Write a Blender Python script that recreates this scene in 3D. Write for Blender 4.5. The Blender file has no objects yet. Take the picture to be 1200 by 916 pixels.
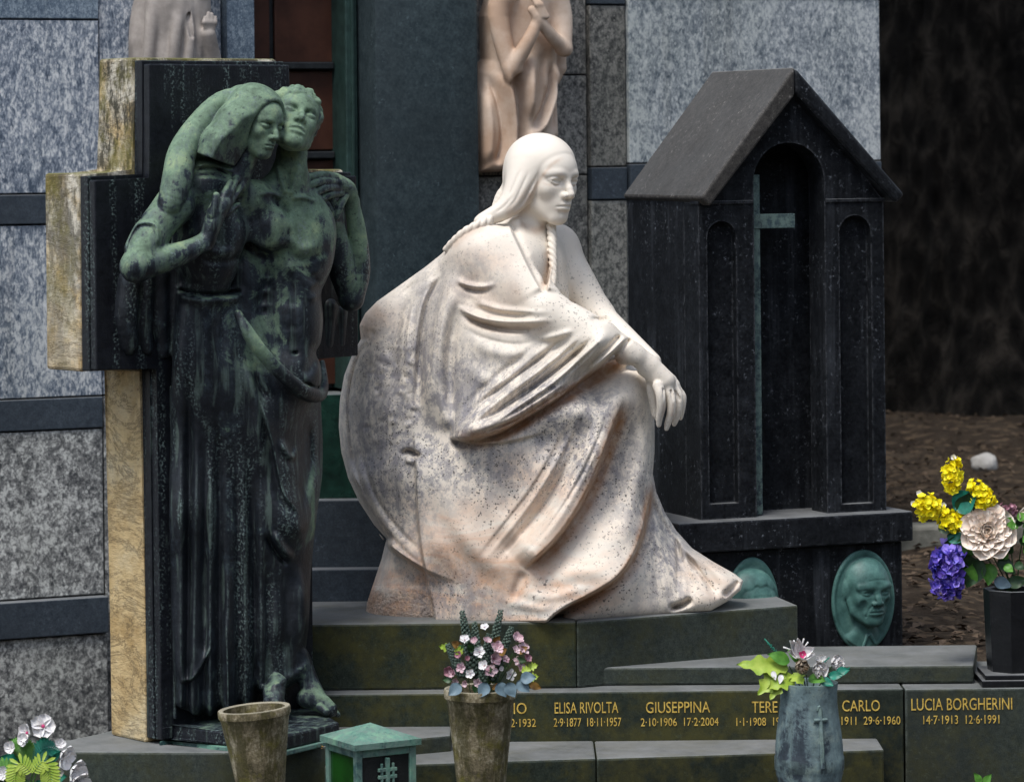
import bpy, bmesh, math, random
import numpy as np
from mathutils import Vector, Matrix, noise as mnoise
R = math.radians
SC = bpy.context.scene
COL = SC.collection
rng = random.Random(7)
QV = 1.0

# ------------------------------------------------------------------ camera frame
FPX, HZ, ROLL, ZC = 4200.0, 170.0, 0.010, 2.0
CR, SR = math.cos(ROLL), math.sin(ROLL)

def P(px, py, Y):
    u = (px - 600.0) * Y / FPX
    v = (HZ - py) * Y / FPX
    return Vector((u * CR + v * SR, Y, ZC - u * SR + v * CR))

def Parr(px, py, Y):
    u = (px - 600.0) * Y / FPX
    v = (HZ - py) * Y / FPX
    return np.stack([u * CR + v * SR, Y, ZC - u * SR + v * CR], -1)

def XofP(px, Y, z):
    # world x of pixel column px at distance Y, height z
    dz = z - ZC
    u = (px - 600.0) * Y / FPX
    return (u + dz * SR) / CR

# ------------------------------------------------------------------ object helpers
def tag(o, label=None, cat=None, group=None, kind=None):
    if label: o['label'] = label
    if cat: o['category'] = cat
    if group: o['group'] = group
    if kind: o['kind'] = kind
    return o

def empty(name, loc, label=None, cat=None, group=None, rz=0.0):
    o = bpy.data.objects.new(name, None)
    o.empty_display_size = 0.05
    COL.objects.link(o)
    o.location = loc
    o.rotation_euler = (0, 0, rz)
    tag(o, label, cat, group)
    return o

def link(name, me, mat, parent=None, world=True):
    """link a mesh whose vertices are in world coordinates (world=True) or in the parent's frame"""
    o = bpy.data.objects.new(name, me)
    COL.objects.link(o)
    if mat is not None and not me.materials:
        me.materials.append(mat)
    if parent is not None:
        o.parent = parent
        if world:
            m = parent_matrix(parent)
            me.transform(m.inverted())
    return o

def parent_matrix(p):
    m = Matrix.LocRotScale(p.location, p.rotation_euler.to_matrix(), p.scale)
    if p.parent is not None:
        m = parent_matrix(p.parent) @ m
    return m

def smooth(me, on=True, angle=None):
    me.polygons.foreach_set('use_smooth', [on] * len(me.polygons))
    if angle is not None:
        bm = bmesh.new(); bm.from_mesh(me)
        for e in bm.edges:
            e.smooth = len(e.link_faces) != 2 or e.calc_face_angle(0) < angle
        bm.to_mesh(me); bm.free()

class MB:
    """bmesh collector"""
    def __init__(self):
        self.bm = bmesh.new()
    def box(self, c, h, rot=None, bevel=0.0, seg=2):
        r = bmesh.ops.create_cube(self.bm, size=2.0)
        vs = r['verts']
        m = Matrix.Diagonal((h[0], h[1], h[2], 1))
        if rot is not None: m = rot.to_4x4() @ m
        m = Matrix.Translation(c) @ m
        bmesh.ops.transform(self.bm, matrix=m, verts=vs)
        if bevel:
            es = list({e for v in vs for e in v.link_edges})
            bmesh.ops.bevel(self.bm, geom=es, offset=bevel, segments=seg, profile=0.5, affect='EDGES')
        return self
    def prism(self, pts, z0, z1, bevel=0.0, seg=2):
        """plan polygon (x,y) between two heights"""
        n = len(pts)
        b = [self.bm.verts.new((p[0], p[1], z0)) for p in pts]
        t = [self.bm.verts.new((p[0], p[1], z1)) for p in pts]
        fs = [self.bm.faces.new(b[::-1]), self.bm.faces.new(t)]
        for i in range(n):
            fs.append(self.bm.faces.new((b[i], b[(i+1) % n], t[(i+1) % n], t[i])))
        if bevel:
            es = list({e for f in fs for e in f.edges})
            bmesh.ops.bevel(self.bm, geom=es, offset=bevel, segments=seg, profile=0.5, affect='EDGES')
        return self
    def extr(self, pts, d, M, bevel=0.0, seg=2):
        """outline (x,z) in the local plane of M extruded along local +y by d"""
        n = len(pts)
        a = [self.bm.verts.new(M @ Vector((p[0], 0, p[1]))) for p in pts]
        b = [self.bm.verts.new(M @ Vector((p[0], d, p[1]))) for p in pts]
        fs = [self.bm.faces.new(a), self.bm.faces.new(b[::-1])]
        for i in range(n):
            fs.append(self.bm.faces.new((a[i], b[i], b[(i+1) % n], a[(i+1) % n])))
        if bevel:
            es = list({e for f in fs for e in f.edges})
            bmesh.ops.bevel(self.bm, geom=es, offset=bevel, segments=seg, profile=0.5, affect='EDGES')
        return self
    def lathe(self, prof, c, n=48, sx=1.0, sy=1.0):
        """profile [(r,z)] round the vertical through c"""
        rings = []
        for r, z in prof:
            if r < 1e-6:
                rings.append([self.bm.verts.new((c[0], c[1], c[2] + z))])
            else:
                rings.append([self.bm.verts.new((c[0] + sx*r*math.cos(2*math.pi*k/n), c[1] + sy*r*math.sin(2*math.pi*k/n), c[2] + z)) for k in range(n)])
        for a, b in zip(rings[:-1], rings[1:]):
            for k in range(n):
                k2 = (k + 1) % n
                if len(a) == 1 and len(b) == 1: continue
                if len(a) == 1: self.bm.faces.new((a[0], b[k2], b[k]))
                elif len(b) == 1: self.bm.faces.new((a[k], a[k2], b[0]))
                else: self.bm.faces.new((a[k], a[k2], b[k2], b[k]))
        return self
    def tube(self, pts, rad, n=8, caps=True):
        pts = [Vector(p) for p in pts]
        rads = rad if isinstance(rad, (list, tuple)) else [rad] * len(pts)
        rings = []
        up = Vector((0.13, 0.21, 0.97))
        for i, p in enumerate(pts):
            t = (pts[min(i+1, len(pts)-1)] - pts[max(i-1, 0)]).normalized()
            a = t.cross(up)
            if a.length < 1e-3: a = t.cross(Vector((1, 0, 0)))
            a.normalize(); b = t.cross(a)
            rings.append([self.bm.verts.new(p + rads[i] * (a*math.cos(2*math.pi*k/n) + b*math.sin(2*math.pi*k/n))) for k in range(n)])
        for r0, r1 in zip(rings[:-1], rings[1:]):
            for k in range(n):
                self.bm.faces.new((r0[k], r0[(k+1) % n], r1[(k+1) % n], r1[k]))
        if caps:
            self.bm.faces.new(rings[0][::-1]); self.bm.faces.new(rings[-1])
        return self
    def ball(self, c, r, sub=2, M=None):
        res = bmesh.ops.create_icosphere(self.bm, subdivisions=sub, radius=1.0)
        m = Matrix.Translation(c) @ (M.to_4x4() if M is not None else Matrix.Identity(4)) @ Matrix.Diagonal((*( (r, r, r) if not hasattr(r, '__len__') else r), 1))
        bmesh.ops.transform(self.bm, matrix=m, verts=res['verts'])
        return self
    def mesh(self, name, sm=False, angle=None):
        bmesh.ops.recalc_face_normals(self.bm, faces=self.bm.faces)
        me = bpy.data.meshes.new(name)
        self.bm.to_mesh(me); self.bm.free()
        if sm: smooth(me, True, angle)
        return me
    def build(self, name, mat, parent=None, sm=False, angle=None):
        return link(name, self.mesh(name, sm, angle), mat, parent)

# ------------------------------------------------------------------ implicit sculpting (x = right, y = away, z = up; units: photo-sized)
def V3(*a): return np.array(a, dtype=np.float32)

def rotm(yaw=0, pitch=0, roll=0):
    """columns: forward, left(of the figure), up for a head; yaw 0 looks at -y, + turns to +x; pitch + looks up; roll + tips towards its own left"""
    cy, sy = math.cos(R(yaw)), math.sin(R(yaw))
    F = np.array([sy, -cy, 0.0]); L = np.array([cy, sy, 0.0]); U = np.array([0, 0, 1.0])
    cp, sp = math.cos(R(pitch)), math.sin(R(pitch))
    F2 = F*cp + U*sp; U2 = U*cp - F*sp
    cr, sr = math.cos(R(roll)), math.sin(R(roll))
    U3 = U2*cr + L*sr; L3 = L*cr - U2*sr
    return np.stack([F2, L3, U3], 0).astype(np.float32)   # rows: world -> local

def smin(a, b, k):
    if k <= 0: return np.minimum(a, b)
    h = np.maximum(k - np.abs(a - b), 0.0) / k
    return np.minimum(a, b) - h*h*k*0.25
def smax(a, b, k): return -smin(-a, -b, k)

def d_sph(p, c, r): return np.sqrt(((p - c)**2).sum(-1)) - r
def d_ell(p, c, r, M=None):
    q = p - c
    if M is not None: q = q @ M.T
    r = np.asarray(r, np.float32)
    k0 = np.sqrt(((q / r)**2).sum(-1)); k1 = np.sqrt(((q / (r*r))**2).sum(-1)) + 1e-6
    return k0 * (k0 - 1.0) / k1
def d_cone(p, a, b, ra, rb):
    ba = b - a; L2 = float((ba*ba).sum()) + 1e-9
    pa = p - a
    t = np.clip((pa @ ba) / L2, 0, 1)
    q = pa - t[..., None]*ba
    return np.sqrt((q*q).sum(-1)) - (ra + (rb - ra)*t)
def d_box(p, c, h, M=None, rnd=0.0):
    q = p - c
    if M is not None: q = q @ M.T
    q = np.abs(q) - (np.asarray(h, np.float32) - rnd)
    return np.sqrt((np.maximum(q, 0)**2).sum(-1)) + np.minimum(q.max(-1), 0) - rnd
def d_torus_arc(p, pts, rads):
    d = None
    for i in range(len(pts)-1):
        e = d_cone(p, pts[i], pts[i+1], rads[i], rads[i+1])
        d = e if d is None else np.minimum(d, e)
    return d

def crom(pts, n=6, closed=False):
    pts = np.asarray(pts, np.float64)
    if len(pts) < 3: return pts
    P_ = np.vstack([2*pts[0]-pts[1], pts, 2*pts[-1]-pts[-2]])
    out = []
    for i in range(1, len(P_)-2):
        p0, p1, p2, p3 = P_[i-1], P_[i], P_[i+1], P_[i+2]
        for t in np.linspace(0, 1, n, endpoint=False):
            out.append(0.5*((2*p1) + (-p0+p2)*t + (2*p0-5*p1+4*p2-p3)*t*t + (-p0+3*p1-3*p2+p3)*t**3))
    out.append(pts[-1])
    return np.array(out)

def d_poly2(x, z, poly):
    """signed distance to a closed polygon, arrays x,z"""
    d = np.full(x.shape, 1e9, np.float32); s = np.ones(x.shape, np.float32)
    n = len(poly)
    for i in range(n):
        ax, az = poly[i]; bx, bz = poly[i-1]
        ex, ez = bx-ax, bz-az
        wx, wz = x-ax, z-az
        t = np.clip((wx*ex + wz*ez)/(ex*ex + ez*ez + 1e-9), 0, 1)
        qx, qz = wx-ex*t, wz-ez*t
        d = np.minimum(d, qx*qx + qz*qz)
        c1 = z >= az; c2 = z < bz; c3 = ex*wz > ez*wx
        fl = (c1 & c2 & c3) | (~c1 & ~c2 & ~c3)
        s = np.where(fl, -s, s)
    return s*np.sqrt(d)

class Img:
    """a 2-D map over (x, py) sampled at 1 unit"""
    def __init__(self, x0, x1, y0, y1):
        self.x0, self.y0 = x0, y0
        self.X, self.Y = np.meshgrid(np.arange(x0, x1+1, dtype=np.float32), np.arange(y0, y1+1, dtype=np.float32))
        self.a = np.zeros_like(self.X)
    def tps(self, pts, lam=0.0):
        pts = np.asarray(pts, np.float64); n = len(pts)
        xy = pts[:, :2]/100.0
        def U(r2): return 0.5*r2*np.log(r2 + 1e-12)
        d2 = ((xy[:, None]-xy[None])**2).sum(-1)
        A = np.zeros((n+3, n+3)); A[:n, :n] = U(d2) + lam*np.eye(n)
        A[:n, n] = 1; A[:n, n+1:] = xy; A[n, :n] = 1; A[n+1:, :n] = xy.T
        w = np.linalg.solve(A, np.concatenate([pts[:, 2], np.zeros(3)]))
        gx, gy = self.X/100.0, self.Y/100.0
        out = np.full(self.X.shape, w[n], np.float64) + w[n+1]*gx + w[n+2]*gy
        for i in range(n):
            out += w[i]*U((gx-xy[i, 0])**2 + (gy-xy[i, 1])**2)
        self.a += out.astype(np.float32)
        return self
    def stroke(self, pts, amp, w, kind='ridge', taper=(0.25, 0.25), e=3.0, w2=None, n=6):
        """ridge | groove | step (raised on the left of the direction of travel as seen) | fold"""
        pts = crom([p[:2] for p in pts], n)
        seg = np.diff(pts, axis=0); L = np.sqrt((seg**2).sum(1)); cum = np.concatenate([[0], np.cumsum(L)]); tot = cum[-1]
        m = (7.0 if kind == 'step' else 3.2)*max(w, w2 or 0) + e
        i0 = int(max(0, pts[:, 0].min()-m-self.x0)); i1 = int(min(self.a.shape[1], pts[:, 0].max()+m-self.x0+1))
        j0 = int(max(0, pts[:, 1].min()-m-self.y0)); j1 = int(min(self.a.shape[0], pts[:, 1].max()+m-self.y0+1))
        if i1 <= i0 or j1 <= j0: return self
        X = self.X[j0:j1, i0:i1]; Y = self.Y[j0:j1, i0:i1]
        best = np.full(X.shape, 1e9, np.float32); side = np.zeros(X.shape, np.float32); par = np.zeros(X.shape, np.float32)
        for k in range(len(seg)):
            ex, ey = seg[k]; wx, wy = X-pts[k, 0], Y-pts[k, 1]
            t = np.clip((wx*ex + wy*ey)/(L[k]**2 + 1e-9), 0, 1)
            qx, qy = wx-ex*t, wy-ey*t
            d = qx*qx + qy*qy
            b = d < best
            best = np.where(b, d, best)
            side = np.where(b, np.sign(ey*wx - ex*wy), side)
            par = np.where(b, (cum[k] + t*L[k])/tot, par)
        d = np.sqrt(best)
        def ss(x): x = np.clip(x, 0, 1); return x*x*(3-2*x)
        tp = np.ones(X.shape, np.float32)
        if taper[0] > 0: tp = tp*ss(par/taper[0])
        if taper[1] > 0: tp = tp*ss((1-par)/taper[1])
        if kind == 'ridge': v = np.exp(-(d/w)**2)
        elif kind == 'groove': v = -np.exp(-(d/w)**2)
        elif kind == 'vee': v = -np.clip(1-d/w, 0, 1)
        elif kind == 'fold':
            s = d*side; v = np.exp(-((s-w)/w)**2) - 0.8*np.exp(-((s+w*0.7)/(w*0.8))**2)
        else:
            s = d*side
            v = np.where(s > -e, ss((s+e)/(2*e))*np.exp(-np.maximum(s, 0)/w), 0)
            if w2: v = v - 0.5*np.where(s < 0, np.exp(-((s+e*1.2)/w2)**2), 0)
        self.a[j0:j1, i0:i1] += amp*tp*v
        return self
    def __call__(self, x, py):
        fx = np.clip(x-self.x0, 0, self.a.shape[1]-1.001); fy = np.clip(py-self.y0, 0, self.a.shape[0]-1.001)
        i = fx.astype(np.int32); j = fy.astype(np.int32); u = fx-i; v = fy-j
        a = self.a
        return (a[j, i]*(1-u) + a[j, i+1]*u)*(1-v) + (a[j+1, i]*(1-u) + a[j+1, i+1]*u)*v

class Sculpt:
    def __init__(self, lo, hi, vox):
        self.lo = np.array(lo, np.float32); self.vox = vox*QV
        self.n = np.ceil((np.array(hi, np.float32)-self.lo)/self.vox/16).astype(int)*16
        self.ops = []; self.extra = 0.0
    def op(self, fn, lo=None, hi=None):
        """fn(p, d) -> d for points inside [lo, hi] (None: everywhere)"""
        self.ops.append((fn, None if lo is None else np.array(lo, np.float32), None if hi is None else np.array(hi, np.float32)))
        return self
    def add(self, dist, lo, hi, k=6.0):
        m = k + 4
        return self.op(lambda p, d: smin(d, dist(p), k), np.array(lo)-m, np.array(hi)+m)
    def sub(self, dist, lo, hi, k=3.0):
        m = k + 4
        return self.op(lambda p, d: smax(d, -dist(p), k), np.array(lo)-m, np.array(hi)+m)
    def sph(self, c, r, k=6.0, neg=False):
        c = V3(*c); f = lambda p: d_sph(p, c, r)
        return (self.sub if neg else self.add)(f, c-r, c+r, k)
    def ell(self, c, r, M=None, k=6.0, neg=False):
        c = V3(*c); r = V3(*r); m = float(r.max()); f = lambda p: d_ell(p, c, r, M)
        return (self.sub if neg else self.add)(f, c-m, c+m, k)
    def cone(self, a, b, ra, rb, k=6.0, neg=False):
        a = V3(*a); b = V3(*b); m = max(ra, rb); f = lambda p: d_cone(p, a, b, ra, rb)
        return (self.sub if neg else self.add)(f, np.minimum(a, b)-m, np.maximum(a, b)+m, k)
    def chain(self, pts, k=6.0, neg=False, n=0, kj=None):
        """pts: (x,y,z,r)"""
        q = np.asarray(pts, np.float32)
        if n: q = crom(q, n).astype(np.float32)
        m = q[:, 3].max(); kj = (0.0 if n else 2.0) if kj is None else kj
        def f(p):
            d = None
            for i in range(len(q)-1):
                e = d_cone(p, q[i, :3], q[i+1, :3], float(q[i, 3]), float(q[i+1, 3]))
                d = e if d is None else smin(d, e, kj)
            return d
        return (self.sub if neg else self.add)(f, q[:, :3].min(0)-m, q[:, :3].max(0)+m, k)
    def box(self, c, h, M=None, rnd=2.0, k=3.0, neg=False):
        c = V3(*c); m = float(np.sqrt((np.array(h)**2).sum())); f = lambda p: d_box(p, c, h, M, rnd)
        return (self.sub if neg else self.add)(f, c-m, c+m, k)
    def run(self, p, lohi=None):
        pass
    def grid(self):
        B = 16; nb = self.n//B; vox = self.vox
        bi = np.stack(np.meshgrid(*[np.arange(k) for k in nb], indexing='ij'), -1).reshape(-1, 3)
        cen = self.lo + (bi*B + (B-1)/2)*vox
        d = np.full(len(bi), 1e3, np.float32)
        cen = cen.astype(np.float32)
        for fn, lo, hi in self.ops:
            if lo is None: d = fn(cen, d)
            else:
                e = B*vox*2
                s = np.all((cen > lo-e) & (cen < hi+e), 1)
                if s.any(): d[s] = fn(cen[s], d[s])
        F = np.where(d < 0, np.float32(-50), np.float32(50))
        full = np.repeat(np.repeat(np.repeat(F.reshape(nb), B, 0), B, 1), B, 2)
        act = np.nonzero(np.abs(d) < B*vox*0.87*1.5 + 3*vox + self.extra)[0]
        o = np.stack(np.meshgrid(*[np.arange(B)]*3, indexing='ij'), -1).reshape(-1, 3)
        for c0 in range(0, len(act), 400):
            ids = act[c0:c0+400]
            b0 = bi[ids]*B
            p = (self.lo + (b0[:, None, :] + o[None])*vox).astype(np.float32)
            dd = np.full(p.shape[:2], 1e3, np.float32)
            blo = p[:, 0]; bhi = p[:, -1]
            for fn, lo, hi in self.ops:
                if lo is None: dd = fn(p, dd)
                else:
                    s = np.nonzero(np.all((bhi > lo) & (blo < hi), 1))[0]
                    if len(s): dd[s] = fn(p[s], dd[s])
            dd = dd.reshape(-1, B, B, B)
            for q in range(len(ids)):
                i, j, k = b0[q]
                full[i:i+B, j:j+B, k:k+B] = dd[q]
        return full
    def mesh(self, relax=1):
        f = self.grid(); vox = self.vox
        ins = f < 0
        s = np.zeros(tuple(np.array(f.shape)-1), np.uint8)
        for a in (0, 1):
            for b in (0, 1):
                for c in (0, 1):
                    s += ins[a:f.shape[0]-1+a, b:f.shape[1]-1+b, c:f.shape[2]-1+c]
        cells = np.argwhere((s > 0) & (s < 8))
        del s
        nx, ny, nz = f.shape
        key = (cells[:, 0].astype(np.int64)*ny + cells[:, 1])*nz + cells[:, 2]
        acc = np.zeros((len(cells), 3), np.float32); cnt = np.zeros(len(cells), np.float32)
        cor = [(a, b, c) for a in (0, 1) for b in (0, 1) for c in (0, 1)]
        val = {c: f[cells[:, 0]+c[0], cells[:, 1]+c[1], cells[:, 2]+c[2]] for c in cor}
        for c in cor:
            for ax in range(3):
                if c[ax] == 0:
                    c2 = list(c); c2[ax] = 1; c2 = tuple(c2)
                    v0, v1 = val[c], val[c2]
                    m = (v0 < 0) != (v1 < 0)
                    t = np.clip(np.where(m, v0/np.where(m, v0-v1, 1), 0), 0, 1)
                    pos = np.tile(np.array(c, np.float32), (len(cells), 1)); pos[:, ax] = t
                    acc += pos*m[:, None]; cnt += m
        v = self.lo + (cells + acc/cnt[:, None])*vox
        quads = []
        for ax in range(3):
            sl0 = [slice(None)]*3; sl1 = [slice(None)]*3
            sl0[ax] = slice(0, -1); sl1[ax] = slice(1, None)
            a0 = ins[tuple(sl0)]; ch = a0 != ins[tuple(sl1)]
            e = np.argwhere(ch)
            b, c = (ax+1) % 3, (ax+2) % 3
            ok = (e[:, b] > 0) & (e[:, c] > 0) & (e[:, b] < f.shape[b]-1) & (e[:, c] < f.shape[c]-1)
            e = e[ok]
            fl = a0[e[:, 0], e[:, 1], e[:, 2]]
            q = []
            for ob, oc in ((-1, -1), (0, -1), (0, 0), (-1, 0)):
                g = e.copy(); g[:, b] += ob; g[:, c] += oc
                kk = (g[:, 0].astype(np.int64)*ny + g[:, 1])*nz + g[:, 2]
                q.append(np.searchsorted(key, kk))
            q = np.stack(q, 1)
            q[~fl] = q[~fl][:, ::-1]
            quads.append(q)
        q = np.concatenate(quads)
        for _ in range(relax):
            s_ = np.zeros_like(v); n_ = np.zeros(len(v), np.float32)
            for a in range(4):
                i, j = q[:, a], q[:, (a+1) % 4]
                for ax in range(3):
                    s_[:, ax] += np.bincount(i, v[j, ax], len(v)) + np.bincount(j, v[i, ax], len(v))
                n_ += np.bincount(i, minlength=len(v)) + np.bincount(j, minlength=len(v))
            v = v*0.5 + 0.5*s_/n_[:, None]
        return v.astype(np.float32), q

def quad_mesh(name, v, q):
    me = bpy.data.meshes.new(name)
    me.vertices.add(len(v)); me.vertices.foreach_set('co', np.ascontiguousarray(v, np.float32).ravel())
    me.loops.add(len(q)*4); me.loops.foreach_set('vertex_index', q.astype(np.int32).ravel())
    me.polygons.add(len(q)); me.polygons.foreach_set('loop_start', np.arange(0, len(q)*4, 4, dtype=np.int32))
    me.polygons.foreach_set('use_smooth', np.ones(len(q), bool))
    me.update(calc_edges=True); me.validate()
    return me

def vattr(me, name, arr):
    a = me.attributes.new(name, 'FLOAT', 'POINT'); a.data.foreach_set('value', np.ascontiguousarray(arr, np.float32))

# ------------------------------------------------------------------ the head, shared by every carved figure
def carve_head(S, c, s, M, female=True, ears=False, closed=True, k=1.0, mouth_open=0.0, brow=1.0, old=False):
    """c centre, s = head height / 100, M rows (forward, left, up)"""
    c = np.asarray(c, np.float32)
    def W(F, L, U): return c + s*(F*M[0] + L*M[1] + U*M[2])
    S.ell(W(-5, 0, 15), V3(42, 32.5, 35)*s, M, k=0)
    fw = 24.0 if female else 26.5
    S.ell(W(12, 0, -8), V3(27, fw, 37)*s, M, k=10*s)                # face
    S.ell(W(20, 0, 14), V3(19, 24, 18)*s, M, k=12*s)                # forehead
    for e in (-1, 1):
        jw = 18.5 if female else 22.5
        S.chain([(*W(2, e*jw, -14), 8*s), (*W(8, e*(jw-2), -28), 8*s), (*W(25, e*6.5, -41), 7.0*s)], k=10*s)
    S.ell(W(28.5, 0, -41), V3(8, 10 if female else 12, 8)*s, M, k=7*s)     # chin
    S.ell(W(28, 0, -25.5), V3(12.3, 14, 13)*s, M, k=8*s)            # muzzle
    for e in (-1, 1):
        S.ell(W(24, e*17.5, -9), V3(9, 8, 8)*s, M, k=10*s)          # cheek bone
        S.ell(W(43.5, e*13.4, 2.2), V3(12.5, 10.2, 7.2)*s, M, k=5*s, neg=True)   # socket
        bw = 4.3*brow
        S.chain([(*W(37.0, e*4.5, 8.2), bw*s*0.85), (*W(36.2, e*13, 10.4), bw*s*0.9), (*W(28.5, e*22, 8.4), bw*s*0.85)], k=4*s, n=4)
        S.sph(W(27.3, e*13.8, 2.0), 8.0*s, k=1.2*s)                 # eyeball
        # lids: thick upper lid, thin lower lid
        up = []; lowr = []
        for a in np.linspace(-1, 1, 9):
            l = 13.8 + a*8.2
            rr = 8.6
            hu = 2.0 + (2.9 if not closed else -1.2)*(1-a*a) - 0.6 + (0.4*a)
            hl = 2.0 - 3.6*(1-a*a) - 0.6
            def onb(l_, u_):
                dd = rr*rr - (l_-13.8)**2 - (u_-2.0)**2
                return 27.3 + math.sqrt(max(dd, 0.5))
            up.append((*W(onb(l, hu), e*l, hu), 1.35*s)); lowr.append((*W(onb(l, hl), e*l, hl), 0.85*s))
        S.chain(up, k=1.2*s); S.chain(lowr, k=1.2*s)
        # upper lid body between brow and lid edge
        S.chain([(*W(31.5, e*7.5, 6.0), 2.0*s), (*W(33.0, e*13.5, 7.2), 2.4*s), (*W(27.5, e*20.5, 5.6), 2.2*s)], k=3*s)
    # nose
    S.chain([(*W(35.5, 0, 9), 4.2*s), (*W(38.5, 0, 2), 3.4*s), (*W(43.3, 0, -7), 3.8*s), (*W(46.6, 0, -13.3), 4.2*s)], k=4*s)
    for e in (-1, 1):
        S.ell(W(41.0, e*5.6, -15.2), V3(5.2, 3.5, 3.8)*s, M, k=2.5*s)
        S.ell(W(44, e*3.4, -18.3), V3(2.6, 1.5, 1.6)*s, M, k=1.2*s, neg=True)
    S.chain([(*W(38, 0, -17.5), 2.4*s), (*W(46, 0, -16), 2.2*s)], k=2*s)
    # mouth
    mw = 10.5 if female else 12
    o = mouth_open
    def lip(U, F0, r, drop, rE):
        pts = []
        for a in np.linspace(-1, 1, 9):
            pts.append((*W(F0 - 6.2*a*a, a*mw, U + drop*a*a), (r*(1-a*a) + rE*a*a)*s))
        return pts
    S.chain(lip(-25.5+o*0.5, 39.6, 2.4, -2.6, 0.7), k=2.2*s)
    S.chain(lip(-30.6-o*2.5, 38.4, 2.8, 2.0+o*2, 0.7), k=2.2*s)
    sl = [(*W(42.2 - 6.6*a*a, a*(mw+0.8), -27.7 - o - 0.9*a*a), (0.8 + o*1.6*(1-a*a))*s) for a in np.linspace(-1, 1, 9)]
    S.chain(sl, k=1.0*s, neg=True)
    S.chain([(*W(43, 0, -20), 1.0*s), (*W(41.5, 0, -23), 1.0*s)], k=2*s, neg=True)
    S.chain([(*W(40, -6, -36.0), 2.2*s), (*W(42, 0, -36.2), 2.2*s), (*W(40, 6, -36.0), 2.2*s)], k=4*s, neg=True)
    if ears:
        for e in (-1, 1):
            S.ell(W(-8, e*32.5, -3), V3(6.5, 3.0, 10.5)*s, M, k=2*s)
            S.ell(W(-6.5, e*35.2, -2.5), V3(3.6, 1.8, 6.5)*s, M, k=1.5*s, neg=True)
    return W
# ------------------------------------------------------------------ procedural materials
class NT:
    def __init__(self, name):
        self.m = bpy.data.materials.new(name); self.m.use_nodes = True
        self.t = self.m.node_tree; self.b = self.t.nodes['Principled BSDF']
        self.co = self.t.nodes.new('ShaderNodeTexCoord')
        self.L = self.t.links
    def n(self, typ, **kw):
        x = self.t.nodes.new(typ)
        for k, v in kw.items(): setattr(x, k, v)
        return x
    def lk(self, a, b): self.L.new(a, b)
    def coord(self, scale=(1, 1, 1), rot=(0, 0, 0), warp=0.0, wscale=4.0):
        mp = self.n('ShaderNodeMapping'); self.lk(self.co.outputs['Object'], mp.inputs[0])
        mp.inputs['Scale'].default_value = scale if hasattr(scale, '__len__') else (scale,)*3
        mp.inputs['Rotation'].default_value = rot
        return mp.outputs[0]
    def noise(self, scale, detail=6, rough=0.6, co=None, dist=0.0):
        x = self.n('ShaderNodeTexNoise'); x.inputs['Scale'].default_value = scale; x.inputs['Detail'].default_value = detail
        x.inputs['Roughness'].default_value = rough; x.inputs['Distortion'].default_value = dist
        self.lk(co if co is not None else self.co.outputs['Object'], x.inputs['Vector'])
        return x.outputs['Fac']
    def voro(self, scale, co=None, out='Distance', feature='F1', rnd=1.0):
        x = self.n('ShaderNodeTexVoronoi'); x.feature = feature; x.inputs['Scale'].default_value = scale; x.inputs['Randomness'].default_value = rnd
        self.lk(co if co is not None else self.co.outputs['Object'], x.inputs['Vector'])
        return x.outputs[out]
    def ramp(self, fac, stops, interp='LINEAR'):
        x = self.n('ShaderNodeValToRGB'); cr = x.color_ramp; cr.interpolation = interp
        while len(cr.elements) < len(stops): cr.elements.new(0.5)
        for e, (p, c) in zip(cr.elements, stops):
            e.position = p; e.color = (*c, 1) if hasattr(c, '__len__') else (c, c, c, 1)
        self.lk(fac, x.inputs[0]); return x.outputs[0]
    def mix(self, fac, a, b, blend='MIX'):
        x = self.n('ShaderNodeMix'); x.data_type = 'RGBA'; x.blend_type = blend
        for s, v in ((x.inputs[0], fac), (x.inputs[6], a), (x.inputs[7], b)):
            if hasattr(v, 'is_linked'): self.lk(v, s)
            elif hasattr(v, '__len__'): s.default_value = (*v, 1)
            else: s.default_value = v
        return x.outputs[2]
    def math(self, op, a, b=None, c=None, clamp=False):
        x = self.n('ShaderNodeMath'); x.operation = op; x.use_clamp = clamp
        for s, v in zip(x.inputs, (a, b, c)):
            if v is None: continue
            if hasattr(v, 'is_linked'): self.lk(v, s)
            else: s.default_value = v
        return x.outputs[0]
    def attr(self, name):
        x = self.n('ShaderNodeAttribute'); x.attribute_name = name; return x.outputs['Fac']
    def geo(self, out):
        return self.n('ShaderNodeNewGeometry').outputs[out]
    def sep(self, v):
        x = self.n('ShaderNodeSeparateXYZ'); self.lk(v, x.inputs[0]); return x.outputs
    def bump(self, h, strength=0.3, dist=0.01, prev=None):
        x = self.n('ShaderNodeBump'); x.inputs['Strength'].default_value = strength; x.inputs['Distance'].default_value = dist
        self.lk(h, x.inputs['Height'])
        if prev is not None: self.lk(prev, x.inputs['Normal'])
        return x.outputs[0]
    def out(self, col=None, rough=None, nrm=None, metal=None, spec=None):
        for key, v in (('Base Color', col), ('Roughness', rough), ('Normal', nrm), ('Metallic', metal), ('Specular IOR Level', spec)):
            if v is None: continue
            s = self.b.inputs[key]
            if hasattr(v, 'is_linked'): self.lk(v, s)
            elif hasattr(v, '__len__'): s.default_value = (*v, 1)
            else: s.default_value = v
        return self.m

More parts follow.
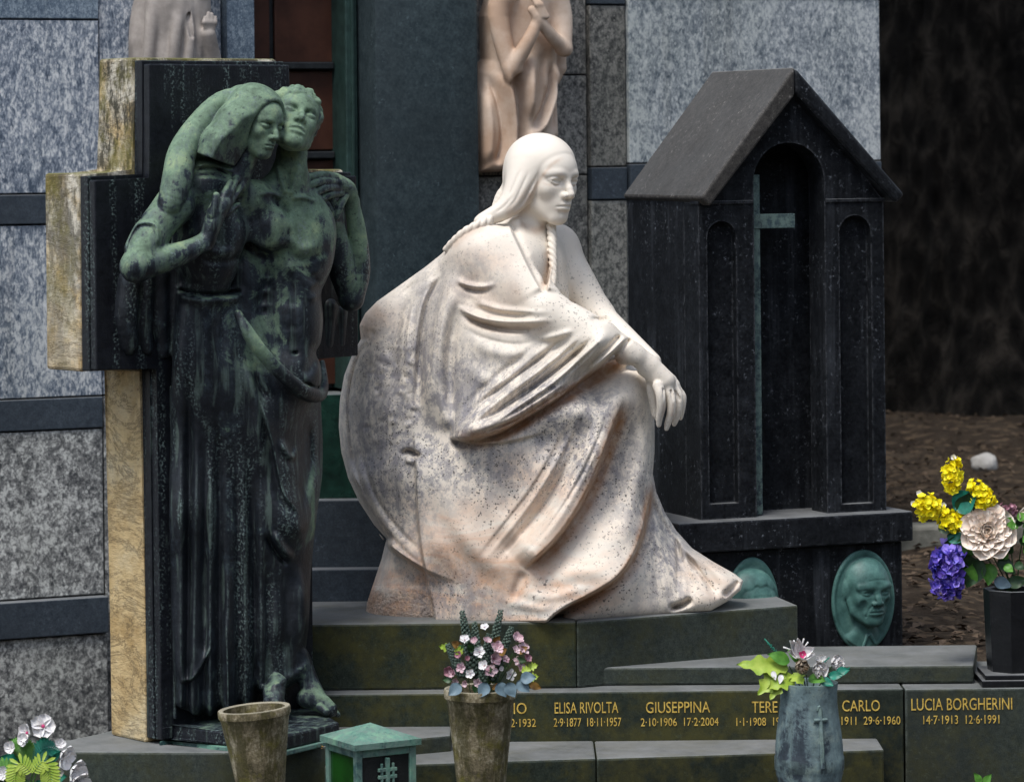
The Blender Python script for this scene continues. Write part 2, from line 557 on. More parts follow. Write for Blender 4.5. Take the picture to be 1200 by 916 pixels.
def m_granite(name, dark, mid, light, scale=55, stretch=(1, 1, 0.45), rot=(0, 0.35, 0), stain=(0.5, 0.55, 0.5), rough=0.45, contrast=0.0):
    N = NT(name); co = N.coord(stretch, rot)
    oi = N.n('ShaderNodeObjectInfo').outputs['Random']
    ad = N.n('ShaderNodeVectorMath'); ad.operation = 'ADD'; N.lk(co, ad.inputs[0])
    cb = N.n('ShaderNodeCombineXYZ'); N.lk(N.math('MULTIPLY', oi, 37.0), cb.inputs[0]); N.lk(N.math('MULTIPLY', oi, 11.0), cb.inputs[2]); N.lk(cb.outputs[0], ad.inputs[1]); co = ad.outputs[0]
    a = N.noise(scale, 5, 0.7, co, 0.6); b = N.noise(scale*2.6, 3, 0.6, co); big = N.noise(2.2, 4, 0.6)
    v = N.voro(scale*0.8, co, 'Color')
    f = N.math('ADD', N.math('MULTIPLY', a, 0.60), N.math('MULTIPLY', b, 0.36))
    f = N.math('ADD', f, N.math('MULTIPLY', N.sep(v)[0], 0.05))
    f = N.math('ADD', f, N.math('MULTIPLY', N.math('SUBTRACT', big, 0.5), 0.30))
    c = N.ramp(f, [(0.385 + contrast, dark), (0.49, mid), (0.60 - contrast, light)])
    c = N.mix(1.0, c, N.ramp(oi, [(0.0, 0.82), (1.0, 1.12)]), 'MULTIPLY')
    drip = N.math('MULTIPLY', N.ramp(N.noise(7, 5, 0.65, N.coord((1, 1, 0.05))), [(0.55, 0.0), (0.70, 1.0)]), 0.45)
    c = N.mix(drip, c, N.mix(1.0, c, (0.40, 0.40, 0.38), 'MULTIPLY'))
    fl = N.math('LESS_THAN', N.voro(scale*1.5, co, 'Distance'), N.math('MULTIPLY', N.math('SUBTRACT', N.sep(N.voro(scale*1.5, co, 'Color'))[1], 0.55), 0.9))
    c = N.mix(N.math('MULTIPLY', fl, 0.55), c, tuple(min(0.75, x*1.25) for x in light))
    fine = N.ramp(N.noise(scale*5, 2, 0.5), [(0.62, 0.0), (0.70, 1.0)])
    c = N.mix(N.math('MULTIPLY', fine, 0.5), c, dark)
    # weathering
    w = N.ramp(N.noise(1.1, 6, 0.65, N.coord((1, 1, 0.35))), [(0.42, 0.0), (0.70, 1.0)])
    c = N.mix(N.math('MULTIPLY', w, 0.55), c, N.mix(1.0, c, stain, 'MULTIPLY'))
    n = N.bump(N.noise(160, 3, 0.6), 0.12, 0.002)
    return N.out(c, N.ramp(a, [(0.3, rough-0.1), (0.7, rough+0.15)]), n, spec=0.35)

def m_darkstone(name, base, light, rough=0.4, scale=30, moss=None, moss_amt=0.0, spec=0.3, streak=0.0, speck=0.5, edge=False):
    N = NT(name)
    a = N.noise(scale, 6, 0.7); b = N.noise(scale*4, 4, 0.7); big = N.noise(1.7, 6, 0.65)
    f = N.math('ADD', N.math('MULTIPLY', a, 0.6), N.math('MULTIPLY', b, 0.4))
    c = N.ramp(f, [(0.38, base), (0.56, tuple(0.5*(x+y) for x, y in zip(base, light))), (0.70, light)])
    c = N.mix(N.math('MULTIPLY', N.ramp(big, [(0.40, 0.0), (0.66, 1.0)]), 0.6), c, tuple(x*0.55 for x in base))
    # pale weather specks
    sp = N.math('MULTIPLY', N.ramp(N.noise(75, 5, 0.75), [(0.58, 0.0), (0.68, 1.0)]), N.ramp(N.noise(5, 5, 0.75), [(0.46, 0.0), (0.62, 1.0)]))
    c = N.mix(N.math('MULTIPLY', sp, speck), c, tuple(min(0.6, x*5+0.05) for x in light))
    if streak:
        s = N.ramp(N.noise(14, 5, 0.7, N.coord((1, 1, 0.06))), [(0.52, 0.0), (0.68, 1.0)])
        s = N.math('MULTIPLY', s, N.ramp(N.noise(2.5, 3), [(0.42, 0.0), (0.6, 1.0)]))
        c = N.mix(N.math('MULTIPLY', s, streak), c, tuple(x*3.0+0.02 for x in light))
    if moss is not None:
        mk = N.ramp(N.noise(5, 8, 0.78), [(0.44, 0.0), (0.60, 1.0)])
        c = N.mix(N.math('MULTIPLY', mk, moss_amt), c, moss)
    # upward faces turn paler and rougher
    up = N.ramp(N.sep(N.geo('Normal'))[2], [(0.55, 0.0), (0.9, 1.0)])
    pale_top = N.math('MULTIPLY', up, N.ramp(N.noise(7, 6, 0.7), [(0.25, 0.35), (0.75, 1.0)]))
    c = N.mix(N.math('MULTIPLY', pale_top, 0.85), c, (0.235, 0.24, 0.24))
    if edge:
        bv = N.n('ShaderNodeBevel'); bv.samples = 4; bv.inputs['Radius'].default_value = 0.010
        dt = N.n('ShaderNodeVectorMath'); dt.operation = 'DOT_PRODUCT'; N.lk(bv.outputs[0], dt.inputs[0]); N.lk(N.geo('True Normal'), dt.inputs[1])
        em = N.ramp(dt.outputs['Value'], [(0.80, 1.0), (0.995, 0.0)])
        em = N.math('MULTIPLY', em, N.ramp(N.noise(45, 5, 0.75), [(0.42, 0.0), (0.58, 1.0)]))
        c = N.mix(N.math('MULTIPLY', em, 0.6), c, tuple(min(0.5, x*2.2+0.06) for x in light))
    n = N.bump(f, 0.25, 0.004)
    r = N.math('ADD', N.ramp(big, [(0.3, rough-0.12), (0.7, rough+0.2)]), N.math('MULTIPLY', pale_top, 0.3), clamp=True)
    return N.out(c, r, n, spec=spec)

def m_marble():
    N = NT('weathered_marble')
    P3 = N.sep(N.co.outputs['Object'])
    base = N.mix(N.noise(3.2, 5, 0.6), (0.76, 0.70, 0.61), (0.72, 0.64, 0.54))
    # rosy and ochre clouds of the stone
    rosy = N.math('MULTIPLY', N.attr('rose'), N.ramp(N.noise(5.5, 6, 0.65, N.coord((1, 1, 2.2), (0, 0.5, 0)), 0.8), [(0.36, 0.0), (0.60, 1.0)]))
    c = N.mix(N.math('MULTIPLY', rosy, 0.9), base, (0.64, 0.39, 0.25))
    # grey veins and rain-washed soot
    vein = N.ramp(N.noise(5.0, 8, 0.74, N.coord((1.3, 1, 0.42), (0, -0.25, 0)), 1.2), [(0.47, 0.0), (0.57, 1.0)])
    grey = N.math('MULTIPLY', N.attr('grey'), vein)
    c = N.mix(N.math('MULTIPLY', grey, 0.66), c, (0.205, 0.20, 0.215))
    grain = N.ramp(N.noise(42, 6, 0.75, N.coord((1, 1, 0.8))), [(0.45, 0.0), (0.56, 1.0)])
    c = N.mix(N.math('MULTIPLY', N.math('MULTIPLY', grain, N.attr('grey')), 0.8), c, (0.24, 0.23, 0.25))
    # black lichen specks
    def specks(sc, lo, hi, msk):
        d = N.voro(sc, N.coord(1.0), 'Distance'); keep = N.sep(N.voro(sc, N.coord(1.0), 'Color'))[0]
        s = N.math('LESS_THAN', d, N.math('MULTIPLY', N.math('SUBTRACT', keep, lo), hi))
        return N.math('MULTIPLY', s, msk)
    wob = N.ramp(N.noise(5, 5, 0.7), [(0.36, 0.0), (0.54, 1.0)])
    sp = N.math('MAXIMUM', specks(120, 0.45, 0.62, N.math('MULTIPLY', N.attr('speck'), wob)), specks(62, 0.80, 0.80, N.math('MULTIPLY', N.attr('speck'), wob)))
    sp = N.math('MAXIMUM', sp, specks(150, 0.5, 0.65, N.math('MULTIPLY', N.attr('grey'), wob)))
    ir = N.math('MULTIPLY', N.ramp(N.noise(95, 3, 0.6), [(0.60, 0.0), (0.66, 1.0)]), N.math('MULTIPLY', N.attr('speck'), wob))
    sp = N.math('MAXIMUM', sp, ir)
    c = N.mix(N.math('MULTIPLY', sp, 0.85), c, (0.035, 0.033, 0.035))
    # brown dirt lodged in the folds
    c = N.mix(N.math('MULTIPLY', N.attr('dirt'), N.ramp(N.noise(20, 5, 0.7), [(0.3, 0.35), (0.7, 1.0)])), c, (0.36, 0.165, 0.06))
    rock = N.math('MULTIPLY', N.attr('rock'), N.math('ADD', N.math('MULTIPLY', N.noise(70, 5, 0.7), 1.2), N.math('MULTIPLY', N.voro(85, None, 'Distance'), 0.35)))
    n = N.bump(N.noise(70, 4, 0.7), 0.10, 0.003)
    n = N.bump(rock, 1.0, 0.02, n)
    N.b.inputs['Subsurface Weight'].default_value = 0.06
    N.b.inputs['Subsurface Radius'].default_value = (0.02, 0.014, 0.01)
    N.b.inputs['Subsurface Scale'].default_value = 0.4
    return N.out(c, N.ramp(N.noise(30, 4), [(0.3, 0.48), (0.7, 0.7)]), n, spec=0.3)

def m_bronze(name='patinated_bronze', green=(0.150, 0.225, 0.150), attr=True, body=(0.008, 0.010, 0.013), amount=1.0, spec=0.26, crust=True):
    N = NT(name)
    n1 = N.noise(6.5, 8, 0.72, None, 0.7); n2 = N.noise(34, 6, 0.75); run = N.noise(22, 5, 0.65, N.coord((1, 1, 0.06)))
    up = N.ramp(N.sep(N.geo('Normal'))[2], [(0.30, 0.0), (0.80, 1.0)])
    w = N.attr('patina') if attr else N.math('ADD', 0.86, 0.0)
    f = N.math('ADD', N.math('MULTIPLY', n1, 1.55), N.math('MULTIPLY', n2, 0.50))
    f = N.math('ADD', f, N.math('MULTIPLY', run, 0.80))
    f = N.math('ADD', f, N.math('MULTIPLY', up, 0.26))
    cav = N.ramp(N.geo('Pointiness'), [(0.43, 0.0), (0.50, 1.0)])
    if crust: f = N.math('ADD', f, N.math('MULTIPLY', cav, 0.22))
    f = N.math('ADD', f, N.math('SUBTRACT', N.math('MULTIPLY', w, 0.70), 1.60))
    mk = N.ramp(f, [(0.50, 0.0), (0.56, 0.5), (0.74, 1.0)])
    c = N.ramp(n2, [(0.35, body), (0.65, tuple(x*1.9+0.003 for x in body))])
    # bluish thin film where the green begins
    c = N.mix(N.ramp(f, [(0.34, 0.0), (0.52, 0.55)]), c, (0.040, 0.056, 0.070))
    g = N.ramp(N.noise(15, 6, 0.75), [(0.34, tuple(x*0.50 for x in green)), (0.52, green), (0.70, (green[0]*1.75, green[1]*1.5, green[2]*1.25))])
    c = N.mix(N.math('MULTIPLY', mk, amount), c, g)
    # pale drips where rain runs down the body
    dr = N.math('MULTIPLY', N.ramp(N.noise(48, 4, 0.55, N.coord((1, 1, 0.025))), [(0.55, 0.0), (0.64, 1.0)]), N.ramp(f, [(-0.35, 0.0), (0.30, 1.0)]))
    c = N.mix(N.math('MULTIPLY', dr, 0.55 if attr else 0.2), c, (0.105, 0.145, 0.125))
    # pits showing the dark metal again
    pit = N.ramp(N.noise(75, 4, 0.7), [(0.58, 0.0), (0.66, 1.0)])
    c = N.mix(N.math('MULTIPLY', pit, 0.6), c, tuple(x*1.5+0.004 for x in body))
    # pale crust on exposed edges and dots along the runs of rain
    pt = N.ramp(N.geo('Pointiness'), [(0.515, 0.0), (0.57, 1.0)])
    cr = N.math('MULTIPLY', pt, N.ramp(N.noise(48, 5, 0.75), [(0.42, 0.0), (0.58, 1.0)]))
    if crust: c = N.mix(N.math('MULTIPLY', cr, 0.7), c, (0.15, 0.215, 0.185))
    ln = N.ramp(N.noise(20, 4, 0.6, N.coord((1, 1, 0.05))), [(0.50, 0.0), (0.62, 1.0)])
    speck = N.math('MULTIPLY', N.ramp(N.noise(150, 3, 0.6), [(0.52, 0.0), (0.62, 1.0)]), ln)
    c = N.mix(N.math('MULTIPLY', speck, 0.75 if attr else 0.3), c, (0.15, 0.20, 0.19))
    n = N.bump(N.math('ADD', f, N.math('MULTIPLY', N.noise(120, 4, 0.7), 0.35)), 0.35, 0.006)
    return N.out(c, N.ramp(mk, [(0.0, 0.42), (1.0, 0.75)]), n, spec=spec)

def m_medal():
    N = NT('verdigris_medallion'); n1 = N.noise(18, 6, 0.7); n2 = N.noise(70, 4, 0.7)
    c = N.ramp(n1, [(0.34, (0.030, 0.080, 0.072)), (0.55, (0.070, 0.165, 0.145)), (0.75, (0.13, 0.255, 0.22))])
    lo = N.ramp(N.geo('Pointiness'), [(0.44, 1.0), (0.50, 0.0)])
    c = N.mix(N.math('MULTIPLY', lo, 0.75), c, (0.010, 0.026, 0.028))  # shade put into the colour: recesses darkened to deepen the relief
    return N.out(c, 0.5, N.bump(n2, 0.15, 0.003), spec=0.4)

def mr_pale(N, k):
    mr = N.n('ShaderNodeMapRange'); mr.inputs[1].default_value = 0.8; mr.inputs[2].default_value = 1.2; N.lk(N.sep(N.co.outputs['Object'])[2], mr.inputs[0])
    return N.math('MULTIPLY', mr.outputs[0], N.ramp(N.noise(7, 6, 0.7), [(0.40, 0.0), (0.55, 1.0)]))

def m_oldstone():
    N = NT('yellowed_travertine')
    a = N.noise(5, 7, 0.65); b = N.noise(34, 5, 0.7, N.coord((1, 1, 2.6), (0, 0.25, 0)))
    c = N.ramp(a, [(0.34, (0.36, 0.235, 0.095)), (0.52, (0.57, 0.425, 0.22)), (0.70, (0.64, 0.55, 0.37))])
    c = N.mix(N.math('MULTIPLY', N.ramp(b, [(0.52, 0.0), (0.70, 1.0)]), 0.5), c, (0.25, 0.16, 0.07))
    # cracks
    c = N.mix(N.math('MULTIPLY', mr_pale(N, 0.55), 0.75), c, (0.62, 0.60, 0.53))
    ck = N.ramp(N.noise(3.2, 9, 0.8, N.coord((1, 1, 2.0), (0.0, 0.35, 0)), 1.2), [(0.475, 0.0), (0.50, 1.0), (0.525, 0.0)])
    c = N.mix(N.math('MULTIPLY', ck, 0.75), c, (0.07, 0.055, 0.035))
    # soot and moss at the upper blocks
    z = N.sep(N.co.outputs['Object'])[2]
    mr = N.n('ShaderNodeMapRange'); mr.inputs[1].default_value = 0.75; mr.inputs[2].default_value = 1.55; N.lk(z, mr.inputs[0])
    soot = N.ramp(N.noise(11, 8, 0.8, N.coord((1, 1, 0.5))), [(0.43, 0.0), (0.53, 1.0)])
    s = N.math('MULTIPLY', soot, N.math('ADD', N.math('MULTIPLY', mr.outputs[0], 0.85), 0.10))
    c = N.mix(s, c, (0.045, 0.042, 0.030))
    run = N.math('MULTIPLY', N.ramp(N.noise(9, 4, 0.6, N.coord((1, 1, 0.08))), [(0.52, 0.0), (0.66, 1.0)]), N.math('ADD', N.math('MULTIPLY', mr.outputs[0], 0.5), 0.08))
    c = N.mix(run, c, (0.12, 0.09, 0.045))
    moss = N.math('MULTIPLY', N.ramp(N.noise(8, 6, 0.7), [(0.47, 0.0), (0.62, 1.0)]), N.math('MULTIPLY', mr.outputs[0], 0.7))
    c = N.mix(moss, c, (0.16, 0.14, 0.03))
    up = N.ramp(N.sep(N.geo('Normal'))[2], [(0.5, 0.0), (0.9, 1.0)])
    c = N.mix(N.math('MULTIPLY', up, 0.7), c, (0.14, 0.14, 0.05))
    n = N.bump(b, 0.5, 0.008); n = N.bump(ck, -0.5, 0.006, n)
    return N.out(c, 0.85, n, spec=0.2)

def m_plain(name, c0, c1=None, rough=0.6, scale=20, bump=0.1, spec=0.3, metal=0.0, bdist=0.003):
    N = NT(name); a = N.noise(scale, 5, 0.65)
    c = N.ramp(a, [(0.35, c0), (0.65, c1 if c1 is not None else tuple(x*1.3 for x in c0))])
    return N.out(c, rough, N.bump(a, bump, bdist), metal, spec)

def m_petal(name, c0, c1, scale=60, sub=0.25, rough=0.55):
    N = NT(name); a = N.noise(scale, 4, 0.6)
    c = N.ramp(a, [(0.35, c0), (0.65, c1)])
    N.b.inputs['Subsurface Weight'].default_value = sub
    N.b.inputs['Subsurface Radius'].default_value = (0.006, 0.005, 0.004)
    return N.out(c, rough, N.bump(a, 0.08, 0.002), spec=0.3)

def m_mossvase():
    N = NT('mossy_cast_stone')
    a = N.noise(9, 8, 0.75); b = N.noise(130, 4, 0.75); v = N.noise(26, 6, 0.75, N.coord((1, 1, 0.22)))
    c = N.ramp(N.math('ADD', N.math('MULTIPLY', a, 0.7), N.math('MULTIPLY', b, 0.3)), [(0.40, (0.060, 0.050, 0.030)), (0.50, (0.17, 0.14, 0.085)), (0.62, (0.42, 0.375, 0.27))])
    c = N.mix(N.math('MULTIPLY', N.ramp(v, [(0.47, 0.0), (0.56, 1.0)]), 0.75), c, (0.040, 0.036, 0.010))
    c = N.mix(N.math('MULTIPLY', N.ramp(N.noise(15, 6, 0.7), [(0.52, 0.0), (0.64, 1.0)]), 0.6), c, (0.13, 0.115, 0.02))
    up = N.ramp(N.sep(N.geo('Normal'))[2], [(0.3, 0.0), (0.8, 1.0)])
    c = N.mix(N.math('MULTIPLY', up, 0.7), c, (0.36, 0.33, 0.25))
    return N.out(c, 0.85, N.bump(b, 0.7, 0.004), spec=0.2)

def m_bark():
    N = NT('dark_furrowed_bark')
    co = N.coord((1, 1, 0.55), (0, 0.12, 0))
    a = N.noise(15, 7, 0.7, co, 0.8); b = N.voro(11, co, 'Distance')
    f = N.math('ADD', N.math('MULTIPLY', a, 0.7), N.math('MULTIPLY', b, 0.4))
    c = N.ramp(f, [(0.36, (0.002, 0.0018, 0.0016)), (0.55, (0.009, 0.008, 0.0068)), (0.80, (0.040, 0.034, 0.028))])
    return N.out(c, 0.95, N.bump(f, 1.0, 0.06), spec=0.1)

def m_soil():
    N = NT('earth_and_litter')
    a = N.noise(4, 8, 0.7); b = N.noise(40, 6, 0.75); v = N.voro(26, None, 'Color')
    f = N.math('ADD', N.math('MULTIPLY', a, 0.5), N.math('MULTIPLY', b, 0.5))
    c = N.ramp(f, [(0.36, (0.015, 0.011, 0.008)), (0.5, (0.038, 0.028, 0.020)), (0.66, (0.085, 0.066, 0.048))])
    c = N.mix(N.math('MULTIPLY', N.ramp(N.sep(v)[0], [(0.72, 0.0), (0.9, 1.0)]), 0.6), c, (0.14, 0.10, 0.065))
    return N.out(c, 0.95, N.bump(f, 0.9, 0.03), spec=0.1)

MT = {}
def make_materials():
    MT['granite_blue'] = m_granite('blue_grey_granite', (0.065, 0.088, 0.125), (0.23, 0.265, 0.315), (0.66, 0.67, 0.67), 62, (1, 1, 0.5))
    MT['granite_smooth'] = m_granite('fine_slate_granite', (0.07, 0.098, 0.135), (0.125, 0.165, 0.21), (0.25, 0.30, 0.34), 90, (1, 1, 0.7), contrast=0.02)
    MT['granite_coarse'] = m_granite('coarse_grey_granite', (0.055, 0.058, 0.062), (0.22, 0.22, 0.215), (0.60, 0.60, 0.57), 46, (1, 1, 0.85))
    MT['granite_warm'] = m_granite('warm_grey_granite', (0.035, 0.035, 0.036), (0.12, 0.118, 0.112), (0.30, 0.285, 0.26), 60, (1, 1, 0.8))
    MT['granite_pale'] = m_granite('pale_grey_granite', (0.10, 0.125, 0.155), (0.30, 0.33, 0.36), (0.62, 0.64, 0.64), 58, (1, 1, 0.6), (0, -0.6, 0))
    MT['band'] = m_darkstone('slate_band_stone', (0.030, 0.040, 0.052), (0.075, 0.092, 0.11), 0.4, 40, speck=0.2)
    MT['pillar'] = m_darkstone('dark_blue_green_pillar_stone', (0.020, 0.031, 0.036), (0.060, 0.082, 0.088), 0.45, 26, speck=0.25, spec=0.25)
    MT['green_marble'] = m_darkstone('dark_green_marble', (0.006, 0.020, 0.016), (0.020, 0.075, 0.055), 0.25, 7, speck=0.1, spec=0.4)
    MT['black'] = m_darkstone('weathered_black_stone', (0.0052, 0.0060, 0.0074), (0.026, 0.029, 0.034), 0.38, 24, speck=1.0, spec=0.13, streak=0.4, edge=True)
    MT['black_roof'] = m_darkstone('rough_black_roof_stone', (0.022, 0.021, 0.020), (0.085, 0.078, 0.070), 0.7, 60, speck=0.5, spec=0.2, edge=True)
    MT['slab'] = m_darkstone('mossy_green_slab_stone', (0.011, 0.016, 0.012), (0.045, 0.058, 0.042), 0.4, 55, (0.058, 0.054, 0.016), 0.85, spec=0.25, speck=0.3, edge=True)
    MT['slab_grey'] = m_darkstone('grey_green_slab_stone', (0.022, 0.029, 0.024), (0.075, 0.088, 0.074), 0.45, 60, (0.050, 0.050, 0.020), 0.6, spec=0.25, speck=0.2, edge=True)
    MT['marble'] = m_marble()
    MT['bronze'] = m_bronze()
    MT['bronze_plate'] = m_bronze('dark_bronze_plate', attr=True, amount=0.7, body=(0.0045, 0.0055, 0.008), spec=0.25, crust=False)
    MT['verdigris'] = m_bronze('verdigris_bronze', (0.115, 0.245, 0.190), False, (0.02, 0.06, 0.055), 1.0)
    MT['verdigris_medal'] = m_medal()
    MT['travertine'] = m_oldstone()
    MT['mossvase'] = m_mossvase()
    MT['bark'] = m_bark(); MT['soil'] = m_soil()
    MT['gold'] = m_plain('gilded_letters', (0.36, 0.23, 0.04), (0.72, 0.50, 0.11), 0.45, 80, 0.0, 0.5)
    MT['brown_marble'] = m_plain('pinkish_brown_marble', (0.44, 0.30, 0.21), (0.62, 0.50, 0.40), 0.6, 6, 0.15, 0.25)
    MT['grey_marble'] = m_plain('greyed_marble', (0.22, 0.195, 0.175), (0.44, 0.39, 0.35), 0.6, 8, 0.15, 0.25)
    MT['door_iron'] = m_plain('dark_door_iron', (0.010, 0.012, 0.014), (0.022, 0.026, 0.028), 0.5, 30, 0.1, 0.4)
    MT['door_wood'] = m_plain('red_brown_door_panel', (0.040, 0.014, 0.008), (0.075, 0.028, 0.016), 0.45, 9, 0.1, 0.35)
    MT['door_green'] = m_plain('oxidised_frame', (0.012, 0.030, 0.026), (0.028, 0.060, 0.052), 0.5, 30, 0.1, 0.4)
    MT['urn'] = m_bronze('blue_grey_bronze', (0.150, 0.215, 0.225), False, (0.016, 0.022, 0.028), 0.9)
    MT['glass_green'] = m_plain('green_lantern_glass', (0.004, 0.030, 0.004), (0.012, 0.085, 0.010), 0.12, 5, 0.0, 0.5)
    MT['mesh_black'] = m_plain('black_lantern_mesh', (0.004, 0.005, 0.005), (0.012, 0.014, 0.014), 0.6, 300, 0.8, 0.3)
    MT['rock'] = m_plain('pale_rock', (0.30, 0.29, 0.27), (0.50, 0.48, 0.45), 0.9, 12, 0.5, 0.2, bdist=0.02)
    MT['kerb'] = m_plain('old_kerb_stone', (0.10, 0.10, 0.085), (0.20, 0.195, 0.165), 0.9, 14, 0.5, 0.2, bdist=0.01)
    MT['leaf_dark'] = m_petal('dark_leaf', (0.012, 0.035, 0.012), (0.030, 0.080, 0.022), 40, 0.1, 0.4)
    MT['leaf_green'] = m_petal('fresh_green_leaf', (0.05, 0.16, 0.02), (0.11, 0.28, 0.04), 40, 0.1, 0.45)
    MT['leaf_lime'] = m_petal('yellow_green_leaf', (0.22, 0.34, 0.03), (0.36, 0.46, 0.07), 40, 0.1, 0.45)
    MT['leaf_teal'] = m_petal('teal_artificial_leaf', (0.01, 0.12, 0.08), (0.02, 0.22, 0.15), 40, 0.1, 0.4)
    MT['leaf_blue'] = m_petal('blue_grey_leaf', (0.09, 0.14, 0.17), (0.15, 0.22, 0.26), 40, 0.1, 0.5)
    MT['leaf_brown'] = m_petal('bronze_brown_leaf', (0.16, 0.075, 0.02), (0.30, 0.17, 0.04), 40, 0.1, 0.5)
    MT['spike'] = m_petal('grey_green_sprig', (0.035, 0.060, 0.045), (0.10, 0.14, 0.11), 60, 0.0, 0.7)
    MT['pet_white'] = m_petal('white_petal', (0.68, 0.66, 0.66), (0.82, 0.80, 0.78))
    MT['pet_pink'] = m_petal('faded_pink_petal', (0.44, 0.25, 0.30), (0.72, 0.58, 0.60))
    MT['pet_mauve'] = m_petal('dusky_mauve_petal', (0.26, 0.10, 0.14), (0.50, 0.28, 0.33))
    MT['pet_rose'] = m_petal('blush_rose_petal', (0.84, 0.70, 0.58), (0.90, 0.82, 0.74), 60, 0.4)
    MT['pet_yellow'] = m_petal('yellow_petal', (0.92, 0.74, 0.0), (0.98, 0.88, 0.03), 60, 0.5)
    MT['pet_purple'] = m_petal('blue_violet_petal', (0.035, 0.035, 0.34), (0.16, 0.085, 0.46))
    MT['pet_violet'] = m_petal('pale_violet_petal', (0.16, 0.14, 0.62), (0.42, 0.30, 0.78), 60, 0.4)
    MT['pet_paper'] = m_petal('dried_paper_bloom', (0.30, 0.24, 0.18), (0.46, 0.38, 0.29))
    MT['pet_magenta'] = m_petal('magenta_heart', (0.45, 0.02, 0.12), (0.60, 0.06, 0.20))
    MT['litter'] = m_petal('dry_leaf_litter', (0.045, 0.030, 0.020), (0.13, 0.092, 0.062), 30, 0.0, 0.9)
    MT['crown'] = m_petal('shade_tree_leaf', (0.020, 0.042, 0.014), (0.045, 0.080, 0.025), 20, 0.0, 0.6)
    MT['black_vase'] = m_darkstone('polished_black_vase_stone', (0.004, 0.0045, 0.006), (0.012, 0.013, 0.015), 0.3, 30, spec=0.35, speck=0.3)
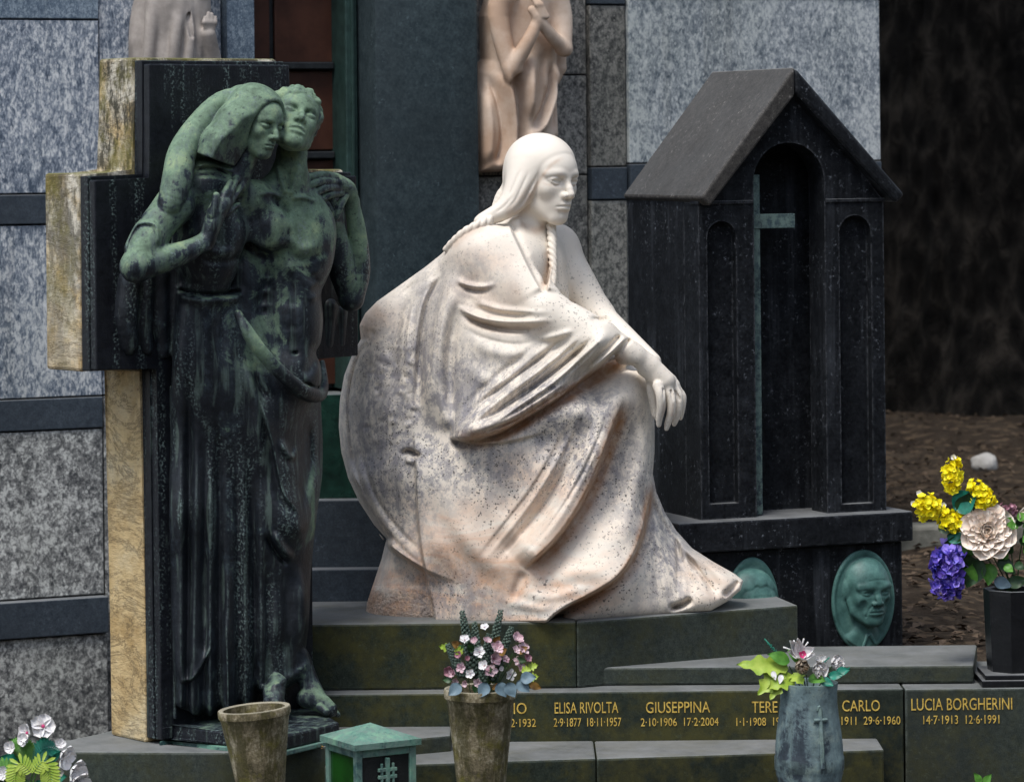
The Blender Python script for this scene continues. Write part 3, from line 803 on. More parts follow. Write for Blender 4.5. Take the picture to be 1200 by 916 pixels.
# ------------------------------------------------------------------ the marble woman (authored in photograph-sized units, turned into metres at 10 m)
def build_marble():
    H = Img(370, 900, 130, 750)
    H.tps([
        # cloak behind the shoulder and its shell-like edge
        (400, 500, 26), (400, 540, 24), (422, 384, 26), (440, 420, 48), (410, 450, 30), (432, 560, 52), (455, 480, 74), (470, 560, 90), (490, 350, 46), (470, 630, 70),
        (495, 420, 72), (520, 300, 44), (545, 340, 78), (500, 500, 84), (450, 370, 40), (470, 400, 58), (440, 610, 40),
        # side of the body under the arm
        (545, 400, 96), (580, 430, 112), (540, 460, 100), (620, 400, 112), (640, 440, 122), (600, 470, 122), (660, 400, 112),
        # lap and thigh
        (525, 512, 96), (565, 490, 122), (600, 500, 130), (640, 490, 134), (660, 440, 120), (684, 424, 112), (706, 412, 106), (692, 455, 92), (680, 480, 130), (724, 438, 80), (722, 464, 116), (745, 452, 90), (760, 472, 76), (640, 515, 122), (690, 505, 114),
        # skirt
        (510, 560, 106), (515, 640, 116), (545, 715, 118), (590, 545, 124), (600, 600, 122), (590, 650, 128), (610, 715, 122), (640, 540, 130), (650, 590, 124),
        (700, 520, 112), (690, 570, 110), (690, 630, 122), (660, 690, 128), (715, 680, 122), (740, 620, 98), (752, 560, 84), (758, 510, 76), (700, 695, 120),
        # train
        (762, 600, 62), (770, 650, 62), (800, 690, 72), (845, 705, 70), (868, 686, 50), (800, 640, 40), (835, 668, 48), (760, 705, 88), (790, 622, 30),
        # block under the cloak
        (440, 715, 62), (470, 715, 84), (455, 660, 56), (490, 690, 84), (430, 725, 50), (495, 725, 92),
    ], lam=0.002)
    S_ = Img(370, 900, 130, 750)
    st = S_.stroke
    # shell edge of the cloak: two incised rims
    st([(431, 392), (415, 432), (409, 480), (415, 540), (433, 592), (466, 638), (498, 666)], 4, 3.2, 'groove', (0.1, 0.1))
    st([(444, 410), (426, 450), (420, 492), (427, 545), (446, 592), (474, 628), (496, 648)], 2.6, 3.0, 'groove', (0.25, 0.1))
    st([(400, 540), (408, 560), (422, 592), (438, 617), (456, 640), (478, 656), (505, 672), (540, 684)], 26, 24, 'step', (0.15, 0.4), 3.0)
    # crease falling down the back of the skirt
    st([(484, 500), (487, 545), (489, 600), (494, 645), (503, 690), (510, 724)], 7, 26, 'step', (0.25, 0.0), 2.2, 8)
    st([(466, 533), (478, 529), (489, 533)], 11, 3.2, 'groove', (0.5, 0.0))
    st([(474, 538), (486, 541)], 4, 4.0, 'ridge', (0.3, 0.1))
    # long soft folds falling from the shoulder over the cloak
    st([(530, 300), (512, 350), (500, 410), (496, 460), (500, 510)], 8, 8, 'fold', (0.2, 0.3))
    st([(545, 320), (524, 370), (515, 430), (520, 480), (528, 508)], 7, 9, 'ridge', (0.2, 0.1))
    st([(505, 320), (480, 360), (468, 420), (470, 480)], 5, 12, 'fold', (0.2, 0.5))
    st([(535, 350), (528, 410), (527, 460), (530, 500)], 6, 7, 'groove', (0.3, 0.3))
    r_ = random.Random(3)
    for _ in range(34):
        x0, y0 = r_.uniform(428, 486), r_.uniform(392, 515); an = r_.uniform(-0.5, 1.1); L = r_.uniform(8, 20)
        st([(x0-L*math.cos(an)/2, y0-L*math.sin(an)/2), (x0+r_.uniform(-3, 3), y0+r_.uniform(-3, 3)), (x0+L*math.cos(an)/2, y0+L*math.sin(an)/2)], r_.uniform(0.7, 1.6)*r_.choice((1, -1)), r_.uniform(2.2, 4.5), 'ridge', (0.5, 0.5))
    # taut folds across the upper arm
    st([(533, 327), (548, 334), (566, 336), (586, 331)], 4.5, 3.2, 'ridge', (0.2, 0.5))
    st([(536, 333), (555, 341), (580, 340)], 3, 3.5, 'groove', (0.3, 0.5))
    st([(535, 358), (556, 370), (585, 376), (620, 377), (655, 375)], 6.0, 3.6, 'ridge', (0.15, 0.4))
    st([(552, 352), (585, 362), (620, 365), (650, 365)], 4.5, 3.4, 'ridge', (0.2, 0.5))
    st([(538, 366), (560, 379), (590, 385), (630, 385)], 4.5, 4.0, 'groove', (0.2, 0.5))
    st([(550, 359), (585, 369), (630, 371)], 3, 3.0, 'groove', (0.2, 0.5))
    st([(620, 399), (650, 394), (676, 386)], 4, 4.0, 'ridge', (0.5, 0.3))
    st([(545, 395), (580, 412), (620, 413), (660, 400)], 3.5, 8.0, 'ridge', (0.3, 0.4))
    st([(535, 420), (570, 446), (610, 446), (650, 425)], 3.0, 9.0, 'ridge', (0.3, 0.4))
    # the sling of cloth from the wrist down to the lap
    st([(716, 386), (690, 412), (655, 444), (615, 472), (575, 496), (528, 511)], 14, 7.5, 'ridge', (0.1, 0.15))
    st([(690, 386), (655, 417), (615, 447), (575, 477), (530, 509)], 9, 6.5, 'ridge', (0.25, 0.15))
    st([(702, 390), (672, 418), (636, 446), (596, 474), (555, 500)], 8, 3.2, 'groove', (0.15, 0.2))
    st([(672, 388), (640, 414), (600, 444), (560, 474), (530, 504)], 6, 3.6, 'groove', (0.3, 0.2))
    st([(650, 392), (610, 425), (570, 458), (535, 495)], 4, 6.0, 'fold', (0.35, 0.2))
    st([(735, 398), (712, 420), (690, 440), (660, 462), (625, 484), (585, 506), (552, 514), (526, 513)][::-1], 17, 26, 'step', (0.05, 0.2), 3.0, 7)
    st([(728, 392), (706, 414), (680, 436)], 6, 2.6, 'groove', (0.1, 0.5))
    st([(740, 396), (722, 414), (700, 432)], 5, 2.4, 'groove', (0.1, 0.5))
    st([(734, 394), (715, 413), (692, 433)], 4.5, 2.6, 'ridge', (0.1, 0.4))
    st([(690, 452), (712, 440), (735, 432), (752, 432)], 7, 5, 'groove', (0.4, 0.2))
    # fine creases
    rc_ = random.Random(21)
    A_ = crom([(714, 388), (688, 414), (653, 446), (613, 474), (573, 498), (530, 511)], 6); B_ = crom([(668, 386), (636, 412), (598, 441), (560, 470), (528, 505), (524, 509)], 6); C_ = crom([(742, 400), (716, 424), (690, 446), (648, 470), (605, 495), (545, 514)], 6)
    for i in range(16):
        t = rc_.uniform(0.05, 0.95); q0, q1 = (A_, B_) if i % 2 else (A_, C_)
        pth = q0*(1-t) + q1*t; n0 = len(pth); a0 = int(n0*rc_.uniform(0.0, 0.45)); a1 = int(n0*rc_.uniform(0.6, 1.0))
        st([tuple(p_) for p_ in pth[a0:a1:3]], rc_.uniform(1.6, 3.2), rc_.uniform(1.6, 2.4), 'groove', (0.2, 0.3))
    for i in range(9):
        dx = rc_.uniform(-8, 42); st([(712-dx, 474+dx*0.3), (694-dx, 520), (668-dx*1.1, 572), (632-dx*1.2, 624), (590-dx, 668)][rc_.randint(0, 1):], rc_.uniform(1.5, 3.0), rc_.uniform(2, 3.2), 'groove', (0.3, 0.4))
    for i in range(8):
        dx = rc_.uniform(-6, 46); st([(540-dx*0.5, 300+dx*0.5), (522-dx, 350), (512-dx, 410), (510-dx, 470)], rc_.uniform(1.5, 3.0), rc_.uniform(2, 3.4), rc_.choice(('groove', 'ridge')), (0.3, 0.4))
    for i in range(6):
        dy = rc_.uniform(-8, 40); st([(540, 345+dy), (570, 360+dy), (610, 366+dy), (648, 360+dy*0.8)], rc_.uniform(1.2, 2.4), rc_.uniform(2, 3), 'groove', (0.3, 0.5))
    for i in range(6):
        dx = rc_.uniform(0, 70); st([(790+dx*0.2, 610+dx*0.6), (792+dx*0.5, 655+dx*0.3), (790+dx*0.9, 702)], rc_.uniform(1.5, 2.6), rc_.uniform(2, 3.2), 'groove', (0.3, 0.3))
    # crease between thigh and skirt
    st([(526, 513), (552, 520), (590, 518), (622, 511), (655, 502)], 6, 16, 'step', (0.1, 0.6), 2.5, 6)
    # the great diagonal fold from the knee
    st([(733, 462), (716, 510), (700, 552), (680, 592), (652, 632), (614, 668)][::-1], 20, 34, 'step', (0.1, 0.35), 3.5, 14)
    st([(712, 470), (698, 510), (680, 555), (656, 600), (625, 640), (585, 676)], 9, 11, 'ridge', (0.3, 0.4))
    st([(690, 488), (672, 530), (646, 580), (612, 628), (570, 664)], 5, 9, 'groove', (0.3, 0.4))
    st([(666, 500), (640, 556), (600, 610), (556, 650)], 5, 13, 'ridge', (0.4, 0.4))
    st([(530, 600), (560, 650), (600, 676)], 4, 14, 'ridge', (0.4, 0.4))
    st([(500, 560), (520, 620), (560, 668), (600, 690)], 3.5, 12, 'groove', (0.4, 0.4))
    st([(615, 668), (606, 690), (600, 712)], 4, 6, 'groove', (0.2, 0.5))
    # front panel over the shin
    st([(748, 458), (735, 520), (716, 580), (690, 640), (670, 680)], 7, 14, 'groove', (0.3, 0.5))
    st([(756, 470), (752, 540), (740, 600), (724, 650)], 5, 10, 'ridge', (0.3, 0.4))
    st([(640, 690), (672, 672), (704, 668), (728, 660)], 5, 12, 'ridge', (0.4, 0.4))
    st([(600, 690), (640, 700), (680, 690), (706, 686)], 3.5, 7, 'ridge', (0.4, 0.4))
    st([(580, 700), (630, 712), (664, 706)], 3, 6, 'ridge', (0.4, 0.4))
    st([(768, 535), (766, 560), (759, 600), (746, 644), (724, 676), (692, 697), (664, 711), (644, 726), (630, 745)][::-1], 26, 36, 'step', (0.0, 0.5), 2.6, 8)
    # train
    st([(772, 580), (786, 620), (806, 660), (816, 690), (806, 706)], 5, 8, 'fold', (0.3, 0.3))
    st([(768, 610), (776, 650), (780, 690), (770, 712)], 4, 8, 'ridge', (0.3, 0.3))
    st([(798, 640), (830, 668), (846, 690), (842, 704)], 4, 8, 'fold', (0.3, 0.3))
    st([(812, 700), (800, 708), (782, 714)], 8, 4, 'groove', (0.2, 0.3))
    st([(868, 678), (858, 690), (846, 700)], 5, 4, 'groove', (0.2, 0.2))
    # combed lines in the hair
    for q in ([(622, 196), (612, 218), (603, 236), (588, 250)], [(611, 196), (602, 218), (594, 235)], [(632, 200), (622, 220), (612, 238), (598, 250)], [(604, 226), (592, 241), (576, 252)], [(627, 208), (616, 230), (604, 246)]):
        st(q, 1.1, 1.8, 'groove', (0.3, 0.3))
    # neckline of the robe
    st([(596, 262), (608, 288), (622, 318), (636, 343)][::-1], 6, 14, 'step', (0.1, 0.1), 1.8, 5)
    st([(640, 343), (645, 316), (650, 290), (652, 268)][::-1], 6, 14, 'step', (0.1, 0.1), 1.8, 5)
    st([(666, 300), (668, 330), (676, 360)], 3, 4, 'fold', (0.3, 0.4))
    st([(690, 372), (704, 375), (716, 371)], 4, 3, 'groove', (0.3, 0.3))

    poly = [(590, 275), (560, 268), (538, 280), (522, 294), (498, 313), (470, 333), (442, 353), (428, 367), (421, 381), (423, 397), (412, 417), (403, 440), (398, 470), (397, 500),
            (400, 530), (408, 560), (421, 588), (438, 614), (453, 631), (447, 655), (438, 682), (430, 706), (427, 734), (520, 736), (600, 736), (660, 735), (760, 724), (832, 716),
            (853, 704), (868, 691), (871, 680), (861, 672), (836, 658), (811, 642), (793, 622), (779, 600), (769, 576), (765, 555), (767, 530), (767, 500), (766, 470), (762, 450), (752, 436),
            (735, 424), (700, 405), (668, 380), (640, 340), (620, 300)]
    polyA = np.array([(a, -b) for a, b in poly], np.float32)
    PI = Img(370, 900, 130, 750)
    PI.a = d_poly2(PI.X, -PI.Y, polyA)
    edge = np.clip((np.abs(PI.a)-1.5)/7.0, 0, 1)
    S_.a *= 1.28
    S_.a *= np.where((PI.X < 520) | (PI.Y > 440), edge, 1.0)
    S_.a *= np.where((PI.Y > 640) & (PI.a > 0), 0.0, 1.0)
    HB = Img(370, 900, 130, 750)   # how far the far side lies behind the middle plane
    HB.tps([(400, 500, 32), (424, 390, 26), (402, 560, 30), (470, 380, 45), (520, 300, 50), (600, 300, 95), (600, 420, 110), (700, 440, 110), (760, 470, 95), (500, 560, 75), (620, 640, 110), (750, 640, 95),
            (620, 720, 115), (440, 720, 40), (500, 720, 80), (800, 650, 60), (865, 688, 20), (450, 480, 40), (640, 340, 85)], lam=0.01)

    S = Sculpt((380, -205, -740), (890, 150, -140), 1.0)
    def mass(p, d):
        x, y, z = p[..., 0], p[..., 1], p[..., 2]
        h = H(x, -z)
        f = smax(PI(x, -z), (-h - y)*0.8, 20.0)
        f = smax(f, (y - HB(x, -z))*0.8, 24.0)
        return smin(d, f, 4.0)
    S.op(mass, (380, -220, -745), (890, 160, -255))
    # ---- trunk, shoulders, arms
    S.ell((607, 10, -345), (50, 60, 84), rotm(0, 0, 0), k=20)
    S.ell((592, -10, -310), (52, 60, 46), k=16)
    S.sph((566, -44, -304), 37, k=22)
    S.cone((566, -44, -304), (640, -98, -368), 35, 27, k=10)
    S.cone((640, -98, -368), (702, -112, -396), 27, 22.5, k=9)
    S.cone((700, -112, -396), (742, -104, -417), 22, 15, k=6)
    S.cone((738, -104, -415), (760, -98, -428), 14.5, 12, k=5)
    S.sph((650, 62, -292), 29, k=18)
    S.cone((650, 62, -292), (700, 34, -369), 27, 19, k=10)
    S.cone((700, 34, -369), (764, -60, -424), 18, 11, k=9)
    S.ell((628, 34, -310), (34, 52, 44), k=14)
    # ---- head, looking to the right
    M = rotm(45, -4, 2)
    hc = np.array((637, -2, -211))
    s = 1.015
    # neck goes in before the head so that it never covers the chin
    S.cone((614, 6, -296), (622, 2, -238), 26, 21, k=12)
    S.cone((604, -24, -262), (618, -34, -300), 7, 5, k=8)
    W = carve_head(S, hc, s, M, female=True, closed=False, brow=1.1)
    # hair: a smooth cap drawn back from the brow
    pn = (M[0]*0.88 + M[2]*0.475); pn = pn/np.linalg.norm(pn)
    p0 = W(31, 0, 30)
    cc = W(-7, 0, 16.5); cr = V3(45.5, 37.0, 37.5)*s
    def cap(p):
        e = d_ell(p, cc, cr, M)
        lo_ = d_ell(p, W(-15, 0, -8), V3(35, 36.0, 40)*s, M)
        e = smin(e, lo_, 14.0)
        q = p - p0
        a = q @ M[0]; u = q @ M[2]; l = np.abs((p - cc) @ M[1])
        # the hair line: high at the middle of the brow, falling back to the jaw
        cut = (a*0.80 - u*0.42) + np.maximum(l-10, 0)*0.10 + np.clip(-u-46, 0, 60)*0.15
        e = smax(e, cut*0.9, 2.6)
        lk = None
        for i in range(len(lock)-1):
            c_ = d_cone(p, lock[i, :3], lock[i+1, :3], float(lock[i, 3]), float(lock[i+1, 3]))
            lk = c_ if lk is None else smin(lk, c_, 3.0)
        return smin(e, lk, 9.0)
    lock = crom([(619, -10, -196, 24), (613, -21, -214, 20), (603, -30, -233, 15), (590, -36, -246, 11), (574, -40, -254, 8.5), (562, -42, -260, 7)], 4).astype(np.float32)
    S.add(cap, np.array(hc)-90, np.array(hc)+75, 1.6)
    # locks gathered at the nape
    S.chain([(606, 14, -222, 15), (592, 12, -230, 11), (583, 8, -241, 6.5)], k=5, n=3)
    # ---- the hand hanging over the knee
    S.chain([(752, -96, -424, 13.0), (764, -96, -433, 13.5), (778, -95, -447, 13.5)], k=5, n=3)
    S.chain([(760, -84, -430, 12.5), (782, -80, -449, 12.5), (790, -80, -458, 9)], k=5, n=3)
    fing = [
        [(771, -108, -452, 6.6), (774, -112, -463, 5.9), (774.5, -110, -478, 5.0), (772.5, -105, -491, 4.0), (772, -103, -498, 3.0)],
        [(781, -99, -453, 6.4), (786, -102, -465, 5.7), (786.5, -101, -482, 4.9), (782.5, -97, -496, 3.9), (781, -96, -502, 2.9)],
        [(789, -88, -455, 6.2), (795, -90, -464, 5.5), (795.0, -89, -479, 4.7), (791.5, -86, -492, 3.8), (790, -85, -497, 2.8)],
        [(792, -78, -456, 5.6), (799.5, -78, -464, 4.7), (799.5, -77, -476, 4.1), (798, -75, -486, 3.3), (797.5, -74, -490, 2.5)]]
    for f in fing:
        S.chain(f, k=2.4, n=4)
    for a, b in ((0, 1), (1, 2), (2, 3)):
        fa, fb = fing[a], fing[b]
        S.chain([((fa[i][0]+fb[i][0])/2 - (1 if i else -1), min(fa[i][1], fb[i][1])-5.5, (fa[i][2]+fb[i][2])/2 - 4, 1.7) for i in range(2)], k=1.5, neg=True)
    # thumb and the other hand beneath it
    S.chain([(764, -90, -442, 7.5), (765, -88, -458, 7), (767, -84, -474, 6), (768, -82, -486, 4.6)], k=3, n=4)
    S.chain([(774, -84, -458, 7), (775, -84, -474, 6), (772, -82, -490, 4.6)], k=2, n=4)
    # ---- surface work
    def relief(p, d):
        y = p[..., 1]
        a = S_(p[..., 0], -p[..., 2])
        g = np.clip((30 - y)/40.0, 0, 1)*np.clip((np.sqrt((p[..., 0]-790)**2 + (p[..., 2]+468)**2) - 40)/12, 0, 1)
        return d - a*0.82*g
    n_before = len(S.ops)
    S.extra = 24.0
    S.op(relief, (370, -240, -760), (900, 70, -150))
    # braids
    def braid(pts, r):
        q = crom(np.asarray(pts, np.float64), 8)
        L = np.concatenate([[0], np.cumsum(np.sqrt((np.diff(q[:, :3], axis=0)**2).sum(1)))])
        for s_ in range(3):
            pts = []
            for i in range(int(L[-1]/2.0)+1):
                l = min(i*2.0, L[-1])
                c = np.array([np.interp(l, L, q[:, k]) for k in range(3)])
                d0 = np.array([np.interp(min(l+2, L[-1]), L, q[:, k]) - np.interp(max(l-2, 0), L, q[:, k]) for k in range(3)]); d0 /= np.linalg.norm(d0)
                w = np.cross(d0, (0, 1, 0)); w /= np.linalg.norm(w)+1e-6
                n2 = np.cross(w, d0)
                rr = r*(1-0.3*l/L[-1]); th = l/(r*0.62) + s_*2.0944
                pts.append((*(c + rr*0.48*(math.cos(th)*w + math.sin(th)*n2)), rr*0.5))
            S.chain(pts, k=0.7, kj=0.5)
    braid([(574, -48, -258), (560, -56, -264), (545, -57, -272), (532, -52, -283), (522, -44, -294)], 6.8)
    braid([(646, -6, -262), (647, -20, -284), (648, -29, -305), (648, -38, -325), (645, -50, -345), (638, -64, -357)], 6.2)
    def seat(p, d):
        return smax(d, -(p[..., 2] + 731 - np.clip(p[..., 0]-660, 0, 400)*0.075), 0)
    S.op(seat, (370, -240, -760), (900, 200, -690))
    v, q = S.mesh()
    return v, q, S_, (H,)

def place_marble(v, D=10.0, k=1/420.0):
    return Parr(v[:, 0], -v[:, 2], D + v[:, 1]*k)
# ------------------------------------------------------------------ the bronze couple in front of the cross
SLOPE = 0.839          # the grave stands turned: its face recedes to the right
CX0, CY0, CK = 113.0, 9.205, 1/448.0
def bz(x, py, h, *r):
    return (x, SLOPE*(x-CX0) - h, -py, *r)

def build_couple():
    H = Img(185, 410, 320, 860)
    H.tps([(206, 350, 38), (203, 500, 22), (202, 650, 22), (206, 800, 26), (222, 420, 62), (245, 350, 74), (270, 360, 76), (240, 480, 66), (225, 600, 52), (262, 520, 66), (250, 640, 58),
           (265, 760, 62), (235, 770, 50), (215, 780, 36), (285, 420, 88), (300, 470, 96), (330, 470, 112), (355, 480, 100), (374, 480, 70), (374, 540, 60), (345, 550, 106), (310, 560, 90),
           (352, 622, 116), (366, 630, 86), (330, 630, 100), (355, 700, 96), (358, 760, 84), (335, 740, 92), (305, 700, 76), (300, 780, 70), (285, 600, 72), (290, 820, 64), (345, 800, 84), (240, 830, 48)], lam=0.003)
    S_ = Img(120, 430, 90, 860)
    st = S_.stroke
    # woman: waist seam, soft belly fold, long pleats
    st([(206, 339), (232, 345), (260, 345), (285, 341)], 5, 3.0, 'groove', (0.1, 0.1))
    st([(206, 346), (232, 352), (262, 352), (285, 348)], 4, 5, 'ridge', (0.1, 0.1))
    st([(262, 350), (258, 390), (262, 440)], 4, 9, 'groove', (0.2, 0.5))
    pr = random.Random(11)
    for x0, x1, y0, a, w in ((212, 210, 430, 6, 5), (222, 219, 400, -7, 4), (231, 226, 470, 8, 5), (240, 236, 430, -7, 4.5), (249, 246, 540, 7, 5), (257, 257, 480, -8, 4), (266, 267, 600, 9, 5),
                             (276, 279, 420, -9, 4.5), (284, 289, 520, 8, 5), (293, 299, 470, -10, 4.5), (302, 309, 600, 6, 5)):
        a *= pr.uniform(0.45, 1.1); y0 += pr.uniform(-60, 80); x1 += pr.uniform(-3, 3)
        st([(x0, y0), (x0*0.6+x1*0.4+pr.uniform(-2, 3), y0*0.6+830*0.4), (x1, 860)], abs(a), w*pr.uniform(0.7, 1.3), 'ridge' if a > 0 else 'groove', (0.35, 0.0))
    st([(211, 800), (230, 792), (249, 756)], 9, 8, 'step', (0.1, 0.3), 2.0)
    st([(262, 700), (266, 770), (268, 828)], 5, 3, 'ridge', (0.4, 0.0))
    # man: sternum, chest, arch of the ribs, belly
    st([(334, 232), (336, 262), (338, 296)], 2.2, 4, 'groove', (0.3, 0.2))
    st([(288, 280), (302, 294), (320, 297), (336, 290), (354, 298), (372, 294), (384, 280)], 3, 7, 'fold', (0.2, 0.2))
    st([(338, 300), (325, 318), (312, 345), (304, 372)], 2.6, 8, 'fold', (0.15, 0.4))
    st([(340, 300), (354, 316), (368, 338), (374, 360)][::-1], 2.6, 8, 'fold', (0.4, 0.15))
    st([(340, 312), (343, 350), (345, 400), (345, 430)], 2.2, 4.5, 'groove', (0.2, 0.3))
    st([(325, 352), (343, 355), (360, 352)], 1.2, 4.5, 'groove', (0.4, 0.4))
    st([(322, 380), (343, 384), (362, 380)], 1.0, 4.5, 'groove', (0.4, 0.4))
    st([(345, 411), (346, 416)], 5, 3, 'groove', (0.2, 0.2))
    st([(374, 400), (366, 425), (356, 442)], 4, 6, 'groove', (0.3, 0.2))
    for i in range(3):
        st([(300+2*i, 330+16*i), (312, 326+16*i), (322, 330+15*i)], 1.8, 4, 'ridge', (0.4, 0.4))
        st([(378-2*i, 320+15*i), (370, 318+15*i), (360, 322+15*i)], 1.8, 4, 'ridge', (0.4, 0.4))
    st([(300, 228), (318, 226), (332, 232)], 3.5, 3.2, 'ridge', (0.3, 0.2)); st([(376, 238), (356, 231), (340, 233)], 3.5, 3.2, 'ridge', (0.3, 0.2))
    st([(322, 188), (328, 206), (336, 228)], 3.5, 3.0, 'ridge', (0.2, 0.1)); st([(352, 192), (346, 210), (340, 229)], 3.5, 3.0, 'ridge', (0.2, 0.1))
    st([(337, 196), (339, 214), (338, 228)], 3, 3.5, 'groove', (0.3, 0.2))
    # cloth round his hips
    st([(300, 455), (318, 520), (330, 575), (352, 606)], 7, 10, 'step', (0.3, 0.2), 2.5, 7)
    st([(286, 415), (293, 445), (302, 480), (306, 540)], 5, 5, 'ridge', (0.3, 0.5))
    st([(298, 430), (306, 450), (318, 470)], 3, 4, 'fold', (0.3, 0.4))
    st([(326, 512), (334, 526), (343, 535), (352, 520)], 7, 4, 'ridge', (0.4, 0.4))
    st([(315, 622), (326, 644), (342, 662)], 8, 5, 'fold', (0.3, 0.3))
    st([(330, 660), (336, 720), (330, 780)], 5, 7, 'groove', (0.4, 0.2))
    st([(350, 660), (356, 710), (350, 770)], 5, 7, 'ridge', (0.4, 0.3))
    st([(362, 480), (366, 540), (358, 600)], 5, 6, 'fold', (0.3, 0.3))
    st([(310, 640), (314, 720), (312, 800)], 6, 6, 'groove', (0.4, 0.0))
    st([(300, 806), (328, 799), (348, 788), (366, 772)], 2.0, 4, 'ridge', (0.2, 0.2))
    # woman: bodice
    st([(232, 292), (250, 302), (272, 300), (284, 290)], 4, 6, 'fold', (0.3, 0.3))
    st([(226, 198), (250, 196), (276, 206)], 4, 3, 'fold', (0.2, 0.2))
    st([(228, 206), (250, 205), (270, 212)], 3, 3, 'groove', (0.2, 0.2))
    # sleeve hem
    st([(146, 296), (150, 280), (162, 262), (182, 264), (186, 288)], 4.5, 2.6, 'ridge', (0.1, 0.1))
    # hanging folds of her veil, low against the plate
    polyA = np.array([(a, -b) for a, b in [(207, 336), (203, 400), (200, 470), (198, 560), (199, 680), (202, 780), (205, 826), (232, 838), (266, 832), (300, 826), (304, 812), (336, 806), (362, 790), (357, 768), (361, 712),
                                           (367, 640), (370, 615), (376, 560), (377, 505), (376, 460), (370, 430), (340, 400), (300, 360), (284, 340)]], np.float32)
    PI = Img(185, 410, 320, 860); PI.a = d_poly2(PI.X, -PI.Y, polyA)

    def mass_fn(x_lo, x_hi):
        def mass(p, d):
            x, y, z = p[..., 0], p[..., 1], p[..., 2]
            h = H(x, -z); hh = SLOPE*(x-CX0) - y
            f = smax(PI(x, -z), (hh - h)*0.7, 16.0)
            f = smax(f, -hh - 6, 2.0)
            return smin(d, f, 6.0)
        return mass
    S = Sculpt((120, -125, -862), (432, 275, -88), 1.05)
    S.extra = 12.0
    S.op(mass_fn(0, 0), (180, -130, -862), (395, 250, -325))
    # ---- the woman
    S.ell(bz(243, 275, 48), (42, 40, 76), k=12)
    S.ell(bz(262, 275, 70), (22, 22, 24), k=12)
    S.ell(bz(232, 215, 55), (38, 32, 32), k=12)
    S.chain([bz(205, 240, 66, 24), bz(186, 262, 68, 21), bz(160, 312, 72, 19.5)], k=8)
    S.chain([bz(158, 313, 74, 17.5), bz(190, 304, 88, 16.0), bz(222, 293, 100, 12.5), bz(243, 280, 108, 9.5)], k=4, n=3)
    S.chain([bz(243, 281, 108, 9.5), bz(249, 262, 112, 11), bz(257, 242, 113, 11)], k=3, n=3)
    S.chain([bz(252, 248, 116, 9), bz(262, 238, 116, 9)], k=3)
    for f in ([bz(249, 252, 118, 5.5), bz(252, 240, 121, 5), bz(253.5, 229, 121, 4.2)],
              [bz(258, 240, 116, 5.2), bz(264, 226, 117, 4.7), bz(270, 213, 113, 3.4)],
              [bz(262, 240, 117, 5.4), bz(270, 225, 117, 4.8), bz(277, 211, 112, 3.4)],
              [bz(265, 243, 117, 5.2), bz(274, 230, 116, 4.6), bz(282, 219, 110, 3.4)],
              [bz(264, 250, 116, 4.8), bz(271, 245, 116, 4.3), bz(279, 240, 111, 3.2)]):
        S.chain(f, k=1.0, n=3)
    # hanging sleeve
    for q in ([bz(150, 330, 1, 15), bz(146, 370, 0, 15), bz(150, 404, -2, 12)], [bz(170, 325, 4, 11), bz(168, 370, 3, 10), bz(171, 408, 1, 8)], [bz(186, 320, 6, 12), bz(187, 370, 5, 11), bz(190, 412, 1, 9)], [bz(202, 300, 10, 11), bz(202, 360, 8, 10), bz(205, 400, 3, 8)]):
        S.chain(q, k=9, n=4)
    Mw = rotm(47, -9, 7); cw = np.array(bz(300, 145, 112)); sw = 0.78
    S.cone(bz(272, 212, 85), bz(292, 168, 104), 20, 16, k=8)
    Ww = carve_head(S, cw, sw, Mw, female=True, closed=True)
    hp0 = Ww(30, 0, 34)
    hc1 = Ww(-7, 0, 17)
    lockp = np.array([(294, *bz(294, 122, 110)[1:], 23), (277, *bz(277, 146, 112)[1:], 25), (261, *bz(261, 170, 108)[1:], 25), (250, *bz(250, 196, 102)[1:], 24)], np.float32)
    def hood(p):
        e = d_ell(p, hc1, V3(49, 41, 42)*sw, Mw)
        for i in range(len(lockp)-1):
            e = smin(e, d_cone(p, lockp[i, :3], lockp[i+1, :3], float(lockp[i, 3]), float(lockp[i+1, 3])), 8.0)
        q = p - hp0
        a = q @ Mw[0]; u = q @ Mw[2]
        e = smax(e, (a*0.94 - u*0.22), 2.0)
        inner = d_ell(p, Ww(4, 0, 0), V3(46, 33, 46)*sw, Mw)
        e = smax(e, -inner, 2.0)
        # lower hem of the side panel
        return smax(e, (-(p[..., 2] + 187) - (p[..., 0]-252)*0.36), 2.0)
    S.add(hood, np.array(cw)-85, np.array(cw)+60, 1.2)
    S.chain([bz(290, 110, 84, 9), bz(260, 120, 72, 13), bz(234, 146, 66, 15), bz(214, 178, 70, 17), bz(208, 208, 80, 18), bz(200, 236, 84, 15), bz(196, 247, 84, 9)], k=1.5, n=4)
    S.chain([bz(285, 125, 62, 26), bz(255, 150, 48, 30), bz(240, 190, 44, 28)], k=6)
    # ---- the man
    S.ell(bz(340, 285, 68), (53, 46, 72), k=10)
    S.ell(bz(341, 375, 72), (37.5, 40, 72), k=16)
    S.ell(bz(338, 440, 72), (39, 42, 44), k=12)
    S.ell(bz(313, 264, 98), (26, 15, 24), k=20); S.ell(bz(362, 266, 88), (24, 14, 23), k=20)
    S.ell(bz(285, 330, 38), (30, 30, 60), k=8)
    S.sph(bz(297, 232, 84), 22, k=12); S.sph(bz(384, 252, 60), 19, k=14)
    S.cone(bz(318, 222, 82), bz(336, 205, 82), 16, 16, k=12); S.cone(bz(372, 236, 66), bz(346, 208, 80), 14, 16, k=12)
    S.cone(bz(338, 228, 88), bz(342, 180, 92), 20, 18.5, k=10)
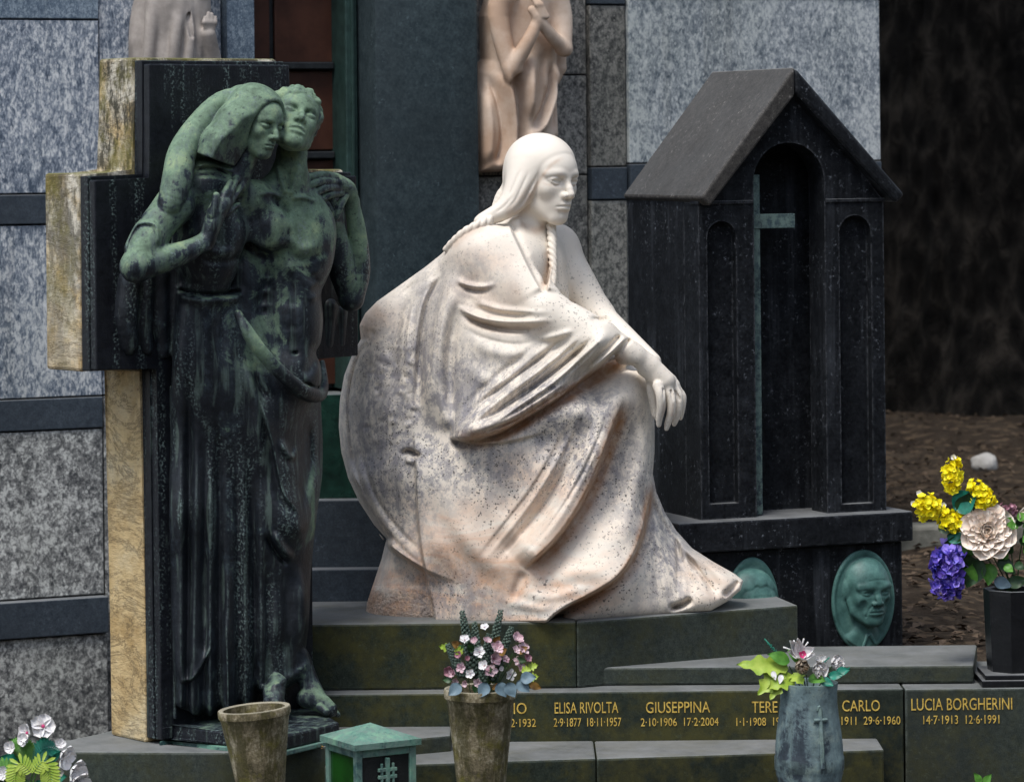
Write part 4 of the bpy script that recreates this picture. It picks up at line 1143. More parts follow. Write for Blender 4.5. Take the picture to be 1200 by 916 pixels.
    # his bent arm, the hand back on the shoulder
    S.chain([bz(383, 252, 60, 17), bz(396, 300, 56, 17), bz(411, 350, 52, 14)], k=6, n=3)
    S.chain([bz(412, 350, 54, 14.5), bz(420, 315, 60, 14), bz(418, 270, 68, 11), bz(412, 238, 74, 9)], k=4, n=3)
    S.chain([bz(412, 236, 75, 9), bz(407, 222, 80, 10.5), bz(395, 214, 84, 10)], k=4, n=3)
    for f in ([bz(394, 208, 86, 5.4), bz(378, 205, 92, 5), bz(362, 208, 93, 4.2), bz(356, 211, 92, 3.2)],
              [bz(394, 214, 88, 5.6), bz(378, 212, 95, 5.2), bz(364, 217, 96, 4.4), bz(358, 221, 94, 3.3)],
              [bz(396, 220, 88, 5.4), bz(382, 220, 95, 5.0), bz(370, 226, 95, 4.2), bz(364, 230, 93, 3.2)],
              [bz(399, 226, 86, 5.0), bz(388, 228, 92, 4.6), bz(378, 233, 92, 3.8), bz(373, 236, 91, 3.0)],
              [bz(404, 230, 86, 5.0), bz(398, 243, 88, 4.4), bz(395, 254, 86, 3.4)],
              [bz(376, 232, 80, 5.5), bz(386, 246, 82, 4.8), bz(393, 262, 80, 3.6)],
              [bz(384, 230, 80, 5.5), bz(393, 244, 80, 4.8), bz(400, 258, 78, 3.6)]):
        S.chain(f, k=0.9, n=3)
    for q in ([bz(384, 360, 3, 12), bz(382, 402, 2, 9)], [bz(398, 365, 3, 9), bz(397, 402, 2, 8)], [bz(409, 368, 2, 7), bz(409, 400, 2, 6)]):
        S.chain(q, k=7)
    Mm = rotm(22, 27, 21); cm = np.array(bz(342, 146, 110)); sm = 0.88
    Wm = carve_head(S, cm, sm, Mm, female=False, ears=True, closed=True, mouth_open=0.9)
    mp0 = Wm(31, 0, 29); mc = Wm(-7, 0, 16)
    def mcap(p):
        e = d_ell(p, mc, V3(45.5, 37, 38.5)*sm, Mm)
        q = p - mp0
        return smax(e, (q @ Mm[0])*0.80 - (q @ Mm[2])*0.45, 2.0)
    S.add(mcap, cm-60, cm+60, 1.2)
    rr = random.Random(5)
    for i in range(120):
        th, ph = rr.uniform(-2.6, 2.6), rr.uniform(-0.25, 1.45)
        f_, l_, u_ = math.cos(ph)*math.cos(th), math.cos(ph)*math.sin(th), math.sin(ph)
        pt = Wm(-7+44*f_, 35.5*l_, 16+37*u_); q = pt - mp0
        if (q @ Mm[0])*0.80 - (q @ Mm[2])*0.45 > 1.0: continue
        t = np.cross(np.array((f_, l_, u_)), (rr.uniform(-1, 1), rr.uniform(-1, 1), rr.uniform(-1, 1))); t = t/np.linalg.norm(t)
        tw = t[0]*Mm[0] + t[1]*Mm[1] + t[2]*Mm[2]
        S.cone(pt - tw*6, pt + tw*6, rr.uniform(3.4, 5.2), 2.2, k=0.8)
    # the rolled cloth over his hip
    S.chain([bz(279, 368, 98, 5), bz(290, 388, 110, 8), bz(307, 412, 119, 9), bz(330, 437, 125, 9), bz(354, 457, 121, 9), bz(373, 463, 102, 8.5), bz(379, 450, 86, 6), bz(377, 425, 70, 4)], k=1.2, n=4)
    S.chain([bz(286, 372, 106, 2.2), bz(297, 389, 116, 2.6), bz(314, 411, 125, 2.8), bz(335, 431, 130, 2.8), bz(356, 448, 127, 2.6), bz(372, 453, 110, 2.2)], k=1.0, n=4, neg=True)
    # feet
    S.chain([bz(350, 770, 70, 13), bz(361, 797, 76, 12), bz(368, 812, 86, 12)], k=4, n=3)
    S.chain([bz(358, 818, 78, 11), bz(374, 822, 96, 11.5), bz(386, 831, 110, 9.5)], k=5, n=3)
    for i, (a, b, c) in enumerate(((382, 832, 118), (387, 832, 115), (391, 833, 111), (394, 834, 106), (396, 835, 100))):
        S.chain([bz(a-7, b-4, c-10, 5.0), bz(a, b+2, c, 4.6-0.35*i)], k=1.6)
    S.chain([bz(322, 800, 84, 13), bz(322, 816, 104, 11.5), bz(322, 828, 122, 8)], k=4, n=3)
    for i in range(5):
        S.chain([bz(314+4.2*i, 822, 116, 4), bz(313+4.6*i, 831, 128-abs(i-3), 4)], k=1.2)
    S_.a *= 1.15
    def relief(p, d):
        a = S_(p[..., 0], -p[..., 2])
        hh = SLOPE*(p[..., 0]-CX0) - p[..., 1]
        return d - a*0.82*np.clip((hh-12)/20, 0, 1)*np.clip((np.sqrt((p[..., 0]-258)**2 + (p[..., 2]+242)**2) - 26)/10, 0, 1)
    S.op(relief, (118, -130, -862), (435, 290, -88))
    S.op(lambda p, d: smax(d, -(p[..., 2] + 839), 0), (118, -130, -870), (350, 260, -820))
    return S.mesh()

def place_couple(v):
    return Parr(v[:, 0], -v[:, 2], CY0 + v[:, 1]*CK)
# ------------------------------------------------------------------ planes seen in perspective
CAM = Vector((0, 0, ZC))
class Plane:
    """an upright plane through pixel column px0 at distance Y0, receding to the right by ang degrees"""
    def __init__(self, px0, Y0, ang, off=0.0):
        self.a = R(ang)
        self.t = Vector((math.cos(self.a), math.sin(self.a), 0)); self.n = Vector((-math.sin(self.a), math.cos(self.a), 0))
        self.O = P(px0, 400, Y0); self.O.z = 0; self.O += self.n*off
        self.M = Matrix.Translation(self.O) @ Matrix(((self.t.x, self.n.x, 0), (self.t.y, self.n.y, 0), (0, 0, 1))).to_4x4()
    def hit(self, px, py):
        d = P(px, py, 1.0) - CAM
        l = (self.O - CAM).dot(self.n)/d.dot(self.n)
        return CAM + d*l
    def sz(self, px, py):
        h = self.hit(px, py); return ((h - self.O).dot(self.t), h.z)
    def s(self, px, py): return self.sz(px, py)[0]
    def z(self, px, py): return self.sz(px, py)[1]
    def box(self, mb, s0, s1, z0, z1, y0, y1, bevel=0.0):
        rot = Matrix(((self.t.x, self.n.x, 0), (self.t.y, self.n.y, 0), (0, 0, 1)))
        c = self.M @ Vector(((s0+s1)/2, (y0+y1)/2, (z0+z1)/2))
        mb.box(c, ((s1-s0)/2, (y1-y0)/2, (z1-z0)/2), rot, bevel)
    def pt(self, s, y, z): return self.M @ Vector((s, y, z))

def boolean(me_a, me_b, op='DIFFERENCE'):
    a = bpy.data.objects.new('carve_a', me_a); b = bpy.data.objects.new('carve_b', me_b)
    COL.objects.link(a); COL.objects.link(b)
    m = a.modifiers.new('b', 'BOOLEAN'); m.object = b; m.operation = op; m.solver = 'EXACT'
    dg = bpy.context.evaluated_depsgraph_get()
    me = bpy.data.meshes.new_from_object(a.evaluated_get(dg))
    bpy.data.objects.remove(a); bpy.data.objects.remove(b)
    return me

# heights (metres) of the steps of the grave
Z_PLAT = P(600, 868, 9.60).z           # lowest paved step
Z_LEFT = P(440, 851, 9.60).z           # plinth of the cross
Z_S2 = P(600, 811, 9.60).z             # top of the inscribed slab
Z_S1 = 2.0 - 1.2855                    # slab under the seated woman
Z_S3 = P(900, 780, 9.70).z
Z_SOIL = ZC - 1.455
Z_FRONT = ZC - 1.70

def at(px, py, z):
    """point on the level z seen at a pixel"""
    d = P(px, py, 1.0) - CAM
    l = (z - ZC)/d.z
    return CAM + d*l

def build_ground():
    xs = np.concatenate([np.linspace(-60, -6, 28), np.linspace(-5.5, 7.5, 131), np.linspace(8, 60, 27)])
    ys = np.concatenate([np.linspace(-5, 8, 14), np.linspace(8.2, 24, 120), np.linspace(25, 90, 27)])
    bm = bmesh.new(); g = []
    for y in ys:
        row = []
        for x in xs:
            t = min(1, max(0, (y-9.9)/0.25)); t = t*t*(3-2*t)
            sx = min(1, max(0, (x+0.55)/0.5)); sx = sx*sx*(3-2*sx); lw = min(1, max(0, (y-9.2)/0.2))
            zl = Z_FRONT - 0.02 - 0.24*lw
            z = (Z_FRONT - 0.02)*(1-t) + Z_SOIL*t
            z = z*sx + zl*(1-sx)
            if y > 10.2:
                z += 0 if sx < 1 and y < 12.5 else 0.05*(mnoise.noise((x*0.9, y*0.9, 1.0))) + 0.02*mnoise.noise((x*4, y*4, 3.0)) - 0.02
                z += 0.012*max(0, y-14)
                dt_ = math.hypot(x-2.42, y-18.4); z += 0.10*math.exp(-(max(0, dt_-0.55)/0.75)**2)
            row.append(bm.verts.new((x, y, z)))
        g.append(row)
    for a, b in zip(g[:-1], g[1:]):
        for i in range(len(xs)-1):
            bm.faces.new((a[i], a[i+1], b[i+1], b[i]))
    me = bpy.data.meshes.new('ground'); bm.to_mesh(me); bm.free(); smooth(me)
    o = link('ground', me, MT['soil']); tag(o, 'bare brown earth under the trees behind the graves', 'ground', kind='structure')

# ------------------------------------------------------------------ the mausoleum behind
WALL = Plane(0, 11.35, 25.0)
def build_wall():
    W = WALL
    root = empty('mausoleum', W.pt(0.6, 0.3, Z_SOIL-0.05), 'large mausoleum facade of grey granite panels behind the statues', 'mausoleum')
    zc = lambda py: W.z(60, py)
    zt = [-0.2, zc(870), zc(744), zc(700), zc(504), zc(466), zc(263), zc(227), zc(23), zc(-260)]
    s_end = W.s(1026, 100); sX = lambda px, py=300: W.s(px, py)
    G = 0.0025
    def course(s0, s1, z0, z1, mat, y0=0.0, name='granite_panel'):
        mb = MB(); W.box(mb, s0+G, s1-G, z0+G, z1-G, y0, 0.30, 0.003); mb.build(name, MT[mat], root)
    sL, s0, s1, s2, s3, s4, s5, s6, s7, s8 = -1.6, sX(119), sX(264), sX(298), sX(427), sX(551), sX(657), sX(690), sX(733), s_end
    for a, b in ((sL, -0.62), (-0.62, s0)):
        course(a, b, zt[7], zt[8], 'granite_blue'); course(a, b, zt[8], zt[9], 'granite_smooth', -0.004)
        course(a, b, zt[5], zt[6], 'granite_blue'); course(a, b, zt[3], zt[4], 'granite_coarse'); course(a, b, zt[0], zt[2], 'granite_coarse', -0.03)
    for a, b in ((sL, s0),):
        course(a, b, zt[6], zt[7], 'band', -0.006, 'stone_band'); course(a, b, zt[4], zt[5], 'band', -0.006, 'stone_band'); course(a, b, zt[2], zt[3], 'band', -0.045, 'stone_band')
    course(s0, s1, zt[5], zt[9], 'granite_blue', 0.012); course(s0, s1, zt[0], zt[5], 'granite_coarse', 0.004)
    # pilaster, door, frame
    course(s1, s2, Z_SOIL-0.3, zt[9], 'granite_smooth', -0.03, 'pilaster')
    zd0 = W.z(400, 458)
    dr = MB(); W.box(dr, s2+0.002, s3-0.05, zd0, zt[9], 0.17, 0.22); door = dr.build('door', MT['door_iron'], root)
    tag(door, 'dark iron door with red brown panes')
    xs = [sX(302), sX(338), sX(344), sX(414)]
    zb = [W.z(360, 455), W.z(360, 288), W.z(360, 276), W.z(360, 188), W.z(360, 176), W.z(360, 82), W.z(360, 72), W.z(360, -150)]
    for i in range(0, 8, 2):
        for a, b in ((xs[0], xs[1]), (xs[2], xs[3])):
            mb = MB(); W.box(mb, a, b, zb[i], zb[i+1], 0.150, 0.168, 0.003); mb.build('pane', MT['door_wood'], door)
    for z in (zb[1]+0.005, zb[3]+0.005, zb[5]+0.005):
        mb = MB(); W.box(mb, s2+0.004, s3-0.052, z, z+0.024, 0.12, 0.169, 0.004); mb.build('door_bar', MT['door_iron'], door)
    mb = MB(); W.box(mb, s3-0.048, s3-0.006, zd0, zt[9], 0.03, 0.20, 0.004); W.box(mb, s3-0.030, s3-0.020, zd0, zt[9], 0.02, 0.05, 0.002); mb.build('door_frame', MT['door_green'], root)
    # plinth below the door
    zz = [Z_SOIL-0.3, W.z(400, 668), W.z(400, 584), W.z(400, 461)]
    course(s2, s4+0.3, zz[2]+0.002, zz[3], 'green_marble', 0.02, 'marble_panel')
    course(s2-0.02, s4+0.5, zz[1]+0.002, zz[2]-0.002, 'band', -0.06, 'base_block'); course(s2-0.02, s4+0.6, zz[0], zz[1]-0.003, 'band', -0.16, 'base_block')
    # the broad dark pillar with rounded arrises
    mb = MB(); W.box(mb, s3+0.002, s4-0.002, zz[2]+0.1, zt[9], -0.10, 0.30, 0.022); mb.build('pillar', MT['pillar'], root, True, R(40))
    # granite carrying the relief
    zr = lambda py: W.z(670, py)
    for z0, z1 in ((Z_SOIL-0.3, zr(420)), (zr(420), zr(205)), (zr(205), zr(88)), (zr(88), zt[9])):
        course(s4+0.002, s6, z0, z1, 'granite_warm', 0.0)
    cs = [Z_SOIL-0.3, zr(400), zr(235), zr(196), zr(6), zr(-4), zt[9]]
    for i, m in enumerate(('granite_warm', 'granite_warm', 'band', 'granite_warm', 'band', 'granite_warm')):
        course(s6, s7, cs[i], cs[i+1], m, -0.02 - (0.006 if m == 'band' else 0))
    zq = lambda py: W.z(880, py)
    for i, (a, b, m) in enumerate(((Z_SOIL-0.3, zq(470), 'granite_warm'), (zq(470), zq(232), 'granite_pale'), (zq(232), zq(190), 'band'), (zq(190), zq(-2), 'granite_pale'), (zq(-2), zq(-10), 'band'), (zq(-10), zt[9], 'granite_pale'))):
        course(s7, s8, a, b, m, -0.035 - (0.006 if m == 'band' else 0), 'stone_band' if m == 'band' else 'granite_panel')
    # body and roof of the building behind its cladding
    mb = MB(); W.box(mb, sL+0.03, s8-0.03, Z_SOIL-0.3, zt[9]-0.02, 0.305, 3.2); mb.build('wall', MT['granite_warm'], root)
    mb = MB(); W.box(mb, sL-0.08, s8+0.03, zt[9], zt[9]+0.16, -0.14, 3.3, 0.02); mb.build('cornice', MT['granite_smooth'], root)
    return root

# ------------------------------------------------------------------ slabs of the family grave
CP = Plane(113, 9.205, 40.0)
def build_slabs():
    g = empty('family_grave', P(700, 868, 9.75), 'stepped grave of mossy dark green slabs with gilded names', 'grave')
    g.location.z = Z_FRONT
    def xy(px, Y, z): return (XofP(px, Y, z), Y)
    def rayxy(px, py, z):
        p = at(px, py, z); return (p.x, p.y)
    # slab under the seated woman, its front turned back to the right of the corner
    c0 = rayxy(675, 728, Z_S1); cR = rayxy(935, 708, Z_S1)
    L = (XofP(352, c0[1], Z_S1), c0[1])
    back = 10.62
    split = lambda pts: pts
    mb = MB(); mb.prism([L, c0, (c0[0], back), (L[0], back)], Z_S2+0.001, Z_S1, 0.006); mb.build('statue_slab', MT['slab'], g)
    mb = MB(); mb.prism([(c0[0]+0.001, c0[1]), cR, (cR[0]-0.06, cR[1]+0.28), (c0[0]+0.001, back-0.2)], Z_S2+0.001, Z_S1-0.0012, 0.006); mb.build('statue_slab', MT['slab_grey'], g)
    # low slab in front of the shrine
    f0 = rayxy(694, 782, Z_S3); f1 = rayxy(1141, 779, Z_S3)
    mb = MB(); mb.prism([f0, f1, (f1[0]+0.06, 10.07), (f0[0]+0.04, 10.07)], Z_S2+0.0015, Z_S3, 0.006); mb.build('upper_slab', MT['slab_grey'], g)
    # inscribed slab and its right hand neighbour
    Yf = 9.60
    xa, xb, xc = XofP(352, Yf, Z_S2), XofP(1059.5, Yf, Z_S2), XofP(1330, Yf, Z_S2)
    mb = MB(); mb.prism([(xa, Yf), (xb-0.002, Yf), (xb-0.002, 10.1), (xa, 10.1)], Z_FRONT-0.05, Z_S2, 0.005); mb.build('inscribed_slab', MT['slab'], g)
    mb = MB(); mb.prism([(xb+0.002, Yf-0.004), (xc, Yf-0.004), (xc, 10.1), (xb+0.002, 10.1)], Z_FRONT-0.05, Z_S2-0.001, 0.005); mb.build('inscribed_slab', MT['slab_grey'], g)
    # paved step in front
    e0 = rayxy(380, 898, Z_PLAT); e1 = rayxy(1036, 877, Z_PLAT)
    ym = Yf - 0.003
    mid = (e0[0] + (e1[0]-e0[0])*0.48, e0[1] + (e1[1]-e0[1])*0.48)
    mb = MB(); mb.prism([e0, mid, (mid[0], ym), (e0[0], ym)], Z_FRONT-0.05, Z_PLAT, 0.006); mb.build('step_slab', MT['slab'], g)
    mb = MB(); mb.prism([(mid[0]+0.002, mid[1]+0.0005), e1, (e1[0], ym), (mid[0]+0.002, ym)], Z_FRONT-0.05, Z_PLAT-0.001, 0.006); mb.build('step_slab', MT['slab'], g)
    # gilded names
    def text(s, px0, px1, py0, py1, name):
        cu = bpy.data.curves.new('t', 'FONT'); cu.body = s; cu.size = 1; cu.extrude = 0.02; cu.resolution_u = 3
        to = bpy.data.objects.new('t', cu); COL.objects.link(to)
        dg = bpy.context.evaluated_depsgraph_get()
        me = bpy.data.meshes.new_from_object(to.evaluated_get(dg)); bpy.data.objects.remove(to); bpy.data.curves.remove(cu)
        n = len(me.vertices); co = np.zeros(n*3, np.float32); me.vertices.foreach_get('co', co); co = co.reshape(-1, 3)
        lo, hi = co.min(0), co.max(0)
        Y = Yf - (0.004 if px0 > 1060 else 0)
        a = P(px0, py1, Y); b = P(px1, py0, Y); base = P(px0, py1, Y)
        sx = (b.x-a.x)/(hi[0]-lo[0]); sz = (P(px0, py0, Y).z - a.z)/(hi[1]-lo[1])
        out = np.stack([a.x + (co[:, 0]-lo[0])*sx, Y - 0.0012 - np.clip(co[:, 2], -0.02, 0.02)*0.04, a.z + (co[:, 1]-lo[1])*sz], 1)
        me.vertices.foreach_set('co', out.astype(np.float32).ravel()); me.update()
        me.materials.clear()
        xs_ = np.sort(out[:, 0]); gaps = np.diff(xs_); kx = int(gaps.argmax())
        if '  ' in s:
            cut = 0.5*(xs_[kx] + xs_[kx+1])
            for side in (0, 1):
                bm = bmesh.new(); bm.from_mesh(me)
                bmesh.ops.delete(bm, geom=[v_ for v_ in bm.verts if (v_.co.x > cut) == (side == 0)], context='VERTS')
                m2 = bpy.data.meshes.new(name); bm.to_mesh(m2); bm.free()
                link(name, m2, MT['gold'], g)
        else:
            link(name, me, MT['gold'], g)
    dot = '\u00b7'
    T = [('IO', 602, 617, 823, 836), ('2%s12%s1932' % (dot, dot), 585, 628, 842, 851.5), ('ELISA RIVOLTA', 650, 724.5, 822.5, 835.5), ('2%s9%s1877  18%s11%s1957' % ((dot,)*4), 649, 728, 841, 851),
         ('GIUSEPPINA', 757, 832, 822, 835), ('2%s10%s1906  17%s2%s2004' % ((dot,)*4), 751, 842, 841, 850.5), ('TERE', 881, 911, 821.5, 834.5), ('1%s1%s1908  19' % ((dot,)*2), 863, 914, 840.5, 850),
         ('CARLO', 987, 1031, 820, 833), ('7%s2%s1911  29%s6%s1960' % ((dot,)*4), 968, 1055, 839.5, 849), ('LUCIA BORGHERINI', 1068, 1186, 818, 832), ('14%s7%s1913  12%s6%s1991' % ((dot,)*4), 1082, 1171, 838, 848)]
    for s, a, b, c, d in T: text(s, a, b, c, d, 'gilded_name' if s[0].isalpha() else 'gilded_dates')

    # plinth of the cross, a stone of its own
    pl = empty('cross_plinth', at(250, 870, Z_LEFT), 'low grey stone plinth carrying the bronze cross', 'plinth')
    pl.location.z = Z_FRONT
    C5 = CP.pt(CP.s(188, 650), 0.235, 0)
    q = [rayxy(20, 880, Z_LEFT), rayxy(262, 881, Z_LEFT), rayxy(345, 877, Z_LEFT), rayxy(528, 861, Z_LEFT)]
    mb = MB(); mb.prism([q[0], q[1], q[2], q[3], (q[3][0], ym-0.001), (xa-0.001, ym-0.001), (xa-0.001, 10.2), (C5.x+0.25, 10.2), (C5.x-0.02, C5.y+0.03), (q[0][0], 9.27)], Z_FRONT-0.3, Z_LEFT, 0.006); mb.build('plinth_block', MT['slab_grey'], pl)
    # front kerb that the vases stand on
    fk = MB(); fk.prism([(-1.7, 8.45), (2.2, 8.45), (2.2, 9.18), (-1.7, 9.18)], Z_FRONT-0.30, Z_FRONT, 0.01)
    o = fk.build('grave_kerb', MT['slab_grey']); tag(o, 'long low stone kerb in front of the graves carrying the vases', 'kerb')

def build_stele():
    root = empty('low_stele', P(420, 600, 10.2), 'low stele of blue grey slabs with a dark green panel behind the marble woman', 'stele')
    root.location.z = Z_S2
    for i, (Y, top, bot, m, nm) in enumerate(((10.140, 667, None, 'band', 'base_slab'), (10.205, 586, 668, 'band', 'middle_slab'), (10.270, 462, 588, 'green_marble', 'green_panel'))):
        a, b = XofP(285, Y, 1.0), XofP(470, Y, 1.0); zt_ = P(400, top, Y).z; zb_ = Z_FRONT - 0.2
        mb = MB(); mb.box(((a+b)/2, Y+0.031, (zt_+zb_)/2), ((b-a)/2, 0.030, (zt_-zb_)/2), None, 0.004); mb.build(nm, MT[m], root)

# ------------------------------------------------------------------ cross
def build_cross():
    C = CP
    root = empty('cross_monument', C.pt(0.2, 0.2, Z_LEFT), 'yellowed stone cross faced with a dark bronze plate', 'grave cross')
    zs = lambda px, py: C.z(px, py)
    s = lambda px, py: C.s(px, py)
    # outline of the plate
    sA, sB, sC, sD = s(113, 320), s(176.5, 140), s(341, 140), s(420, 300)
    sB2, sC2 = s(188, 650), s(367, 650)
    zb = zs(200, 866) + 0.0; zlo, zhi, ztop = zs(120, 434), zs(120, 211), zs(190, 75)
    def cross(e, zfoot, top=0.0):
        return [(sB2-e*0.3, zfoot), (sC2+e*0.3, zfoot), (sC2+e*0.3, zlo-e*0.3), (sD+e*0.3, zlo-e*0.3), (sD+e*0.3, zhi+e), (sC+e*0.3, zhi+e), (sC+e*0.3, ztop+e+top), (sB-e*0.3, ztop+e+top), (sB-e*0.3, zhi+e), (sA-e*0.3, zhi+e), (sA-e*0.3, zlo-e*0.3), (sB2-e*0.3, zlo-e*0.3)]
    mb = MB(); mb.extr(cross(0.0, zb), 0.028, C.M @ Matrix.Translation((0, 0.004, 0)), 0.004)
    pl = mb.build('bronze_plate', MT['bronze_plate'], root); vattr(pl.data, 'patina', np.full(len(pl.data.vertices), 0.10))
    # step of the plate, a little larger, behind the first
    mb = MB(); mb.extr(cross(0.010, zb), 0.035, C.M @ Matrix.Translation((0, 0.033, 0)), 0.003)
    p2 = mb.build('bronze_rim', MT['bronze_plate'], root); vattr(p2.data, 'patina', np.full(len(p2.data.vertices), 0.45))
    mb = MB(); mb.extr(cross(0.018, Z_LEFT), 0.165, C.M @ Matrix.Translation((0, 0.069, 0)), 0.008, 2)
    me = mb.mesh('stone_cross')
    bm = bmesh.new(); bm.from_mesh(me); bmesh.ops.triangulate(bm, faces=[f for f in bm.faces if len(f.verts) > 4]); bmesh.ops.subdivide_edges(bm, edges=[e for e in bm.edges if e.calc_length() > 0.05], cuts=3, use_grid_fill=True); bm.to_mesh(me); bm.free()
    link('stone_cross', me, MT['travertine'], root)
    # raised border line running down the lower shaft
    mb = MB(); z1 = zs(205, 452); C.box(mb, s(203, 650)-0.004, s(203, 650)+0.004, zs(205, 842), z1, -0.005, 0.006, 0.003)
    b = mb.build('raised_border', MT['bronze_plate'], root); vattr(b.data, 'patina', np.full(len(b.data.vertices), 0.7))
    # pedestal under the feet
    zp = Z_LEFT + 0.05
    mb = MB()
    gp = lambda px, py: at(px, py, Z_LEFT + 0.05)
    pts = [C.pt(s(190, 850), 0.003, 0), gp(199, 848), gp(259, 856), gp(330, 862), gp(398, 846), C.pt(s(366, 850), 0.003, 0)]
    mb.prism([(p.x, p.y) for p in pts], Z_LEFT+0.012, zp, 0.006)
    pe = mb.build('pedestal', MT['bronze_plate'], root); vattr(pe.data, 'patina', np.full(len(pe.data.vertices), 0.45))
    mb = MB(); ctr = sum(pts, Vector())/len(pts)
    mb.prism([((p.x-ctr.x)*1.03+ctr.x, (p.y-ctr.y)*1.03+ctr.y) for p in pts], Z_LEFT-0.002, Z_LEFT+0.0115, 0.003)
    f = mb.build('foot_plate', MT['verdigris'], root)

# ------------------------------------------------------------------ shrine
SP = Plane(820, 10.16, 22.0)
def build_shrine():
    C = SP
    root = empty('shrine', C.pt(0.3, 0.3, Z_S2), 'black stone shrine with a gabled roof and an arched recess', 'shrine')
    s = lambda px, py=420: C.s(px, py); z = lambda px, py: C.z(px, py)
    z0 = z(900, 605); ze = z(830, 238); D = 0.50
    sl, sr = 0.0, s(1037)
    ol, or_ = s(885), s(968)
    zsp = z(925, 213); sc = (ol+or_)/2; r = (or_-ol)/2; ra = z(925, 167) - zsp
    za = z(927, 92)
    pts = [(sl, z0), (sl, ze), (sc, za), (sr, ze), (sr, z0), (or_, z0), (or_, zsp)]
    pts += [(sc + r*math.cos(a), zsp + ra*math.sin(a)) for a in np.linspace(0, math.pi, 21)[1:-1]]
    pts += [(ol, zsp), (ol, z0)]
    mb = MB(); mb.extr(pts, 0.10, C.M); me = mb.mesh('front_wall')
    for (a, b, top, bot) in ((830, 864, 259, 590), (985, 1022, 252, 590)):
        na, nb = s(a), s(b); nr = (nb-na)/2; zt_ = z((a+b)/2, top) - nr; zb_ = z((a+b)/2, bot)
        q = [(na, zb_), (nb, zb_), (nb, zt_)] + [((na+nb)/2 + nr*math.cos(t), zt_ + nr*math.sin(t)) for t in np.linspace(0, math.pi, 13)[1:-1]] + [(na, zt_)]
        cb = MB(); cb.extr(q, 0.10, C.M @ Matrix.Translation((0, -0.072, 0)))
        me = boolean(me, cb.mesh('c'))
    link('front_wall', me, MT['black'], root)
    mb = MB(); C.box(mb, 0.0005, 0.07, z0, ze+0.012, 0.101, D, 0.003); mb.build('side_wall', MT['black'], root)
    mb = MB(); C.box(mb, sr-0.07, sr-0.0005, z0, ze+0.012, 0.101, D, 0.003); mb.build('side_wall', MT['black'], root)
    mb = MB(); mb.extr([(0.071, z0), (0.071, ze-0.01), (0.004, ze-0.008), (0.004, ze), (sc, za), (sr-0.004, ze), (sr-0.004, ze-0.008), (sr-0.071, ze-0.01), (sr-0.071, z0)], 0.06, C.M @ Matrix.Translation((0, 0.160, 0))); mb.build('back_wall', MT['black'], root)
    # a thin moulding at the springing
    for a, b in ((sl-0.004, ol-0.002), (or_+0.002, sr+0.004)):
        mb = MB(); C.box(mb, a, b, ze-0.004, ze+0.006, -0.005, 0.05, 0.002); mb.build('moulding', MT['black'], root)
    # two roof slabs meeting at the ridge
    zap = z(930, 78); sL, zL = s(813, 228), z(813, 232); sR = s(1053, 212); zR = zL
    th = 0.052
    for side in (0, 1):
        e = (sL, zL) if side == 0 else (sR, zR)
        dx, dz = sc-e[0], zap-e[1]; ln = math.hypot(dx, dz); nx, nz = -abs(dz)/ln, abs(dx)/ln
        if side: nx = -nx
        # nx,nz is outward; go inward for the thickness
        pts = [(e[0], e[1]), (sc, zap), (sc, zap - th/nz), (e[0]-nx*th*0.75, e[1]-nz*th*0.75)]
        if not side: pts = pts[::-1]
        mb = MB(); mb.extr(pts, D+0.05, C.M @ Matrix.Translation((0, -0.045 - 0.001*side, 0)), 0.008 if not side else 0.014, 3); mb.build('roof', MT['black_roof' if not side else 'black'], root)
    # ledge and base
    mb = MB(); C.box(mb, -0.10, sr+0.055, z(900, 640), z0, -0.06, D+0.08, 0.005); mb.build('ledge', MT['black'], root)
    mb = MB(); C.box(mb, -0.06, sr+0.035, Z_SOIL-0.2, z(900, 640)-0.003, -0.03, D+0.05, 0.006); mb.build('base', MT['black'], root)
    # slender bronze cross leaning in the recess
    cm = MB(); C.box(cm, s(890.5), s(898.5), z0+0.001, z(890, 205), 0.034, 0.052, 0.002); C.box(cm, s(887), s(939), z(905, 268), z(905, 251), 0.030, 0.056, 0.002)
    o = cm.build('recess_cross', MT['recess_cross'], root)
    # portrait medallions
    BP = Plane(820, 10.16, 22.0, -0.03)
    for (px, py, rx, ry, hx, hy, hs, bald) in ((1011, 703, 38, 59, 1014, 692, 0.80, True), (881, 712, 32, 59, 879, 712, 0.86, False)):
        c = BP.hit(px, py); k = (c.y)/FPX
        me = oval_portrait(rx, ry, hx-px, hy-py, hs, bald)
        v = np.zeros(len(me.vertices)*3, np.float32); me.vertices.foreach_get('co', v); v = v.reshape(-1, 3)
        ca = math.cos(BP.a)
        out = np.array(c)[None] + (v[:, :1]*k/ca)*np.array(BP.t)[None] + (v[:, 1:2]*k)*np.array(BP.n)[None] + v[:, 2:3]*k*np.array((0, 0, 1.0))[None]
        me.vertices.foreach_set('co', out.astype(np.float32).ravel()); me.update()
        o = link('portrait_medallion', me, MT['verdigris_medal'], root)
        tag(o, 'oval green portrait of a bald old man' if bald else 'oval green portrait half hidden by the slab')

